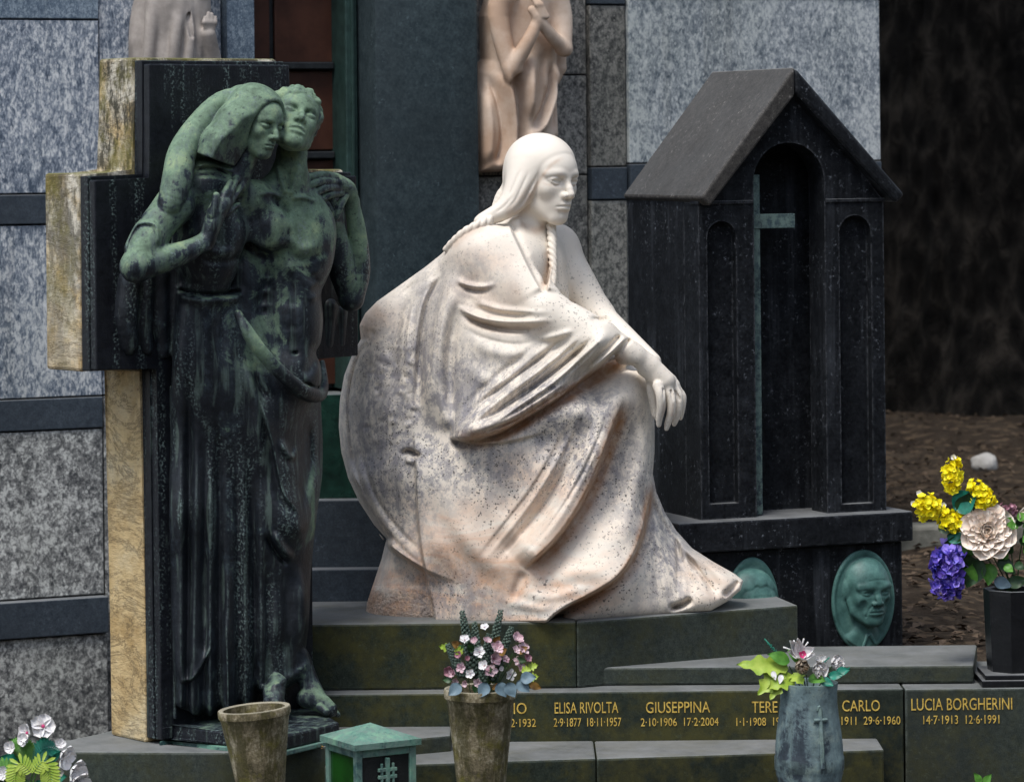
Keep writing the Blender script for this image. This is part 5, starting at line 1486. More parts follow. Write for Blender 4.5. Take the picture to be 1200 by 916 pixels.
def oval_portrait(rx, ry, hx, hz, s, bald):
    S = Sculpt((-rx-5, -52, -ry-5), (rx+5, 12, ry+5), 0.7)
    def oval(p, d):
        e = (np.sqrt((p[..., 0]/rx)**2 + (p[..., 2]/ry)**2) - 1)*min(rx, ry)
        b = smax(e, np.abs(p[..., 1]-1) - 3.0, 2.0)
        rim = np.sqrt((e+2.0)**2 + (p[..., 1]+1.5)**2) - 1.7
        return smin(d, smin(b, rim, 2.0), 1.0)
    S.op(oval)
    T = Sculpt((-rx-5, -90, -ry-5), (rx+5, 45, ry+5), 0.8)
    M = rotm(9, -2, 0)
    c = np.array((hx, 0.0, -hz))
    W = carve_head(T, c, s, M, female=False, ears=True, closed=False, brow=1.5)
    T.cone(W(-6, 0, -30), W(-10, 0, -75), 17*s, 20*s, k=8)
    for e in (-1, 1): T.chain([(*W(-8, e*12, -66), 14*s), (*W(-12, e*44, -84), 16*s), (*W(-12, e*46, -130), 18*s)], k=8)
    T.ell(W(-10, 0, -105), V3(24, 44, 32)*s, M, k=8)
    for e in (-1, 1):
        T.chain([(*W(12, e*3, -64), 2.2*s), (*W(14, e*12, -84), 2.4*s), (*W(14, e*16, -110), 2.4*s)], k=2, n=3)
        T.chain([(*W(39, e*8, -17), 0.9*s), (*W(34, e*13, -26), 0.9*s), (*W(30, e*14, -34), 0.7*s)], k=2, n=3, neg=True)   # furrows of age
    for e in (-1, 1):
        T.ell(W(33, e*19, -20), V3(5.5, 5, 9)*s, M, k=5*s, neg=True)      # hollow cheeks
        T.sph(W(36.2, e*13.6, 1.8), 1.5*s, k=0.8, neg=True)
        T.chain([(*W(33, e*7, -5), 0.8*s), (*W(30.5, e*14, -8), 0.9*s), (*W(27, e*20, -6), 0.7*s)], k=2, n=3, neg=True)
    for u in (19, 24.5, 30): T.chain([(*W(39, -12, u), 0.6*s), (*W(41.5, 0, u+1), 0.6*s), (*W(39, 12, u), 0.6*s)], k=2, n=3, neg=True)
    if bald:
        for e in (-1, 1): T.ell(W(-10, e*30, 4), V3(16, 6, 15)*s, M, k=3)
    else:
        rr = random.Random(2)
        def hair(p):
            e = d_ell(p, W(-6, 0, 17), V3(46, 36, 38)*s, M); q = p - W(30, 0, 28)
            return smax(e, (q @ M[0])*0.75 - (q @ M[2])*0.55 - 1.2*np.sin(p[..., 0]*0.5), 1.5)
        T.add(hair, c-60, c+60, 1.5)
    ops = T.ops
    fl = 0.62
    def relief(p, d):
        q = p.copy(); q[..., 1] = (q[..., 1] + 2.0)/fl
        e = np.full(q.shape[:-1], 1e3, np.float32)
        for fn, lo, hi in ops: e = fn(q, e)
        e = e*fl*1.3
        ov = (np.sqrt((p[..., 0]/(rx-3))**2 + (p[..., 2]/(ry-3))**2) - 1)*min(rx, ry)
        e = smax(e, ov, 2.0)
        e = smax(e, p[..., 1]-2, 1.0)
        return smin(d, e, 1.0)
    S.op(relief); S.extra = 14
    v, q = S.mesh()
    return quad_mesh('portrait_medallion', v, q)

# ------------------------------------------------------------------ carved figures on the mausoleum
def build_reliefs():
    # right: robed figure with crossed arms. units: photograph pixels at the wall
    H = Img(535, 670, -110, 215)
    H.tps([(556, 90, 18), (556, 190, 26), (575, 100, 42), (580, 190, 44), (600, 190, 46), (640, 150, 28), (625, 100, 44), (600, 100, 52), (610, 40, 44), (575, 40, 34), (645, 60, 26), (605, 0, 44), (565, 130, 34), (645, 100, 22), (620, 170, 40), (590, -60, 40), (620, -40, 40)], 0.01)
    Sx = Img(535, 670, -110, 215); st = Sx.stroke
    st([(584, 84), (590, 115), (592, 150), (586, 180)], 10, 5, 'groove', (0.2, 0.3)); st([(603, 60), (600, 100), (602, 145)], 7, 6, 'ridge', (0.3, 0.3))
    st([(636, 72), (630, 110), (612, 148), (600, 150)], 8, 5, 'fold', (0.2, 0.2)); st([(566, 84), (574, 120), (578, 160), (572, 195)], 8, 5, 'fold', (0.2, 0.1))
    st([(640, 90), (640, 130), (630, 165)], 5, 4, 'groove', (0.2, 0.3)); st([(556, 100), (560, 150), (558, 195)], 5, 5, 'ridge', (0.3, 0.2))
    st([(600, 150), (592, 175), (590, 200)], 6, 5, 'fold', (0.3, 0.0)); st([(618, 60), (616, 95), (620, 130)], 4, 5, 'groove', (0.3, 0.4))
    pA = [(552, 84), (551, 140), (555, 202), (575, 201), (594, 196), (600, 186), (636, 170), (648, 160), (649, 120), (646, 60), (644, 10), (640, -20), (622, -34), (590, -34), (572, -16), (562, 20), (563, 70)]
    PI = Img(535, 670, -110, 215); PI.a = d_poly2(PI.X, -PI.Y, np.array([(a, -b) for a, b in pA], np.float32))
    S = Sculpt((540, -85, -208), (668, 20, 108), 1.1); S.extra = 12
    def mass(p, d):
        x, y, z = p[..., 0], p[..., 1], p[..., 2]
        f = smax(PI(x, -z), (-H(x, -z)-y)*0.8, 16.0); return smin(d, smax(f, y-8, 1.0), 4)
    S.op(mass)
    b = lambda x, py, h, r: (x, -h, -py, r)
    S.chain([b(577, -8, 36, 15), b(569, 22, 38, 11.5), b(577, 78, 48, 9.5), b(581, 82, 50, 9)], k=4, n=3); S.chain([b(578, 82, 52, 9), b(594, 50, 60, 7.5), b(604, 28, 60, 6), b(606, 18, 58, 5.5)], k=4, n=3)
    S.chain([b(638, -8, 30, 14), b(644, 22, 36, 11.5), b(641, 58, 46, 9)], k=4, n=3); S.chain([b(642, 59, 46, 8.5), b(622, 43, 56, 7.2), b(606, 25, 62, 6), b(599, 14, 60, 5.2)], k=4, n=3)
    for i in range(4): S.chain([b(607+2.2*i, 22, 66, 3), b(602+1.5*i, 8, 66, 2.8), b(597+2*i, 0, 62, 2.2)], k=1)
    S.chain([b(652, -80, 10, 8), b(653, 0, 10, 8), b(652, 80, 8, 8), b(648, 94, 6, 6)], k=3)
    S.cone((608, -40, 30), (607, -40, 56), 14, 12, k=8)
    M = rotm(-10, -25, 5)
    W = carve_head(S, (606, -46, 84), 0.66, M)
    S.ell(W(-7, 0, 14), V3(44, 37, 39)*0.66, M, k=2) if False else None
    S.op(lambda p, d: d - 1.1*Sx(p[..., 0], -p[..., 2])*np.clip((4-p[..., 1])/10, 0, 1)*np.clip((-p[..., 2]-20)/30, 0, 1), (530, -90, -210), (670, 20, 0))
    v, q = S.mesh()
    def place(v, cx, cy, off):
        Pl = Plane(0, 11.35, 25.0, off); c = Pl.hit(cx, cy); k = c.y/FPX; ca = math.cos(Pl.a)
        kx = Pl.s(cx+50, cy) - Pl.s(cx-50, cy)
        out = np.array(c)[None] + ((v[:, :1]-cx)*kx/100)*np.array(Pl.t)[None] + (v[:, 1:2]*k)*np.array(Pl.n)[None] + ((v[:, 2:3]+cy)*k)*np.array((0, 0, 1.0))[None]
        return out
    o = link('relief_statue', quad_mesh('relief_statue', place(v, 600, 100, 0.0), q), MT['brown_marble'])
    tag(o, 'brownish marble robed figure with crossed arms on the facade', 'statue')
    # left: veiled bust with a raised hand behind the top of the cross
    S = Sculpt((145, -75, -140), (262, 20, 112), 1.2); S.extra = 10
    S.ell((196, -10, -60), (40, 38, 90), k=10)
    S.ell((193, -20, 0), (34, 32, 46), k=12); S.ell((165, -8, -50), (16, 18, 70), k=8)
    for q in ([(176, -30, 40, 6), (168, -36, 0, 7), (163, -36, -50, 7), (160, -30, -110, 7)], [(196, -44, 4, 5), (190, -50, -30, 6), (186, -48, -70, 6), (184, -44, -120, 6)], [(204, -44, -4, 4), (206, -50, -34, 5), (202, -48, -80, 6)], [(214, -40, 0, 4), (218, -42, -30, 5), (216, -40, -70, 6)]):
        S.chain(q, k=5, n=4)
    S.chain([(205, -46, -6, 2), (204, -52, -20, 3), (207, -54, -36, 3)], k=2, n=3, neg=True)
    S.chain([(240, -20, -110, 16), (236, -34, -70, 12), (232, -44, -48, 8.5), (228, -48, -34, 8)], k=6, n=3)
    S.chain([(222, -30, 10, 14), (226, -26, -40, 14), (228, -20, -110, 16)], k=6, n=3)
    for i, (a, t) in enumerate(((221, -14), (225, -9), (229, -10), (233, -14))): S.chain([(225+2.2*i, -50, -30, 3), (a+1, -52, -20, 2.8), (a+2, -51, t, 2.0)], k=1)
    Mv = rotm(28, -12, 0)
    S.cone((205, -18, 0), (212, -26, 40), 14, 13, k=8)
    W = carve_head(S, (214, -32, 46), 0.62, Mv)
    def veil(p):
        e = d_ell(p, W(-8, 0, 12), V3(50, 43, 46)*0.62, Mv); q = p - W(28, 0, 30)
        return smax(e, (q @ Mv[0])*0.9 - (q @ Mv[2])*0.3, 2)
    S.add(veil, (160, -90, 0), (260, 40, 100), 2)
    S.chain([(200, -8, 40, 18), (184, -6, 10, 18), (172, -4, -30, 14), (166, -4, -80, 12)], k=6, n=3)
    v, q = S.mesh()
    v[:, 2] -= 8
    o = link('relief_statue', quad_mesh('relief_statue', place(v, 200, 40, 0.012), q), MT['grey_marble'])
    tag(o, 'greyish veiled marble figure raising a hand behind the cross top', 'statue')

# ------------------------------------------------------------------ trees
def leaf_cloud(mb, c, rad, n, size, r_):
    bm = mb.bm
    for _ in range(n):
        d = Vector((r_.gauss(0, 1), r_.gauss(0, 1), r_.gauss(0, 1))).normalized()*(r_.random()**0.4)
        p = Vector(c) + Vector((d.x*rad[0], d.y*rad[1], d.z*rad[2]))
        a = Vector((r_.gauss(0, 1), r_.gauss(0, 1), r_.gauss(0, 0.6))).normalized(); b = a.cross(Vector((r_.gauss(0, 1), r_.gauss(0, 1), r_.gauss(0, 1)))).normalized()
        s = size*r_.uniform(0.6, 1.3)
        bm.faces.new([bm.verts.new(p + a*s), bm.verts.new(p + b*s*0.5), bm.verts.new(p - a*s), bm.verts.new(p - b*s*0.5)])

def build_tree(x, y, r, h, crown_r, label, seed, sides=96, n_leaf=9000, zc_off=0.0):
    r_ = random.Random(seed)
    z0 = Z_SOIL + 0.012*max(0, y-14) - 0.15
    root = empty('tree', (x, y, z0), label, 'tree', 'trees behind the graves')
    bm = bmesh.new(); rings = []
    zs = np.concatenate([np.linspace(0, 1.2, 16), np.linspace(1.35, h, 40)])
    for z in zs:
        row = []
        for k in range(sides):
            a = 2*math.pi*k/sides
            fl = 1 + 0.8*math.exp(-z/0.5)*(0.6+0.4*math.sin(5*a+seed)) - 0.03*z/h*6
            rr = r*max(0.3, fl)
            fur = abs(math.sin(a*17 + 2.2*mnoise.noise((math.cos(a)*2, math.sin(a)*2, z*0.5+seed))))
            rr += r*0.06*(fur-0.6) + r*0.07*mnoise.noise((math.cos(a)*5, math.sin(a)*5, z*1.4+seed)) + r*0.05*mnoise.noise((math.cos(a)*14, math.sin(a)*14, z*5+seed))
            row.append(bm.verts.new((x + rr*math.cos(a), y + rr*math.sin(a), z0 + z)))
        rings.append(row)
    for a, b in zip(rings[:-1], rings[1:]):
        for k in range(sides): bm.faces.new((a[k], a[(k+1) % sides], b[(k+1) % sides], b[k]))
    bm.faces.new(rings[-1])
    me = bpy.data.meshes.new('trunk'); bm.to_mesh(me); bm.free(); smooth(me)
    tr = link('trunk', me, MT['bark'], root)
    mb = MB(); lb = MB()
    top = Vector((x, y, z0 + h))
    for i in range(9):
        a = i*2.4 + seed; el = r_.uniform(0.2, 1.0); L = crown_r*r_.uniform(0.6, 1.0)
        e = top + Vector((math.cos(a)*L*math.cos(el), math.sin(a)*L*math.cos(el), L*math.sin(el)*0.8 + 0.4))
        s0 = Vector((x, y, z0 + h*r_.uniform(0.8, 0.98)))
        m = s0.lerp(e, 0.5) + Vector((0, 0, 0.3))
        lb.tube([s0, m, e], [r*0.30, r*0.18, r*0.05], 8)
        leaf_cloud(mb, e, (crown_r*0.5, crown_r*0.5, crown_r*0.34), n_leaf//14, 0.11, r_)
        leaf_cloud(mb, m, (crown_r*0.42, crown_r*0.42, crown_r*0.25), n_leaf//24, 0.11, r_)
    lb.build('limbs', MT['bark'], root, True)
    mb.build('crown', MT['crown'], root)
    return root

def build_far():
    build_tree(2.42, 18.4, 0.66, 5.2, 4.6, 'massive dark furrowed tree trunk right of the mausoleum', 3, n_leaf=16000)
    build_tree(4.6, 22.5, 0.5, 5.0, 4.0, 'dark tree farther back at the right edge', 8, n_leaf=9000)
    build_tree(6.4, 17.0, 0.45, 5.4, 4.0, 'dark tree standing right of the massive trunk', 21, n_leaf=9000)
    build_tree(-4.6, 15.5, 0.45, 5.2, 4.2, 'tree beyond the left end of the mausoleum', 13, n_leaf=8000)
    # hedge that closes the view
    r_ = random.Random(4); mb = MB()
    for i in range(34):
        x = -16 + i*1.05
        for zc_ in (1.4, 4.2, 6.8): leaf_cloud(mb, (x, 27 + r_.uniform(-0.6, 0.6), zc_), (1.1, 1.0, 2.2), 900, 0.15, r_)
    o = mb.build('hedge', MT['crown']); tag(o, 'tall dark evergreen hedge closing the view behind the trees', 'hedge')
    # unseen hedges added behind the camera and at right to block low sky
    for nm, (x0, y0, x1, y1, h_), lab in (('hedge', (-14, -8, 14, -8, 7.0), 'unseen hedge added opposite the graves to hold back low sky light'), ('hedge', (10.5, -7, 10.5, 9, 8.0), 'unseen hedge added right of the graves to block low sky light')):
        r2 = random.Random(77); mb = MB(); n_ = 40
        for i in range(n_):
            t = (i+0.5)/n_
            for k in range(4):
                leaf_cloud(mb, (x0+(x1-x0)*t, y0+(y1-y0)*t, h_*(k+0.5)/4 - 0.3), (0.9, 0.7, h_/6), 190, 0.26, r2)
        o = mb.build(nm, MT['crown']); tag(o, lab, 'hedge')
    # leaf litter
    r_ = random.Random(9); mb = MB(); bm = mb.bm
    for _ in range(5200):
        y = 10.5 + 9.0*(r_.random()**1.3); x = r_.uniform(0.8, 3.4)*y/11.5
        z = Z_SOIL + 0.05*(mnoise.noise((x*0.9, y*0.9, 1.0))) + 0.02*mnoise.noise((x*4, y*4, 3.0)) - 0.02 + 0.012*max(0, y-14) + 0.006 + 0.10*math.exp(-(max(0, math.hypot(x-2.42, y-18.4)-0.55)/0.75)**2)
        a = r_.uniform(0, 6.28); s = r_.uniform(0.008, 0.024); t = Vector((math.cos(a), math.sin(a), r_.uniform(-0.3, 0.4))); b = Vector((-math.sin(a), math.cos(a), r_.uniform(-0.4, 0.4)))*0.55
        p = Vector((x, y, z+0.004))
        bm.faces.new([bm.verts.new(p + t*s), bm.verts.new(p + b*s + Vector((0, 0, s*0.3))), bm.verts.new(p - t*s), bm.verts.new(p - b*s + Vector((0, 0, s*0.3)))])
    o = mb.build('leaf_litter', MT['litter']); tag(o, 'dry brown leaves scattered on the earth', 'leaves', kind='stuff')
    # clods and stones
    def stone(name, c, r, mat, label, cat, seed, flat=0.7, group=None):
        m = MB(); m.ball((0, 0, 0), 1.0, 3)
        for v in m.bm.verts:
            n = v.co.normalized(); k = 1 + 0.22*mnoise.noise(n*1.6 + Vector((seed, 0, 0))) + 0.08*mnoise.noise(n*4 + Vector((seed, 2, 0)))
            v.co = Vector((n.x*k*r, n.y*k*r*0.8, n.z*k*r*flat)) + Vector(c)
        o = m.build(name, mat, None, True); tag(o, label, cat, group)
    p = at(1153, 551, Z_SOIL); stone('pale_rock', (p.x, p.y, p.z+0.03), 0.062, MT['rock'], 'small pale round rock lying on the earth above the yellow flowers', 'rock', 3, 0.75)
    # weathered kerb across the earth
    a = at(1030, 640, Z_SOIL); m = MB()
    rot = Matrix.Rotation(R(6), 3, 'Z')
    m.box((a.x+0.9, a.y+0.12, Z_SOIL+0.02), (1.1, 0.07, 0.055), rot, 0.015)
    o = m.build('kerb_stone', MT['kerb']); tag(o, 'long weathered kerb stone crossing the bare earth behind the grave', 'kerb')
# ------------------------------------------------------------------ vases, lantern, flowers
def frame(n, up=Vector((0, 0, 1))):
    n = Vector(n).normalized()
    a = up.cross(n)
    if a.length < 1e-3: a = Vector((1, 0, 0)).cross(n)
    a.normalize(); return a, n.cross(a), n

def petal(bm, c, d, nrm, L, W, cup=0.3, curl=0.0, tip=0.6, mi=0, nu=5, nv=2, notch=0.0, rnd=False):
    """a curved petal from c along d, face towards nrm"""
    d = Vector(d).normalized(); s = d.cross(Vector(nrm)).normalized(); n = s.cross(d)
    rows = []
    for i in range(nu+1):
        t = i/nu
        w = W*(math.sin(math.pi*min(1, t*0.62+0.06))**0.8)*(1 if t < 0.75 else 1-(1-tip)*((t-0.75)/0.25)**1.5)
        if i == nu: w *= 0.45
        if rnd: w = W*(0.35 + 0.75*t)*(1 if t < 0.9 else 0.72)
        row = []
        for j in range(-nv, nv+1):
            u = j/nv
            z = cup*W*(u*u) + curl*L*t*t - 0.0
            l = L*t - (notch*L*(1-abs(u)) if i == nu else 0)
            row.append(bm.verts.new(Vector(c) + d*l + s*(w*u) + n*z))
        rows.append(row)
    for a, b in zip(rows[:-1], rows[1:]):
        for k in range(2*nv):
            f = bm.faces.new((a[k], a[k+1], b[k+1], b[k])); f.material_index = mi; f.smooth = True

def finish(mb, name, mats, parent):
    me = bpy.data.meshes.new(name); mb.bm.to_mesh(me); mb.bm.free()
    for m in mats: me.materials.append(MT[m])
    return link(name, me, None, parent)

def blossom(name, parent, c, n, size, petals, mats, W=0.5, cup=0.3, curl=0.15, elev=0.35, layers=1, heart=0.16, tip=0.6, seed=0, notch=0.0):
    r_ = random.Random(seed); mb = MB(); a, b, n = frame(n)
    for l in range(layers):
        for k in range(petals):
            th = 2*math.pi*(k + 0.5*l)/petals + r_.uniform(-0.12, 0.12)
            e = elev + 0.35*l + r_.uniform(-0.1, 0.1)
            d = (a*math.cos(th) + b*math.sin(th))*math.cos(e) + n*math.sin(e)
            petal(mb.bm, Vector(c) + n*0.0008*l, d, n, size*(1-0.2*l)*r_.uniform(0.9, 1.08), size*W, cup, curl, tip, 0, notch=notch)
    if heart:
        k0 = len(mb.bm.faces)
        mb.ball(Vector(c) + n*size*0.12, size*heart, 1)
        for f in list(mb.bm.faces)[k0:]: f.material_index = 1; f.smooth = True
    return finish(mb, name, mats, parent)

def leaf(name, parent, c, d, nrm, L, W, mat, curl=-0.2, cup=0.25, tip=0.1, serr=None):
    """a pointed leaf with a folded midrib and, for the lime ivy, lobed margins"""
    mb = MB(); bm = mb.bm
    d = Vector(d).normalized(); s = d.cross(Vector(nrm)).normalized(); n = s.cross(d)
    serr = (0.30 if 'lime' in mat else 0.0) if serr is None else serr
    nu = 16; rows = []; ph = (c[0]*131.7) % 6.28
    for i in range(nu+1):
        t = i/nu
        w = W*max(0.02, math.sin(math.pi*t**0.72)**0.9)*(1 + serr*math.sin(t*22 + ph))
        row = []
        for j in (-2, -1, 0, 1, 2):
            u = j/2
            z = cup*W*abs(u)**1.3 + curl*L*t*t + 0.06*W*math.sin(t*9 + ph + u*2)
            row.append(bm.verts.new(Vector(c) + d*(L*t - serr*0.5*W*abs(u)*(1-t)) + s*(w*u) + n*z))
        rows.append(row)
    for a, b_ in zip(rows[:-1], rows[1:]):
        for k in range(4):
            f = bm.faces.new((a[k], a[k+1], b_[k+1], b_[k])); f.smooth = True
    return finish(mb, name, [mat], parent)

def frond(name, parent, pts, L, mat, n=14, wid=0.28, nrm=(0, -1, 0.3)):
    mb = MB(); q = crom(np.array(pts), 8); seg = np.concatenate([[0], np.cumsum(np.sqrt((np.diff(q, axis=0)**2).sum(1)))])
    mb.tube([Vector(p) for p in q], [0.0016]*len(q), 5)
    for i in range(n):
        t = (i+0.6)/n*seg[-1]; p = Vector([np.interp(t, seg, q[:, k]) for k in range(3)])
        d = (Vector([np.interp(min(seg[-1], t+0.004), seg, q[:, k]) for k in range(3)]) - Vector([np.interp(max(0, t-0.004), seg, q[:, k]) for k in range(3)])).normalized()
        s = d.cross(Vector(nrm)).normalized()
        l = L*math.sin(math.pi*(0.18+0.8*(i+0.5)/n))
        for e in (-1, 1): petal(mb.bm, p, s*e*0.9 + d*0.45, nrm, l, l*wid, 0.2, -0.1, 0.3, 0, nu=4, nv=1)
    return finish(mb, name, [mat], parent)

def sprig(name, parent, a, b, r, mat, n=46, mats=None, seed=0, taper=0.75):
    """a spike of many small buds"""
    r_ = random.Random(seed); mb = MB(); a = Vector(a); b = Vector(b)
    mb.tube([a, b], 0.0016, 5)
    d = (b-a).normalized(); u, v, _ = frame(d)
    for i in range(n):
        t = 0.12 + 0.88*i/n; th = i*2.4; rr = r*(1-taper*t**2)
        o = (u*math.cos(th) + v*math.sin(th))
        mb.ball(a.lerp(b, t) + o*rr*0.75, rr*r_.uniform(0.34, 0.5), 1)
    me = mb.mesh(name, True); return link(name, me, MT[mat], parent)

def cluster(name, parent, pts, size, mats, petals=5, seed=0, W=0.55, heart=0.18, face=None):
    """many tiny florets forming one flower head"""
    r_ = random.Random(seed); mb = MB()
    for c, n in pts:
        a, b, n = frame(n)
        s = size*r_.uniform(0.8, 1.2)
        for k in range(petals):
            th = 2*math.pi*k/petals + r_.random()
            petal(mb.bm, c, (a*math.cos(th) + b*math.sin(th)) + n*r_.uniform(0.1, 0.7), n, s*r_.uniform(0.75, 1.25), s*W, 0.3, r_.uniform(-0.2, 0.3), 0.45, 0 if r_.random() < 0.7 else len(mats)-1, nu=3, nv=1)
    return finish(mb, name, mats, parent)

def vase_lathe(name, prof, c, mat, label, cat, tilt=0.0, n=56, inner=0.012, depth=0.10, parts=None):
    root = empty(name, c, label, cat)
    mb = MB()
    top = prof[-1]
    full = list(prof) + [(top[0]-inner*0.5, top[1]+0.001), (top[0]-inner, top[1]-0.002), (top[0]-inner*1.15, top[1]-depth*0.4), (top[0]-inner*1.5, top[1]-depth), (0.0, top[1]-depth)]
    mb.lathe([(0.0, prof[0][1])] + full, (0, 0, 0), n)
    me = mb.mesh('vase_body', True, R(42))
    if tilt:
        me.transform(Matrix.Rotation(tilt, 4, 'Y'))
    me.transform(Matrix.Translation(c))
    link('vase_body', me, mat, root)
    return root

def build_small():
    r_ = random.Random(12)
    # -------- stone vase with pink flowers
    Y = 8.92; k = Y/FPX
    c = P(561, 806, Y); base = Vector((c.x + 0.004, Y, Z_FRONT)); h = c.z - Z_FRONT
    prof = [(0.050, 0.0), (0.052, 0.004), (0.060, h*0.30), (0.072, h*0.62), (0.084, h-0.030), (0.0855, h-0.028), (0.0868, h-0.024), (0.0905, h-0.022), (0.0915, h-0.004), (0.0895, h)]
    vase_lathe('stone_vase', prof, base, MT['mossvase'], 'mossy tapering stone vase filled with faded pink flowers', 'vase')
    b = empty('pink_bouquet', (base.x, Y, base.z + h - 0.08), 'bunch of faded pink flowers with grey sprigs in the stone vase', 'bouquet')
    O = Vector((base.x, Y, base.z + h - 0.05))
    def Q(px, py, dy=0.0): return P(px, py, Y + dy)
    for i, (px, py, dy) in enumerate(((541, 715, 0.02), (587, 714, 0.03), (524, 754, -0.01), (600, 734, 0.0), (573, 742, -0.02), (556, 728, 0.05))):
        e = Q(px, py, dy); s0 = O.lerp(e, 0.25 if i != 2 else 0.45)
        sprig('grey_sprig', b, s0, e, 0.0145, 'spike', 110, seed=i, taper=0.55)
    fl = [(568, 735, 'w'), (562, 764, 'w'), (582, 760, 'p'), (592, 772, 'w'), (545, 750, 'w'), (604, 762, 'p'), (587, 784, 'w'), (575, 786, 'p'), (568, 780, 'w'), (610, 782, 'p'), (541, 782, 'p'), (532, 790, 'm'), (551, 789, 'w'), (560, 799, 'p'),
          (548, 772, 'm'), (616, 772, 'm'), (604, 750, 'p'), (556, 752, 'p'), (538, 768, 'm'), (527, 786, 'm'), (598, 790, 'w'), (578, 772, 'w'), (571, 752, 'm'), (612, 760, 'p'), (546, 800, 'p'), (534, 798, 'p'), (606, 775, 'm')]
    for i, (px, py, t) in enumerate(fl):
        c_ = Q(px, py, -0.055 + r_.uniform(-0.02, 0.025) + 0.0007*abs(px-565)); n = Vector((px-565 + r_.gauss(0, 12), -46, 790-py + r_.gauss(10, 12)))
        blossom('pink_flower', b, c_, n, 0.0165*r_.uniform(0.65, 1.35), 5, [{'w': 'pet_white', 'p': 'pet_pink', 'm': 'pet_mauve'}[t] if r_.random() < 0.8 else 'pet_pink', 'pet_mauve'], 0.40, 0.5, r_.uniform(-0.15, 0.3), r_.uniform(0.1, 0.7), heart=0.13, seed=i)
    for i in range(22):
        px, py = r_.uniform(526, 622), r_.uniform(752, 806); c_ = Q(px, py, -0.02 + r_.uniform(-0.03, 0.03)); d = Vector((px-565, r_.uniform(-30, 10), 790-py+r_.uniform(-20, 20)))
        leaf('small_leaf', b, c_, d, (0, -1, 0.4), r_.uniform(0.022, 0.035), 0.010, r_.choice(['leaf_brown', 'leaf_brown', 'leaf_dark', 'leaf_lime']), -0.15)
    for px, py, dx, dz in ((571, 800, -8, -14), (583, 800, 10, -16), (606, 798, 12, -10), (594, 800, 8, -14), (610, 795, 16, 2), (540, 802, -10, -8)):
        leaf('blue_leaf', b, Q(px, py, -0.085), (dx, -3, dz), (0, -1, 0.5), 0.040, 0.016, 'leaf_blue', -0.1)
    mb = MB()
    for i in range(16): mb.tube([O + Vector((r_.uniform(-.03, .03), r_.uniform(-.03, .03), -0.03)), Q(r_.uniform(540, 605), r_.uniform(755, 790), r_.uniform(-0.04, 0.04))], 0.0013, 5)
    mb.build('stems', MT['leaf_dark'], b)
    # -------- empty stone vase, leaning a little
    Y = 8.95; c = P(300.5, 828.5, Y); h = c.z - Z_FRONT; base = Vector((c.x + 0.018, Y, Z_FRONT))
    prof = [(0.046, 0.0), (0.048, 0.004), (0.058, h*0.30), (0.073, h*0.65), (0.0855, h-0.026), (0.087, h-0.024), (0.088, h-0.020), (0.0905, h-0.018), (0.0915, h-0.004), (0.0895, h)]
    vase_lathe('stone_vase', prof, base, MT['mossvase'], 'empty mossy stone vase leaning to one side before the bronze couple', 'vase', tilt=R(-4.6))
    # -------- bronze urn with a cross, white lilies
    Y = 9.0; k = Y/FPX; c = P(946, 799, Y); base = Vector((c.x + 0.003, Y, Z_FRONT)); h = c.z - Z_FRONT
    zz = lambda py: c.z - (py-799)*k - Z_FRONT
    prof = [(0.052, 0.0), (0.058, 0.006), (0.060, 0.02), (0.066, zz(935)), (0.0765, zz(918)), (0.0845, zz(905)), (0.0845, zz(902)), (0.0870, zz(900)), (0.0875, zz(886)), (0.0855, zz(884)), (0.0845, zz(872)), (0.0810, zz(856)), (0.0755, zz(838)), (0.0715, zz(822)), (0.0715, zz(810)), (0.0735, zz(803)), (0.0735, h)]
    u = vase_lathe('bronze_urn', prof, base, MT['urn'], 'blue grey bronze urn bearing a raised cross, holding white lilies', 'urn', inner=0.004)
    def onurn(th, z, r): return Vector((base.x + r*math.sin(th), base.y - r*math.cos(th), base.z + z))
    def rad(z):
        pr = sorted([(q[1], q[0]) for q in prof]); return np.interp(z, [q[0] for q in pr], [q[1] for q in pr])
    mb = MB(); th0 = 0.30
    for (t0, t1, p0, p1, w) in ((th0, th0, 824, 893, 0.0055), (th0-0.22, th0+0.22, 838, 838, 0.0055)):
        pts = [onurn(t0+(t1-t0)*i/10, zz(p0+(p1-p0)*i/10), rad(zz(p0+(p1-p0)*i/10))+0.003) for i in range(11)]
        mb.tube(pts, w, 6)
    mb.tube([onurn(th0-0.07, zz(827), rad(zz(827))+0.002), onurn(th0-0.05, zz(823), rad(zz(823))+0.004), onurn(th0, zz(822), rad(zz(822))+0.004)], 0.004, 6)
    mb.build('raised_cross', MT['urn'], next(o for o in bpy.data.objects if o.parent == u), True, R(50))
    b = empty('lily_bouquet', (base.x, Y, base.z+h-0.06), 'white lily and pale blooms with yellow green leaves in the bronze urn', 'bouquet')
    def Q(px, py, dy=0.0): return P(px, py, Y + dy)
    lc = Q(937, 768, -0.03)
    for i, (dx, dy, dz, L) in enumerate(((-20, -6, 22, 0.055), (-28, -10, 6, 0.042), (-6, -2, 26, 0.050), (22, -8, -2, 0.046), (26, -6, 10, 0.048), (4, -18, -12, 0.034))):
        leaf('lily_petal', b, lc, (dx, dy, dz), (0.1, -1, 0.5), L, 0.0135, 'pet_white', 0.35, 0.7, 0.15)
    blossom('lily_heart', b, lc + Vector((0.006, -0.012, 0.004)), (0.2, -1, 0.3), 0.012, 5, ['pet_magenta', 'pet_pink'], 0.4, 0.3, seed=2)
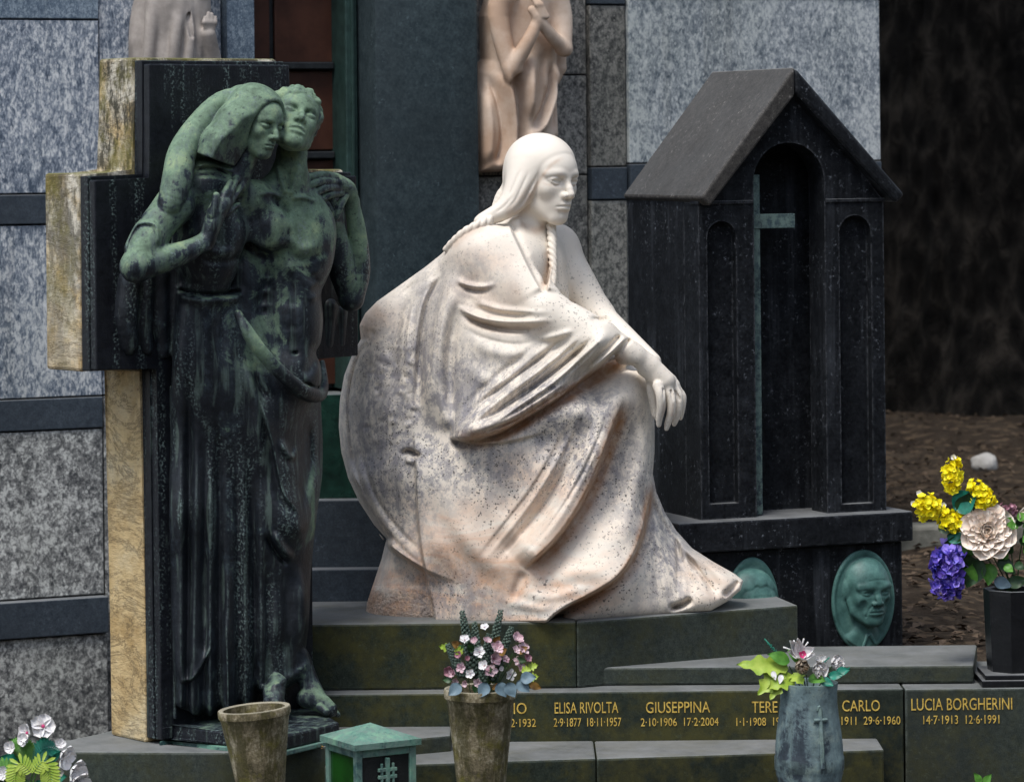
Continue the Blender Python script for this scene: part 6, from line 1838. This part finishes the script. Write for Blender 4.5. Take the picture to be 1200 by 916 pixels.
    for i, (px, py) in enumerate(((918, 758), (942, 748), (947, 752), (930, 750))):
        mb = MB(); mb.tube([lc, lc.lerp(Q(px, py, -0.04), 0.6) + Vector((0, -0.005, 0.004)), Q(px, py, -0.045)], [0.0016, 0.0013, 0.0022], 6); mb.build('stamen', MT['pet_white'], b, True)
    blossom('dried_bloom', b, Q(938, 782, -0.045), (0.1, -1, 0.25), 0.032, 7, ['pet_paper', 'leaf_brown'], 0.55, 0.5, 0.25, 0.75, 2, seed=4)
    blossom('white_bloom', b, Q(958, 786, -0.03), (0.3, -1, 0.3), 0.030, 6, ['pet_white', 'pet_paper'], 0.6, 0.5, 0.25, 0.55, 2, seed=5)
    blossom('white_bloom', b, Q(977, 778, -0.02), (0.6, -1, 0.4), 0.026, 6, ['pet_white', 'pet_paper'], 0.6, 0.5, 0.25, 0.5, 2, seed=6)
    blossom('white_bloom', b, Q(962, 776, 0.0), (0.0, -1, 0.8), 0.020, 6, ['pet_white', 'pet_paper'], 0.6, 0.5, 0.25, 0.5, 1, seed=7)
    for px, py, dx, dy, dz, L, w, m in ((922, 783, -58, -14, 12, 0.125, 0.026, 'leaf_lime'), (915, 786, -28, -20, -22, 0.085, 0.026, 'leaf_lime'), (930, 793, -36, -26, -8, 0.080, 0.022, 'leaf_lime'), (925, 775, -20, -8, 10, 0.060, 0.018, 'leaf_green'),
                                    (930, 790, 10, -24, -6, 0.05, 0.018, 'leaf_lime'), (918, 790, -18, -24, -26, 0.075, 0.020, 'leaf_lime'), (940, 776, -16, 0, 18, 0.05, 0.015, 'leaf_green'), (948, 794, 16, -22, 2, 0.055, 0.016, 'leaf_green')):
        leaf('lime_leaf', b, Q(px, py, -0.03), (dx, dy, dz), (0.1, -1, 0.6), L, w, m, -0.22, 0.15, 0.05)
    for a_, b_ in (((918, 774), (896, 748)), ((968, 792), (996, 782)), ((955, 785), (972, 770))):
        sprig('teal_sprig', b, Q(*a_, -0.01), Q(*b_, -0.02), 0.006, 'leaf_teal', 30, seed=int(a_[0]))
    for px, py, dx, dz in ((972, 792, 10, 2), (980, 788, 12, 4), (962, 796, 8, -3)):
        leaf('teal_leaf', b, Q(px, py, -0.05), (dx, -5, dz), (0, -1, 0.5), 0.036, 0.012, 'leaf_teal')
    for px, py, dx, dz in ((905, 786, 4, -10), (916, 790, -3, -10)):
        leaf('white_leaf', b, Q(px, py, -0.05), (dx, -5, dz), (0, -1, 0.5), 0.024, 0.007, 'pet_white')
    mb = MB(); O = Vector((base.x, Y, base.z+h-0.05))
    for px, py in ((925, 780), (937, 772), (958, 786), (975, 780), (945, 790), (915, 788)): mb.tube([O, Q(px, py, -0.01)], 0.0016, 5)
    mb.build('stems', MT['leaf_dark'], b)
    # -------- tall black vase with the bright bouquet
    Y = 9.70; k = Y/FPX; zt_ = P(1190, 690, Y).z; cx = XofP(1191, Y, Z_S2)
    root = empty('black_vase', (cx, Y+0.01, Z_S2), 'tall faceted black stone vase on a square foot, holding bright flowers', 'vase')
    mb = MB(); n = 8
    ring = lambda r, z: [mb.bm.verts.new((cx + r*math.cos(2*math.pi*(i+0.5)/n + 0.12), Y + 0.01 + r*math.sin(2*math.pi*(i+0.5)/n + 0.12), z)) for i in range(n)]
    zf = Z_S2 + 0.032
    rs = [ring(0.076, zf-0.001), ring(0.079, zf+0.02), ring(0.086, zt_-0.012), ring(0.086, zt_), ring(0.066, zt_), ring(0.064, zt_-0.06)]
    for a, bb in zip(rs[:-1], rs[1:]):
        for i in range(n): mb.bm.faces.new((a[i], a[(i+1) % n], bb[(i+1) % n], bb[i]))
    mb.bm.faces.new(rs[0][::-1]); mb.bm.faces.new(rs[-1])
    mb.build('vase_body', MT['black_vase'], root)
    mb = MB(); mb.box((cx+0.003, Y, Z_S2+0.009), (0.108, 0.095, 0.009), None, 0.003); mb.box((cx+0.003, Y, Z_S2+0.025), (0.098, 0.086, 0.0065), None, 0.003); mb.build('foot', MT['black_vase'], root)
    b = empty('bright_bouquet', (cx, Y, zt_-0.04), 'bouquet of a blush rose, yellow sprays and violet florets in the black vase', 'bouquet')
    def Q(px, py, dy=0.0): return P(px, py, Y + dy)
    O = Vector((cx, Y, zt_-0.03))
    # rose
    rc = Q(1158, 622, -0.05); mb = MB(); a, bb, n_ = frame((0.05, -1, 0.35))
    for l in range(8):
        m = 4 + (l+1)//2
        for q in range(m):
            th = 2*math.pi*(q + 0.37*l)/m; e = 1.42 - 0.155*l + r_.uniform(-0.06, 0.06); Lp = 0.020 + 0.0048*l
            d = (a*math.cos(th) + bb*math.sin(th))*math.cos(e) + n_*math.sin(e)
            petal(mb.bm, rc - n_*0.022 + (a*math.cos(th) + bb*math.sin(th))*0.0035*l*0.9, d, -(a*math.cos(th) + bb*math.sin(th))*0.9 + n_*0.4, Lp*1.05, 0.014 + 0.0026*l, 0.60, 0.16 if l < 4 else -0.10, 0.9, 0, nu=6, nv=3, notch=-0.10, rnd=True)
    for v in mb.bm.verts: v.co += Vector((mnoise.noise(v.co*70), mnoise.noise(v.co*70 + Vector((5, 0, 0))), mnoise.noise(v.co*70 + Vector((0, 9, 0)))))*0.003
    finish(mb, 'rose', ['pet_rose'], b)
    def mass(name, c, rx, ry, rz, n, size, mats, seed, ax=None):
        q = random.Random(seed); pts = []
        for i in range(n):
            d = Vector((q.gauss(0, 1), q.gauss(0, 1), q.gauss(0, 1))).normalized()
            if d.y > 0.5: d.y = -d.y
            M_ = ax if ax is not None else Matrix.Identity(3)
            k_ = q.uniform(0.45, 1.22); o = M_ @ Vector((d.x*rx*k_, d.y*ry*k_, d.z*rz*k_)); pts.append((Vector(c) + o, M_ @ Vector((d.x/rx, d.y/ry, d.z/rz))))
        return cluster(name, b, pts, size, mats, 5, seed)
    for i, (px, py, rx, rz, an) in enumerate(((1116, 558, 0.021, 0.046, 4), (1148, 580, 0.022, 0.034, -22), (1087, 594, 0.034, 0.028, 35), (1116, 611, 0.034, 0.024, 38), (1152, 586, 0.024, 0.022, 0))):
        mass('yellow_spray', Q(px, py, -0.02), rx, 0.020, rz, 70, 0.0120, ['pet_yellow', 'pet_yellow'], 30+i, Matrix.Rotation(R(an), 3, 'Y'))
    mass('violet_florets', Q(1110, 668, -0.03), 0.034, 0.03, 0.064, 90, 0.020, ['pet_purple', 'pet_violet'], 51)
    mass('violet_florets', Q(1180, 596, 0.02), 0.02, 0.02, 0.016, 26, 0.009, ['pet_mauve', 'pet_mauve'], 52)
    blossom('pale_pink_bloom', b, Q(1203, 606, -0.02), (0, -1, 0.3), 0.034, 7, ['pet_rose', 'pet_pink'], 0.6, 0.5, 0.2, 0.6, 2, seed=9)
    for px, py in ((1077, 578), (1070, 590), (1117, 536), (1105, 592)):
        blossom('white_tip', b, Q(px, py, -0.01), (0, -1, 0.3), 0.010, 5, ['pet_white', 'pet_white'], 0.4, 0.3, seed=px)
    for px, py, dx, dz, L, w, m in ((1118, 595, 14, 10, 0.075, 0.034, 'leaf_teal'), (1128, 600, 4, 14, 0.06, 0.028, 'leaf_dark'), (1135, 640, -18, 4, 0.07, 0.026, 'leaf_dark'), (1148, 655, -12, -24, 0.085, 0.030, 'leaf_dark'), (1140, 670, -10, 16, 0.06, 0.026, 'leaf_dark'),
                                (1160, 660, -2, -18, 0.06, 0.022, 'leaf_green'), (1170, 655, 12, -10, 0.06, 0.02, 'leaf_dark'), (1128, 655, 2, 20, 0.075, 0.030, 'leaf_green'), (1132, 684, 4, 14, 0.06, 0.026, 'leaf_green'), (1165, 680, 20, -6, 0.05, 0.018, 'leaf_blue'), (1180, 684, 24, 6, 0.06, 0.018, 'leaf_dark'), (1110, 628, 16, -2, 0.05, 0.02, 'leaf_teal'), (1100, 620, 14, 6, 0.05, 0.02, 'leaf_dark')):
        leaf('broad_leaf', b, Q(px, py, -0.02), (dx, -6, dz), (0.1, -1, 0.4), L, w, m, -0.15, 0.2, 0.1)
    for i in range(26):
        px, py = r_.uniform(1174, 1225), r_.uniform(605, 668)
        leaf('small_leaf', b, Q(px, py, r_.uniform(-0.06, 0.0)), (r_.uniform(-12, 16), -6, r_.uniform(-10, 16)), (r_.uniform(-.3, .3), -1, 0.5), 0.030, 0.0125, r_.choice(['leaf_green', 'leaf_green', 'leaf_dark']), -0.1, 0.2, 0.5)
    mb = MB()
    for px, py in ((1116, 575), (1148, 590), (1090, 600), (1120, 615), (1112, 665), (1158, 630), (1200, 620), (1180, 600)): mb.tube([O, O.lerp(Q(px, py), 0.5) + Vector((0, 0, 0.02)), Q(px, py, 0.005)], 0.0018, 5)
    mb.build('stems', MT['leaf_dark'], b)
    # -------- lantern
    LP = Plane(412.5, 8.96, 30.0)
    root = empty('grave_lantern', LP.pt(0.09, 0.09, Z_FRONT), 'square green bronze grave lantern with a cross on its mesh side', 'lantern')
    z1 = LP.z(412, 880); W_ = LP.s(488, 900); z0 = Z_FRONT + 0.012; bw = 0.018
    mb = MB()
    for (sx, sy) in ((0, 0), (W_-bw, 0), (0, W_-bw), (W_-bw, W_-bw)): LP.box(mb, sx, sx+bw, z0, z1, sy, sy+bw, 0.002)
    for (a0, a1, y0, y1) in ((bw, W_-bw, 0.001, bw-0.001), (bw, W_-bw, W_-bw+0.001, W_-0.001), (0.001, bw-0.001, bw, W_-bw), (W_-bw+0.001, W_-0.001, bw, W_-bw)):
        LP.box(mb, a0, a1, z1-0.020, z1-0.0005, y0, y1, 0.002); LP.box(mb, a0, a1, z0+0.0005, z0+0.022, y0, y1, 0.002)
    mb.build('frame', MT['verdigris'], root)
    mb = MB(); LP.box(mb, -0.008, W_+0.008, Z_FRONT, z0-0.0005, -0.008, W_+0.008, 0.002); mb.build('base', MT['verdigris'], root)
    mb = MB(); LP.box(mb, 0.007, 0.010, z0+0.021, z1-0.019, bw-0.001, W_-bw+0.001); mb.build('side_pane', MT['glass_green'], root)
    mb = MB(); LP.box(mb, bw-0.001, W_-bw+0.001, z0+0.021, z1-0.019, 0.008, 0.011); fp = mb.build('mesh_panel', MT['mesh_black'], root)
    mb = MB(); LP.box(mb, W_-0.010, W_-0.007, z0+0.021, z1-0.019, bw-0.001, W_-bw+0.001); mb.build('side_pane', MT['glass_green'], root)
    mb = MB(); LP.box(mb, bw-0.001, W_-bw+0.001, z0+0.021, z1-0.019, W_-0.011, W_-0.008); mb.build('mesh_panel', MT['mesh_black'], root)
    mb = MB(); e = 0.010
    cz = [(-e, -e), (W_+e, -e), (W_+e, W_+e), (-e, W_+e)]
    lo = [mb.bm.verts.new(LP.pt(a, y, z1+0.001)) for a, y in cz]; mi_ = [mb.bm.verts.new(LP.pt(a, y, z1+0.016)) for a, y in cz]
    ap = mb.bm.verts.new(LP.pt(W_/2, W_/2, z1+0.052))
    for i in range(4):
        j = (i+1) % 4; mb.bm.faces.new((lo[i], lo[j], mi_[j], mi_[i])); mb.bm.faces.new((mi_[i], mi_[j], ap))
    mb.bm.faces.new(lo[::-1]); mb.build('roof', MT['verdigris'], root)
    mb = MB(); cx_ = W_*0.52; zc_ = z1 - 0.055
    LP.box(mb, cx_-0.0055, cx_+0.0055, zc_-0.085, zc_+0.030, -0.004, 0.007, 0.002)
    for dz in (0.0, -0.018): LP.box(mb, cx_-0.026, cx_+0.026, zc_+dz-0.0045, zc_+dz+0.0045, -0.003, 0.006, 0.0015)
    for dx in (-0.016, 0.016): LP.box(mb, cx_+dx-0.003, cx_+dx+0.003, zc_-0.04, zc_+0.016, -0.0025, 0.0055, 0.0015)
    mb.build('lantern_cross', MT['verdigris'], fp)
    # -------- orchids at the lower left, in a low pot
    Y = 8.95
    def Q(px, py, dy=0.0): return P(px, py, Y + dy)
    c = P(30, 935, Y); base = Vector((c.x, Y, Z_FRONT)); h = max(0.05, c.z - Z_FRONT)
    vase_lathe('stone_vase', [(0.045, 0.0), (0.05, 0.004), (0.068, h-0.01), (0.070, h)], base, MT['mossvase'], 'low stone pot under the white orchids', 'vase', depth=0.03)
    b = empty('orchid_bouquet', (base.x, Y, base.z + h - 0.02), 'white orchids with a magenta heart and fern leaves at the lower left', 'bouquet')
    O = Vector((base.x, Y, base.z+h-0.01))
    for i, (px, py, n, s, h_) in enumerate(((50, 851, (0.4, -1, 0.35), 0.034, True), (33, 858, (-0.8, -0.8, 0.1), 0.026, True), (28, 866, (-0.5, -1, 0.1), 0.018, False), (74, 886, (0.9, -0.6, -0.3), 0.032, False), (86, 903, (0.8, -0.8, -0.2), 0.036, False), (70, 872, (0.3, -1, 0.5), 0.016, False), (13, 876, (-0.3, -1, 0.3), 0.018, False), (68, 905, (0.2, -1, 0.2), 0.018, False), (92, 914, (0.6, -0.8, -0.5), 0.03, False), (4, 906, (-0.3, -1, 0.2), 0.02, False))):
        blossom('orchid', b, Q(px, py, -0.03), n, s, 5, ['pet_white', 'pet_magenta' if h_ else 'pet_white'], 0.50, 0.45, r_.uniform(-0.15, 0.35), r_.uniform(0.05, 0.5), heart=0.17 if h_ else 0.08, tip=0.3, seed=60+i)
    for i, q in enumerate((((38, 905), (24, 894), (18, 908), (18, 940)), ((38, 905), (50, 892), (58, 905), (60, 940)), ((34, 898), (30, 880), (22, 872), (10, 872)), ((40, 900), (48, 880), (58, 876), (70, 880)), ((20, 912), (6, 900), (-6, 905), (-14, 920)))):
        frond('fern_frond', b, [Q(x, y, -0.06 if i < 2 else -0.02) for x, y in q], 0.030, ('leaf_lime', 'leaf_lime', 'leaf_green', 'leaf_teal', 'leaf_green')[i], 22, 0.15)
    for px, py, dx, dz in ((48, 878, 4, 8), (38, 884, -6, 8), (56, 890, 8, 6), (20, 892, -10, 4), (30, 912, -2, -10), (44, 914, 4, -10), (10, 914, -8, -6), (60, 912, 8, 2), (26, 878, -8, 8)):
        leaf('dark_leaf', b, Q(px, py, 0.0), (dx, -4, dz), (0, -1, 0.4), 0.045, 0.016, 'leaf_dark' if px % 4 else 'leaf_teal')
    mb = MB()
    mb.tube([O, Q(42, 890, 0.01), Q(50, 868, 0.0), Q(48, 854, -0.02)], 0.002, 6); mb.tube([O, Q(50, 885), Q(66, 878), Q(84, 900, -0.02)], 0.002, 6); mb.tube([O, Q(22, 890), Q(14, 878, -0.02)], 0.0018, 6)
    mb.build('stems', MT['leaf_green'], b)
    # -------- a fallen sprig and dry needles
    p = at(1150, 914, Z_FRONT+0.02)
    b = empty('green_shoot', (XofP(1150, 9.1, Z_FRONT), 9.1, Z_FRONT), 'small green shoot growing at the foot of the slab', 'plant')
    for i, (px, py, dx, dz) in enumerate(((1149, 917, -8, 14), (1153, 918, 8, 12), (1148, 922, -14, 4), (1156, 924, 14, 6))):
        leaf('small_leaf', b, P(px, py, 9.1), (dx, -4, dz), (0, -1, 0.5), 0.032, 0.010, 'leaf_green')
    mb = MB(); mb.tube([(XofP(1150, 9.1, Z_FRONT), 9.1, Z_FRONT), P(1151, 920, 9.1)], 0.0015, 5); mb.build('stem', MT['leaf_green'], b)
    mb = MB(); bm = mb.bm
    for _ in range(140):
        q = at(r_.gauss(362, 9), r_.gauss(872, 2.0), Z_LEFT); a = r_.uniform(0, 6.28); L = r_.uniform(0.004, 0.011)
        d = Vector((math.cos(a), math.sin(a), 0.0))*L; s = Vector((-math.sin(a), math.cos(a), 0))*0.0016; q.z = Z_LEFT + r_.uniform(0.001, 0.006)
        bm.faces.new([bm.verts.new(q-d-s), bm.verts.new(q+d-s+Vector((0, 0, 0.002))), bm.verts.new(q+d+s), bm.verts.new(q-d+s)])
    o = mb.build('dry_needles', MT['leaf_brown']); tag(o, 'reddish dry needles lying on the plinth', 'needles', kind='stuff')
# ------------------------------------------------------------------ assemble
def nz(a): return np.clip(a, 0, 1)
def main():
    make_materials()
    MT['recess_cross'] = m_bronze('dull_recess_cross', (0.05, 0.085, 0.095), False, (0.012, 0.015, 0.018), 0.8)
    build_ground(); build_wall(); build_slabs(); build_stele(); build_cross(); build_shrine(); build_reliefs(); build_far(); build_small()
    # the marble woman
    v, q, Sm, (H,) = build_marble()
    me = quad_mesh('marble_woman', place_marble(v), q)
    x, y, py = v[:, 0], v[:, 1], -v[:, 2]
    f = lambda a, b, t: nz((t-a)/(b-a))
    g = lambda cx, cy, rx, ry: np.exp(-((x-cx)/rx)**2 - ((py-cy)/ry)**2)
    grey = np.clip(1.1*g(470, 440, 60, 60) + 1.0*g(450, 520, 55, 60) + 1.0*g(545, 470, 32, 45) + 1.3*g(670, 490, 60, 34) + 0.9*g(640, 470, 30, 18) + 0.9*g(560, 550, 90, 40) + 0.9*g(700, 540, 40, 60) + 0.8*g(470, 600, 40, 60) + 0.8*g(520, 690, 60, 40)
                   + 0.9*g(785, 650, 26, 70) + 0.6*g(755, 600, 30, 90) + 0.5*g(600, 440, 70, 40) + 0.45*g(560, 330, 40, 40) + 0.35*g(620, 720, 150, 30) + 0.5*g(500, 350, 30, 50), 0, 1.0)*f(255, 300, py)
    rose = np.clip(1.1*g(570, 680, 110, 40) + 0.9*g(450, 700, 50, 40) + 0.7*g(520, 620, 60, 40) + 0.8*g(640, 710, 80, 26) + 0.5*g(620, 570, 60, 60) + 0.45*g(440, 375, 30, 20) + 0.35*g(570, 310, 40, 30) + 0.3*g(690, 610, 50, 60) + 0.5*g(830, 680, 40, 30), 0, 1)
    speck = np.clip(0.25 + 0.8*g(560, 580, 110, 70) + 0.8*g(600, 700, 170, 40) + 0.9*g(690, 520, 60, 60) + 0.6*g(460, 480, 70, 90) + 0.45*g(680, 355, 50, 40) + 0.5*g(570, 300, 50, 40) + 0.6*g(720, 620, 60, 90) + 0.5*g(840, 680, 40, 40), 0, 1)*f(255, 300, py)*(1-0.75*np.exp(-((x-780)/30)**2 - ((py-465)/40)**2))
    # earth and rust lodged along the carved folds
    D = Img(370, 900, 130, 750)
    for pts, w, a in (([(740, 408), (715, 432), (690, 447), (655, 468), (615, 492), (575, 512), (528, 514)], 8, -1.6), ([(736, 464), (716, 518), (700, 560), (680, 598), (652, 636), (612, 670)], 8, -1.6), ([(764, 560), (757, 602), (744, 648), (722, 680), (690, 700), (660, 714)], 5, -1.3),
                      ([(618, 640), (580, 676), (520, 660), (496, 630)], 16, -0.35), ([(540, 318), (556, 345), (590, 350), (620, 340)], 22, -0.30), ([(640, 262), (628, 270), (606, 262)], 5, -0.5), ([(590, 252), (612, 244), (624, 222)], 5, -0.35), ([(636, 343), (642, 320), (640, 290)], 5, -0.5), ([(424, 400), (432, 376), (450, 362)], 12, -0.4), ([(540, 372), (590, 386), (650, 380)], 7, -0.35)):
        D.stroke(pts, a, w, 'groove', (0.15, 0.15))
    for pts, w, a_ in (([(664, 183), (648, 192), (636, 206), (626, 222), (614, 243)], 2.2, -0.5), ([(622, 214), (606, 236), (590, 250)], 1.8, -0.35), ([(634, 214), (645, 217), (656, 217)], 1.6, -0.3), ([(648, 246), (658, 247), (666, 247)], 1.2, -0.35), ([(778, 470), (777, 490)], 1.6, -0.4), ([(789, 470), (787, 490)], 1.6, -0.4), ([(573, 262), (545, 276), (526, 294)], 4.5, -0.4)):
        D.stroke(pts, a_, w, 'groove', (0.2, 0.2))
    dirt = np.clip(D(x, py), 0, 0.95)*(y < 20)
    rock = nz(1.5*f(686, 700, py)*f(512, 496, x))
    for nme, arr in (('grey', grey), ('rose', rose), ('speck', speck), ('dirt', dirt), ('rock', rock)): vattr(me, nme, arr)
    o = link('marble_woman', me, MT['marble']); tag(o, 'seated white marble woman in draped robes gazing right, hands over her knee', 'statue')
    # the bronze couple
    v, q = build_couple()
    me = quad_mesh('bronze_couple', place_couple(v), q)
    x, py = v[:, 0], -v[:, 2]
    pat = 0.26 + 0.46*f(320, 200, py) + 0.22*f(215, 170, py) + 0.36*g(345, 262, 50, 44) + 0.40*g(325, 322, 34, 30) + 0.18*g(345, 380, 40, 60) + 0.5*g(165, 300, 60, 40) + 0.55*g(300, 400, 26, 40) + 0.45*g(366, 580, 12, 80) + 0.45*g(378, 818, 26, 24) + 0.5*g(415, 290, 18, 70)
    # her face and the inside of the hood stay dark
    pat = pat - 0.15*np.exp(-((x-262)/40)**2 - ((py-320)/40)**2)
    vattr(me, 'patina', np.clip(pat, 0, 1.15))
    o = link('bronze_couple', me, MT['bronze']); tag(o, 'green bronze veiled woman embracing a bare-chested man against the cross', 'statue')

    # ------------------------------------------------ light, sky, camera
    el, az = 63.0, -30.0      # sun high on the left, a little behind the camera
    w = bpy.data.worlds.new('World'); SC.world = w; w.use_nodes = True
    nt = w.node_tree; bg = nt.nodes['Background']; sky = nt.nodes.new('ShaderNodeTexSky'); sky.sky_type = 'NISHITA'; sky.sun_disc = False
    sky.sun_elevation = R(el)
    # direction towards the sun
    sd = Vector((math.sin(R(az))*math.cos(R(el)), -math.cos(R(az))*math.cos(R(el)), math.sin(R(el))))
    sky.sun_rotation = math.atan2(sd.x, sd.y)
    hs = nt.nodes.new('ShaderNodeHueSaturation'); hs.inputs['Saturation'].default_value = 0.55   # thin even cloud
    nt.links.new(sky.outputs[0], hs.inputs['Color']); nt.links.new(hs.outputs[0], bg.inputs[0]); bg.inputs[1].default_value = 0.115
    l = bpy.data.lights.new('sun', 'SUN'); l.energy = 1.3; l.angle = R(20); l.color = (1.0, 0.97, 0.925)
    lo = bpy.data.objects.new('sun', l); COL.objects.link(lo); lo.rotation_euler = sd.to_track_quat('Z', 'Y').to_euler(); lo.location = sd*30
    c = bpy.data.cameras.new('camera'); co = bpy.data.objects.new('camera', c); COL.objects.link(co)
    c.sensor_width = 36; c.lens = 126; c.shift_y = -0.24; c.clip_start = 0.1; c.clip_end = 600
    co.matrix_world = Matrix.Translation((0, 0, ZC)) @ Matrix.Rotation(ROLL, 4, 'Y') @ Matrix.Rotation(R(90), 4, 'X')
    c.dof.use_dof = True; c.dof.focus_distance = 9.75; c.dof.aperture_fstop = 6.5
    SC.camera = co
    vs = SC.view_settings; vs.view_transform = 'Standard'; vs.look = 'None'; vs.exposure = 1.2; vs.gamma = 1.0; vs.use_curve_mapping = False
    SC.cycles.use_denoising = True
    SC.cycles.max_bounces = 6

main()
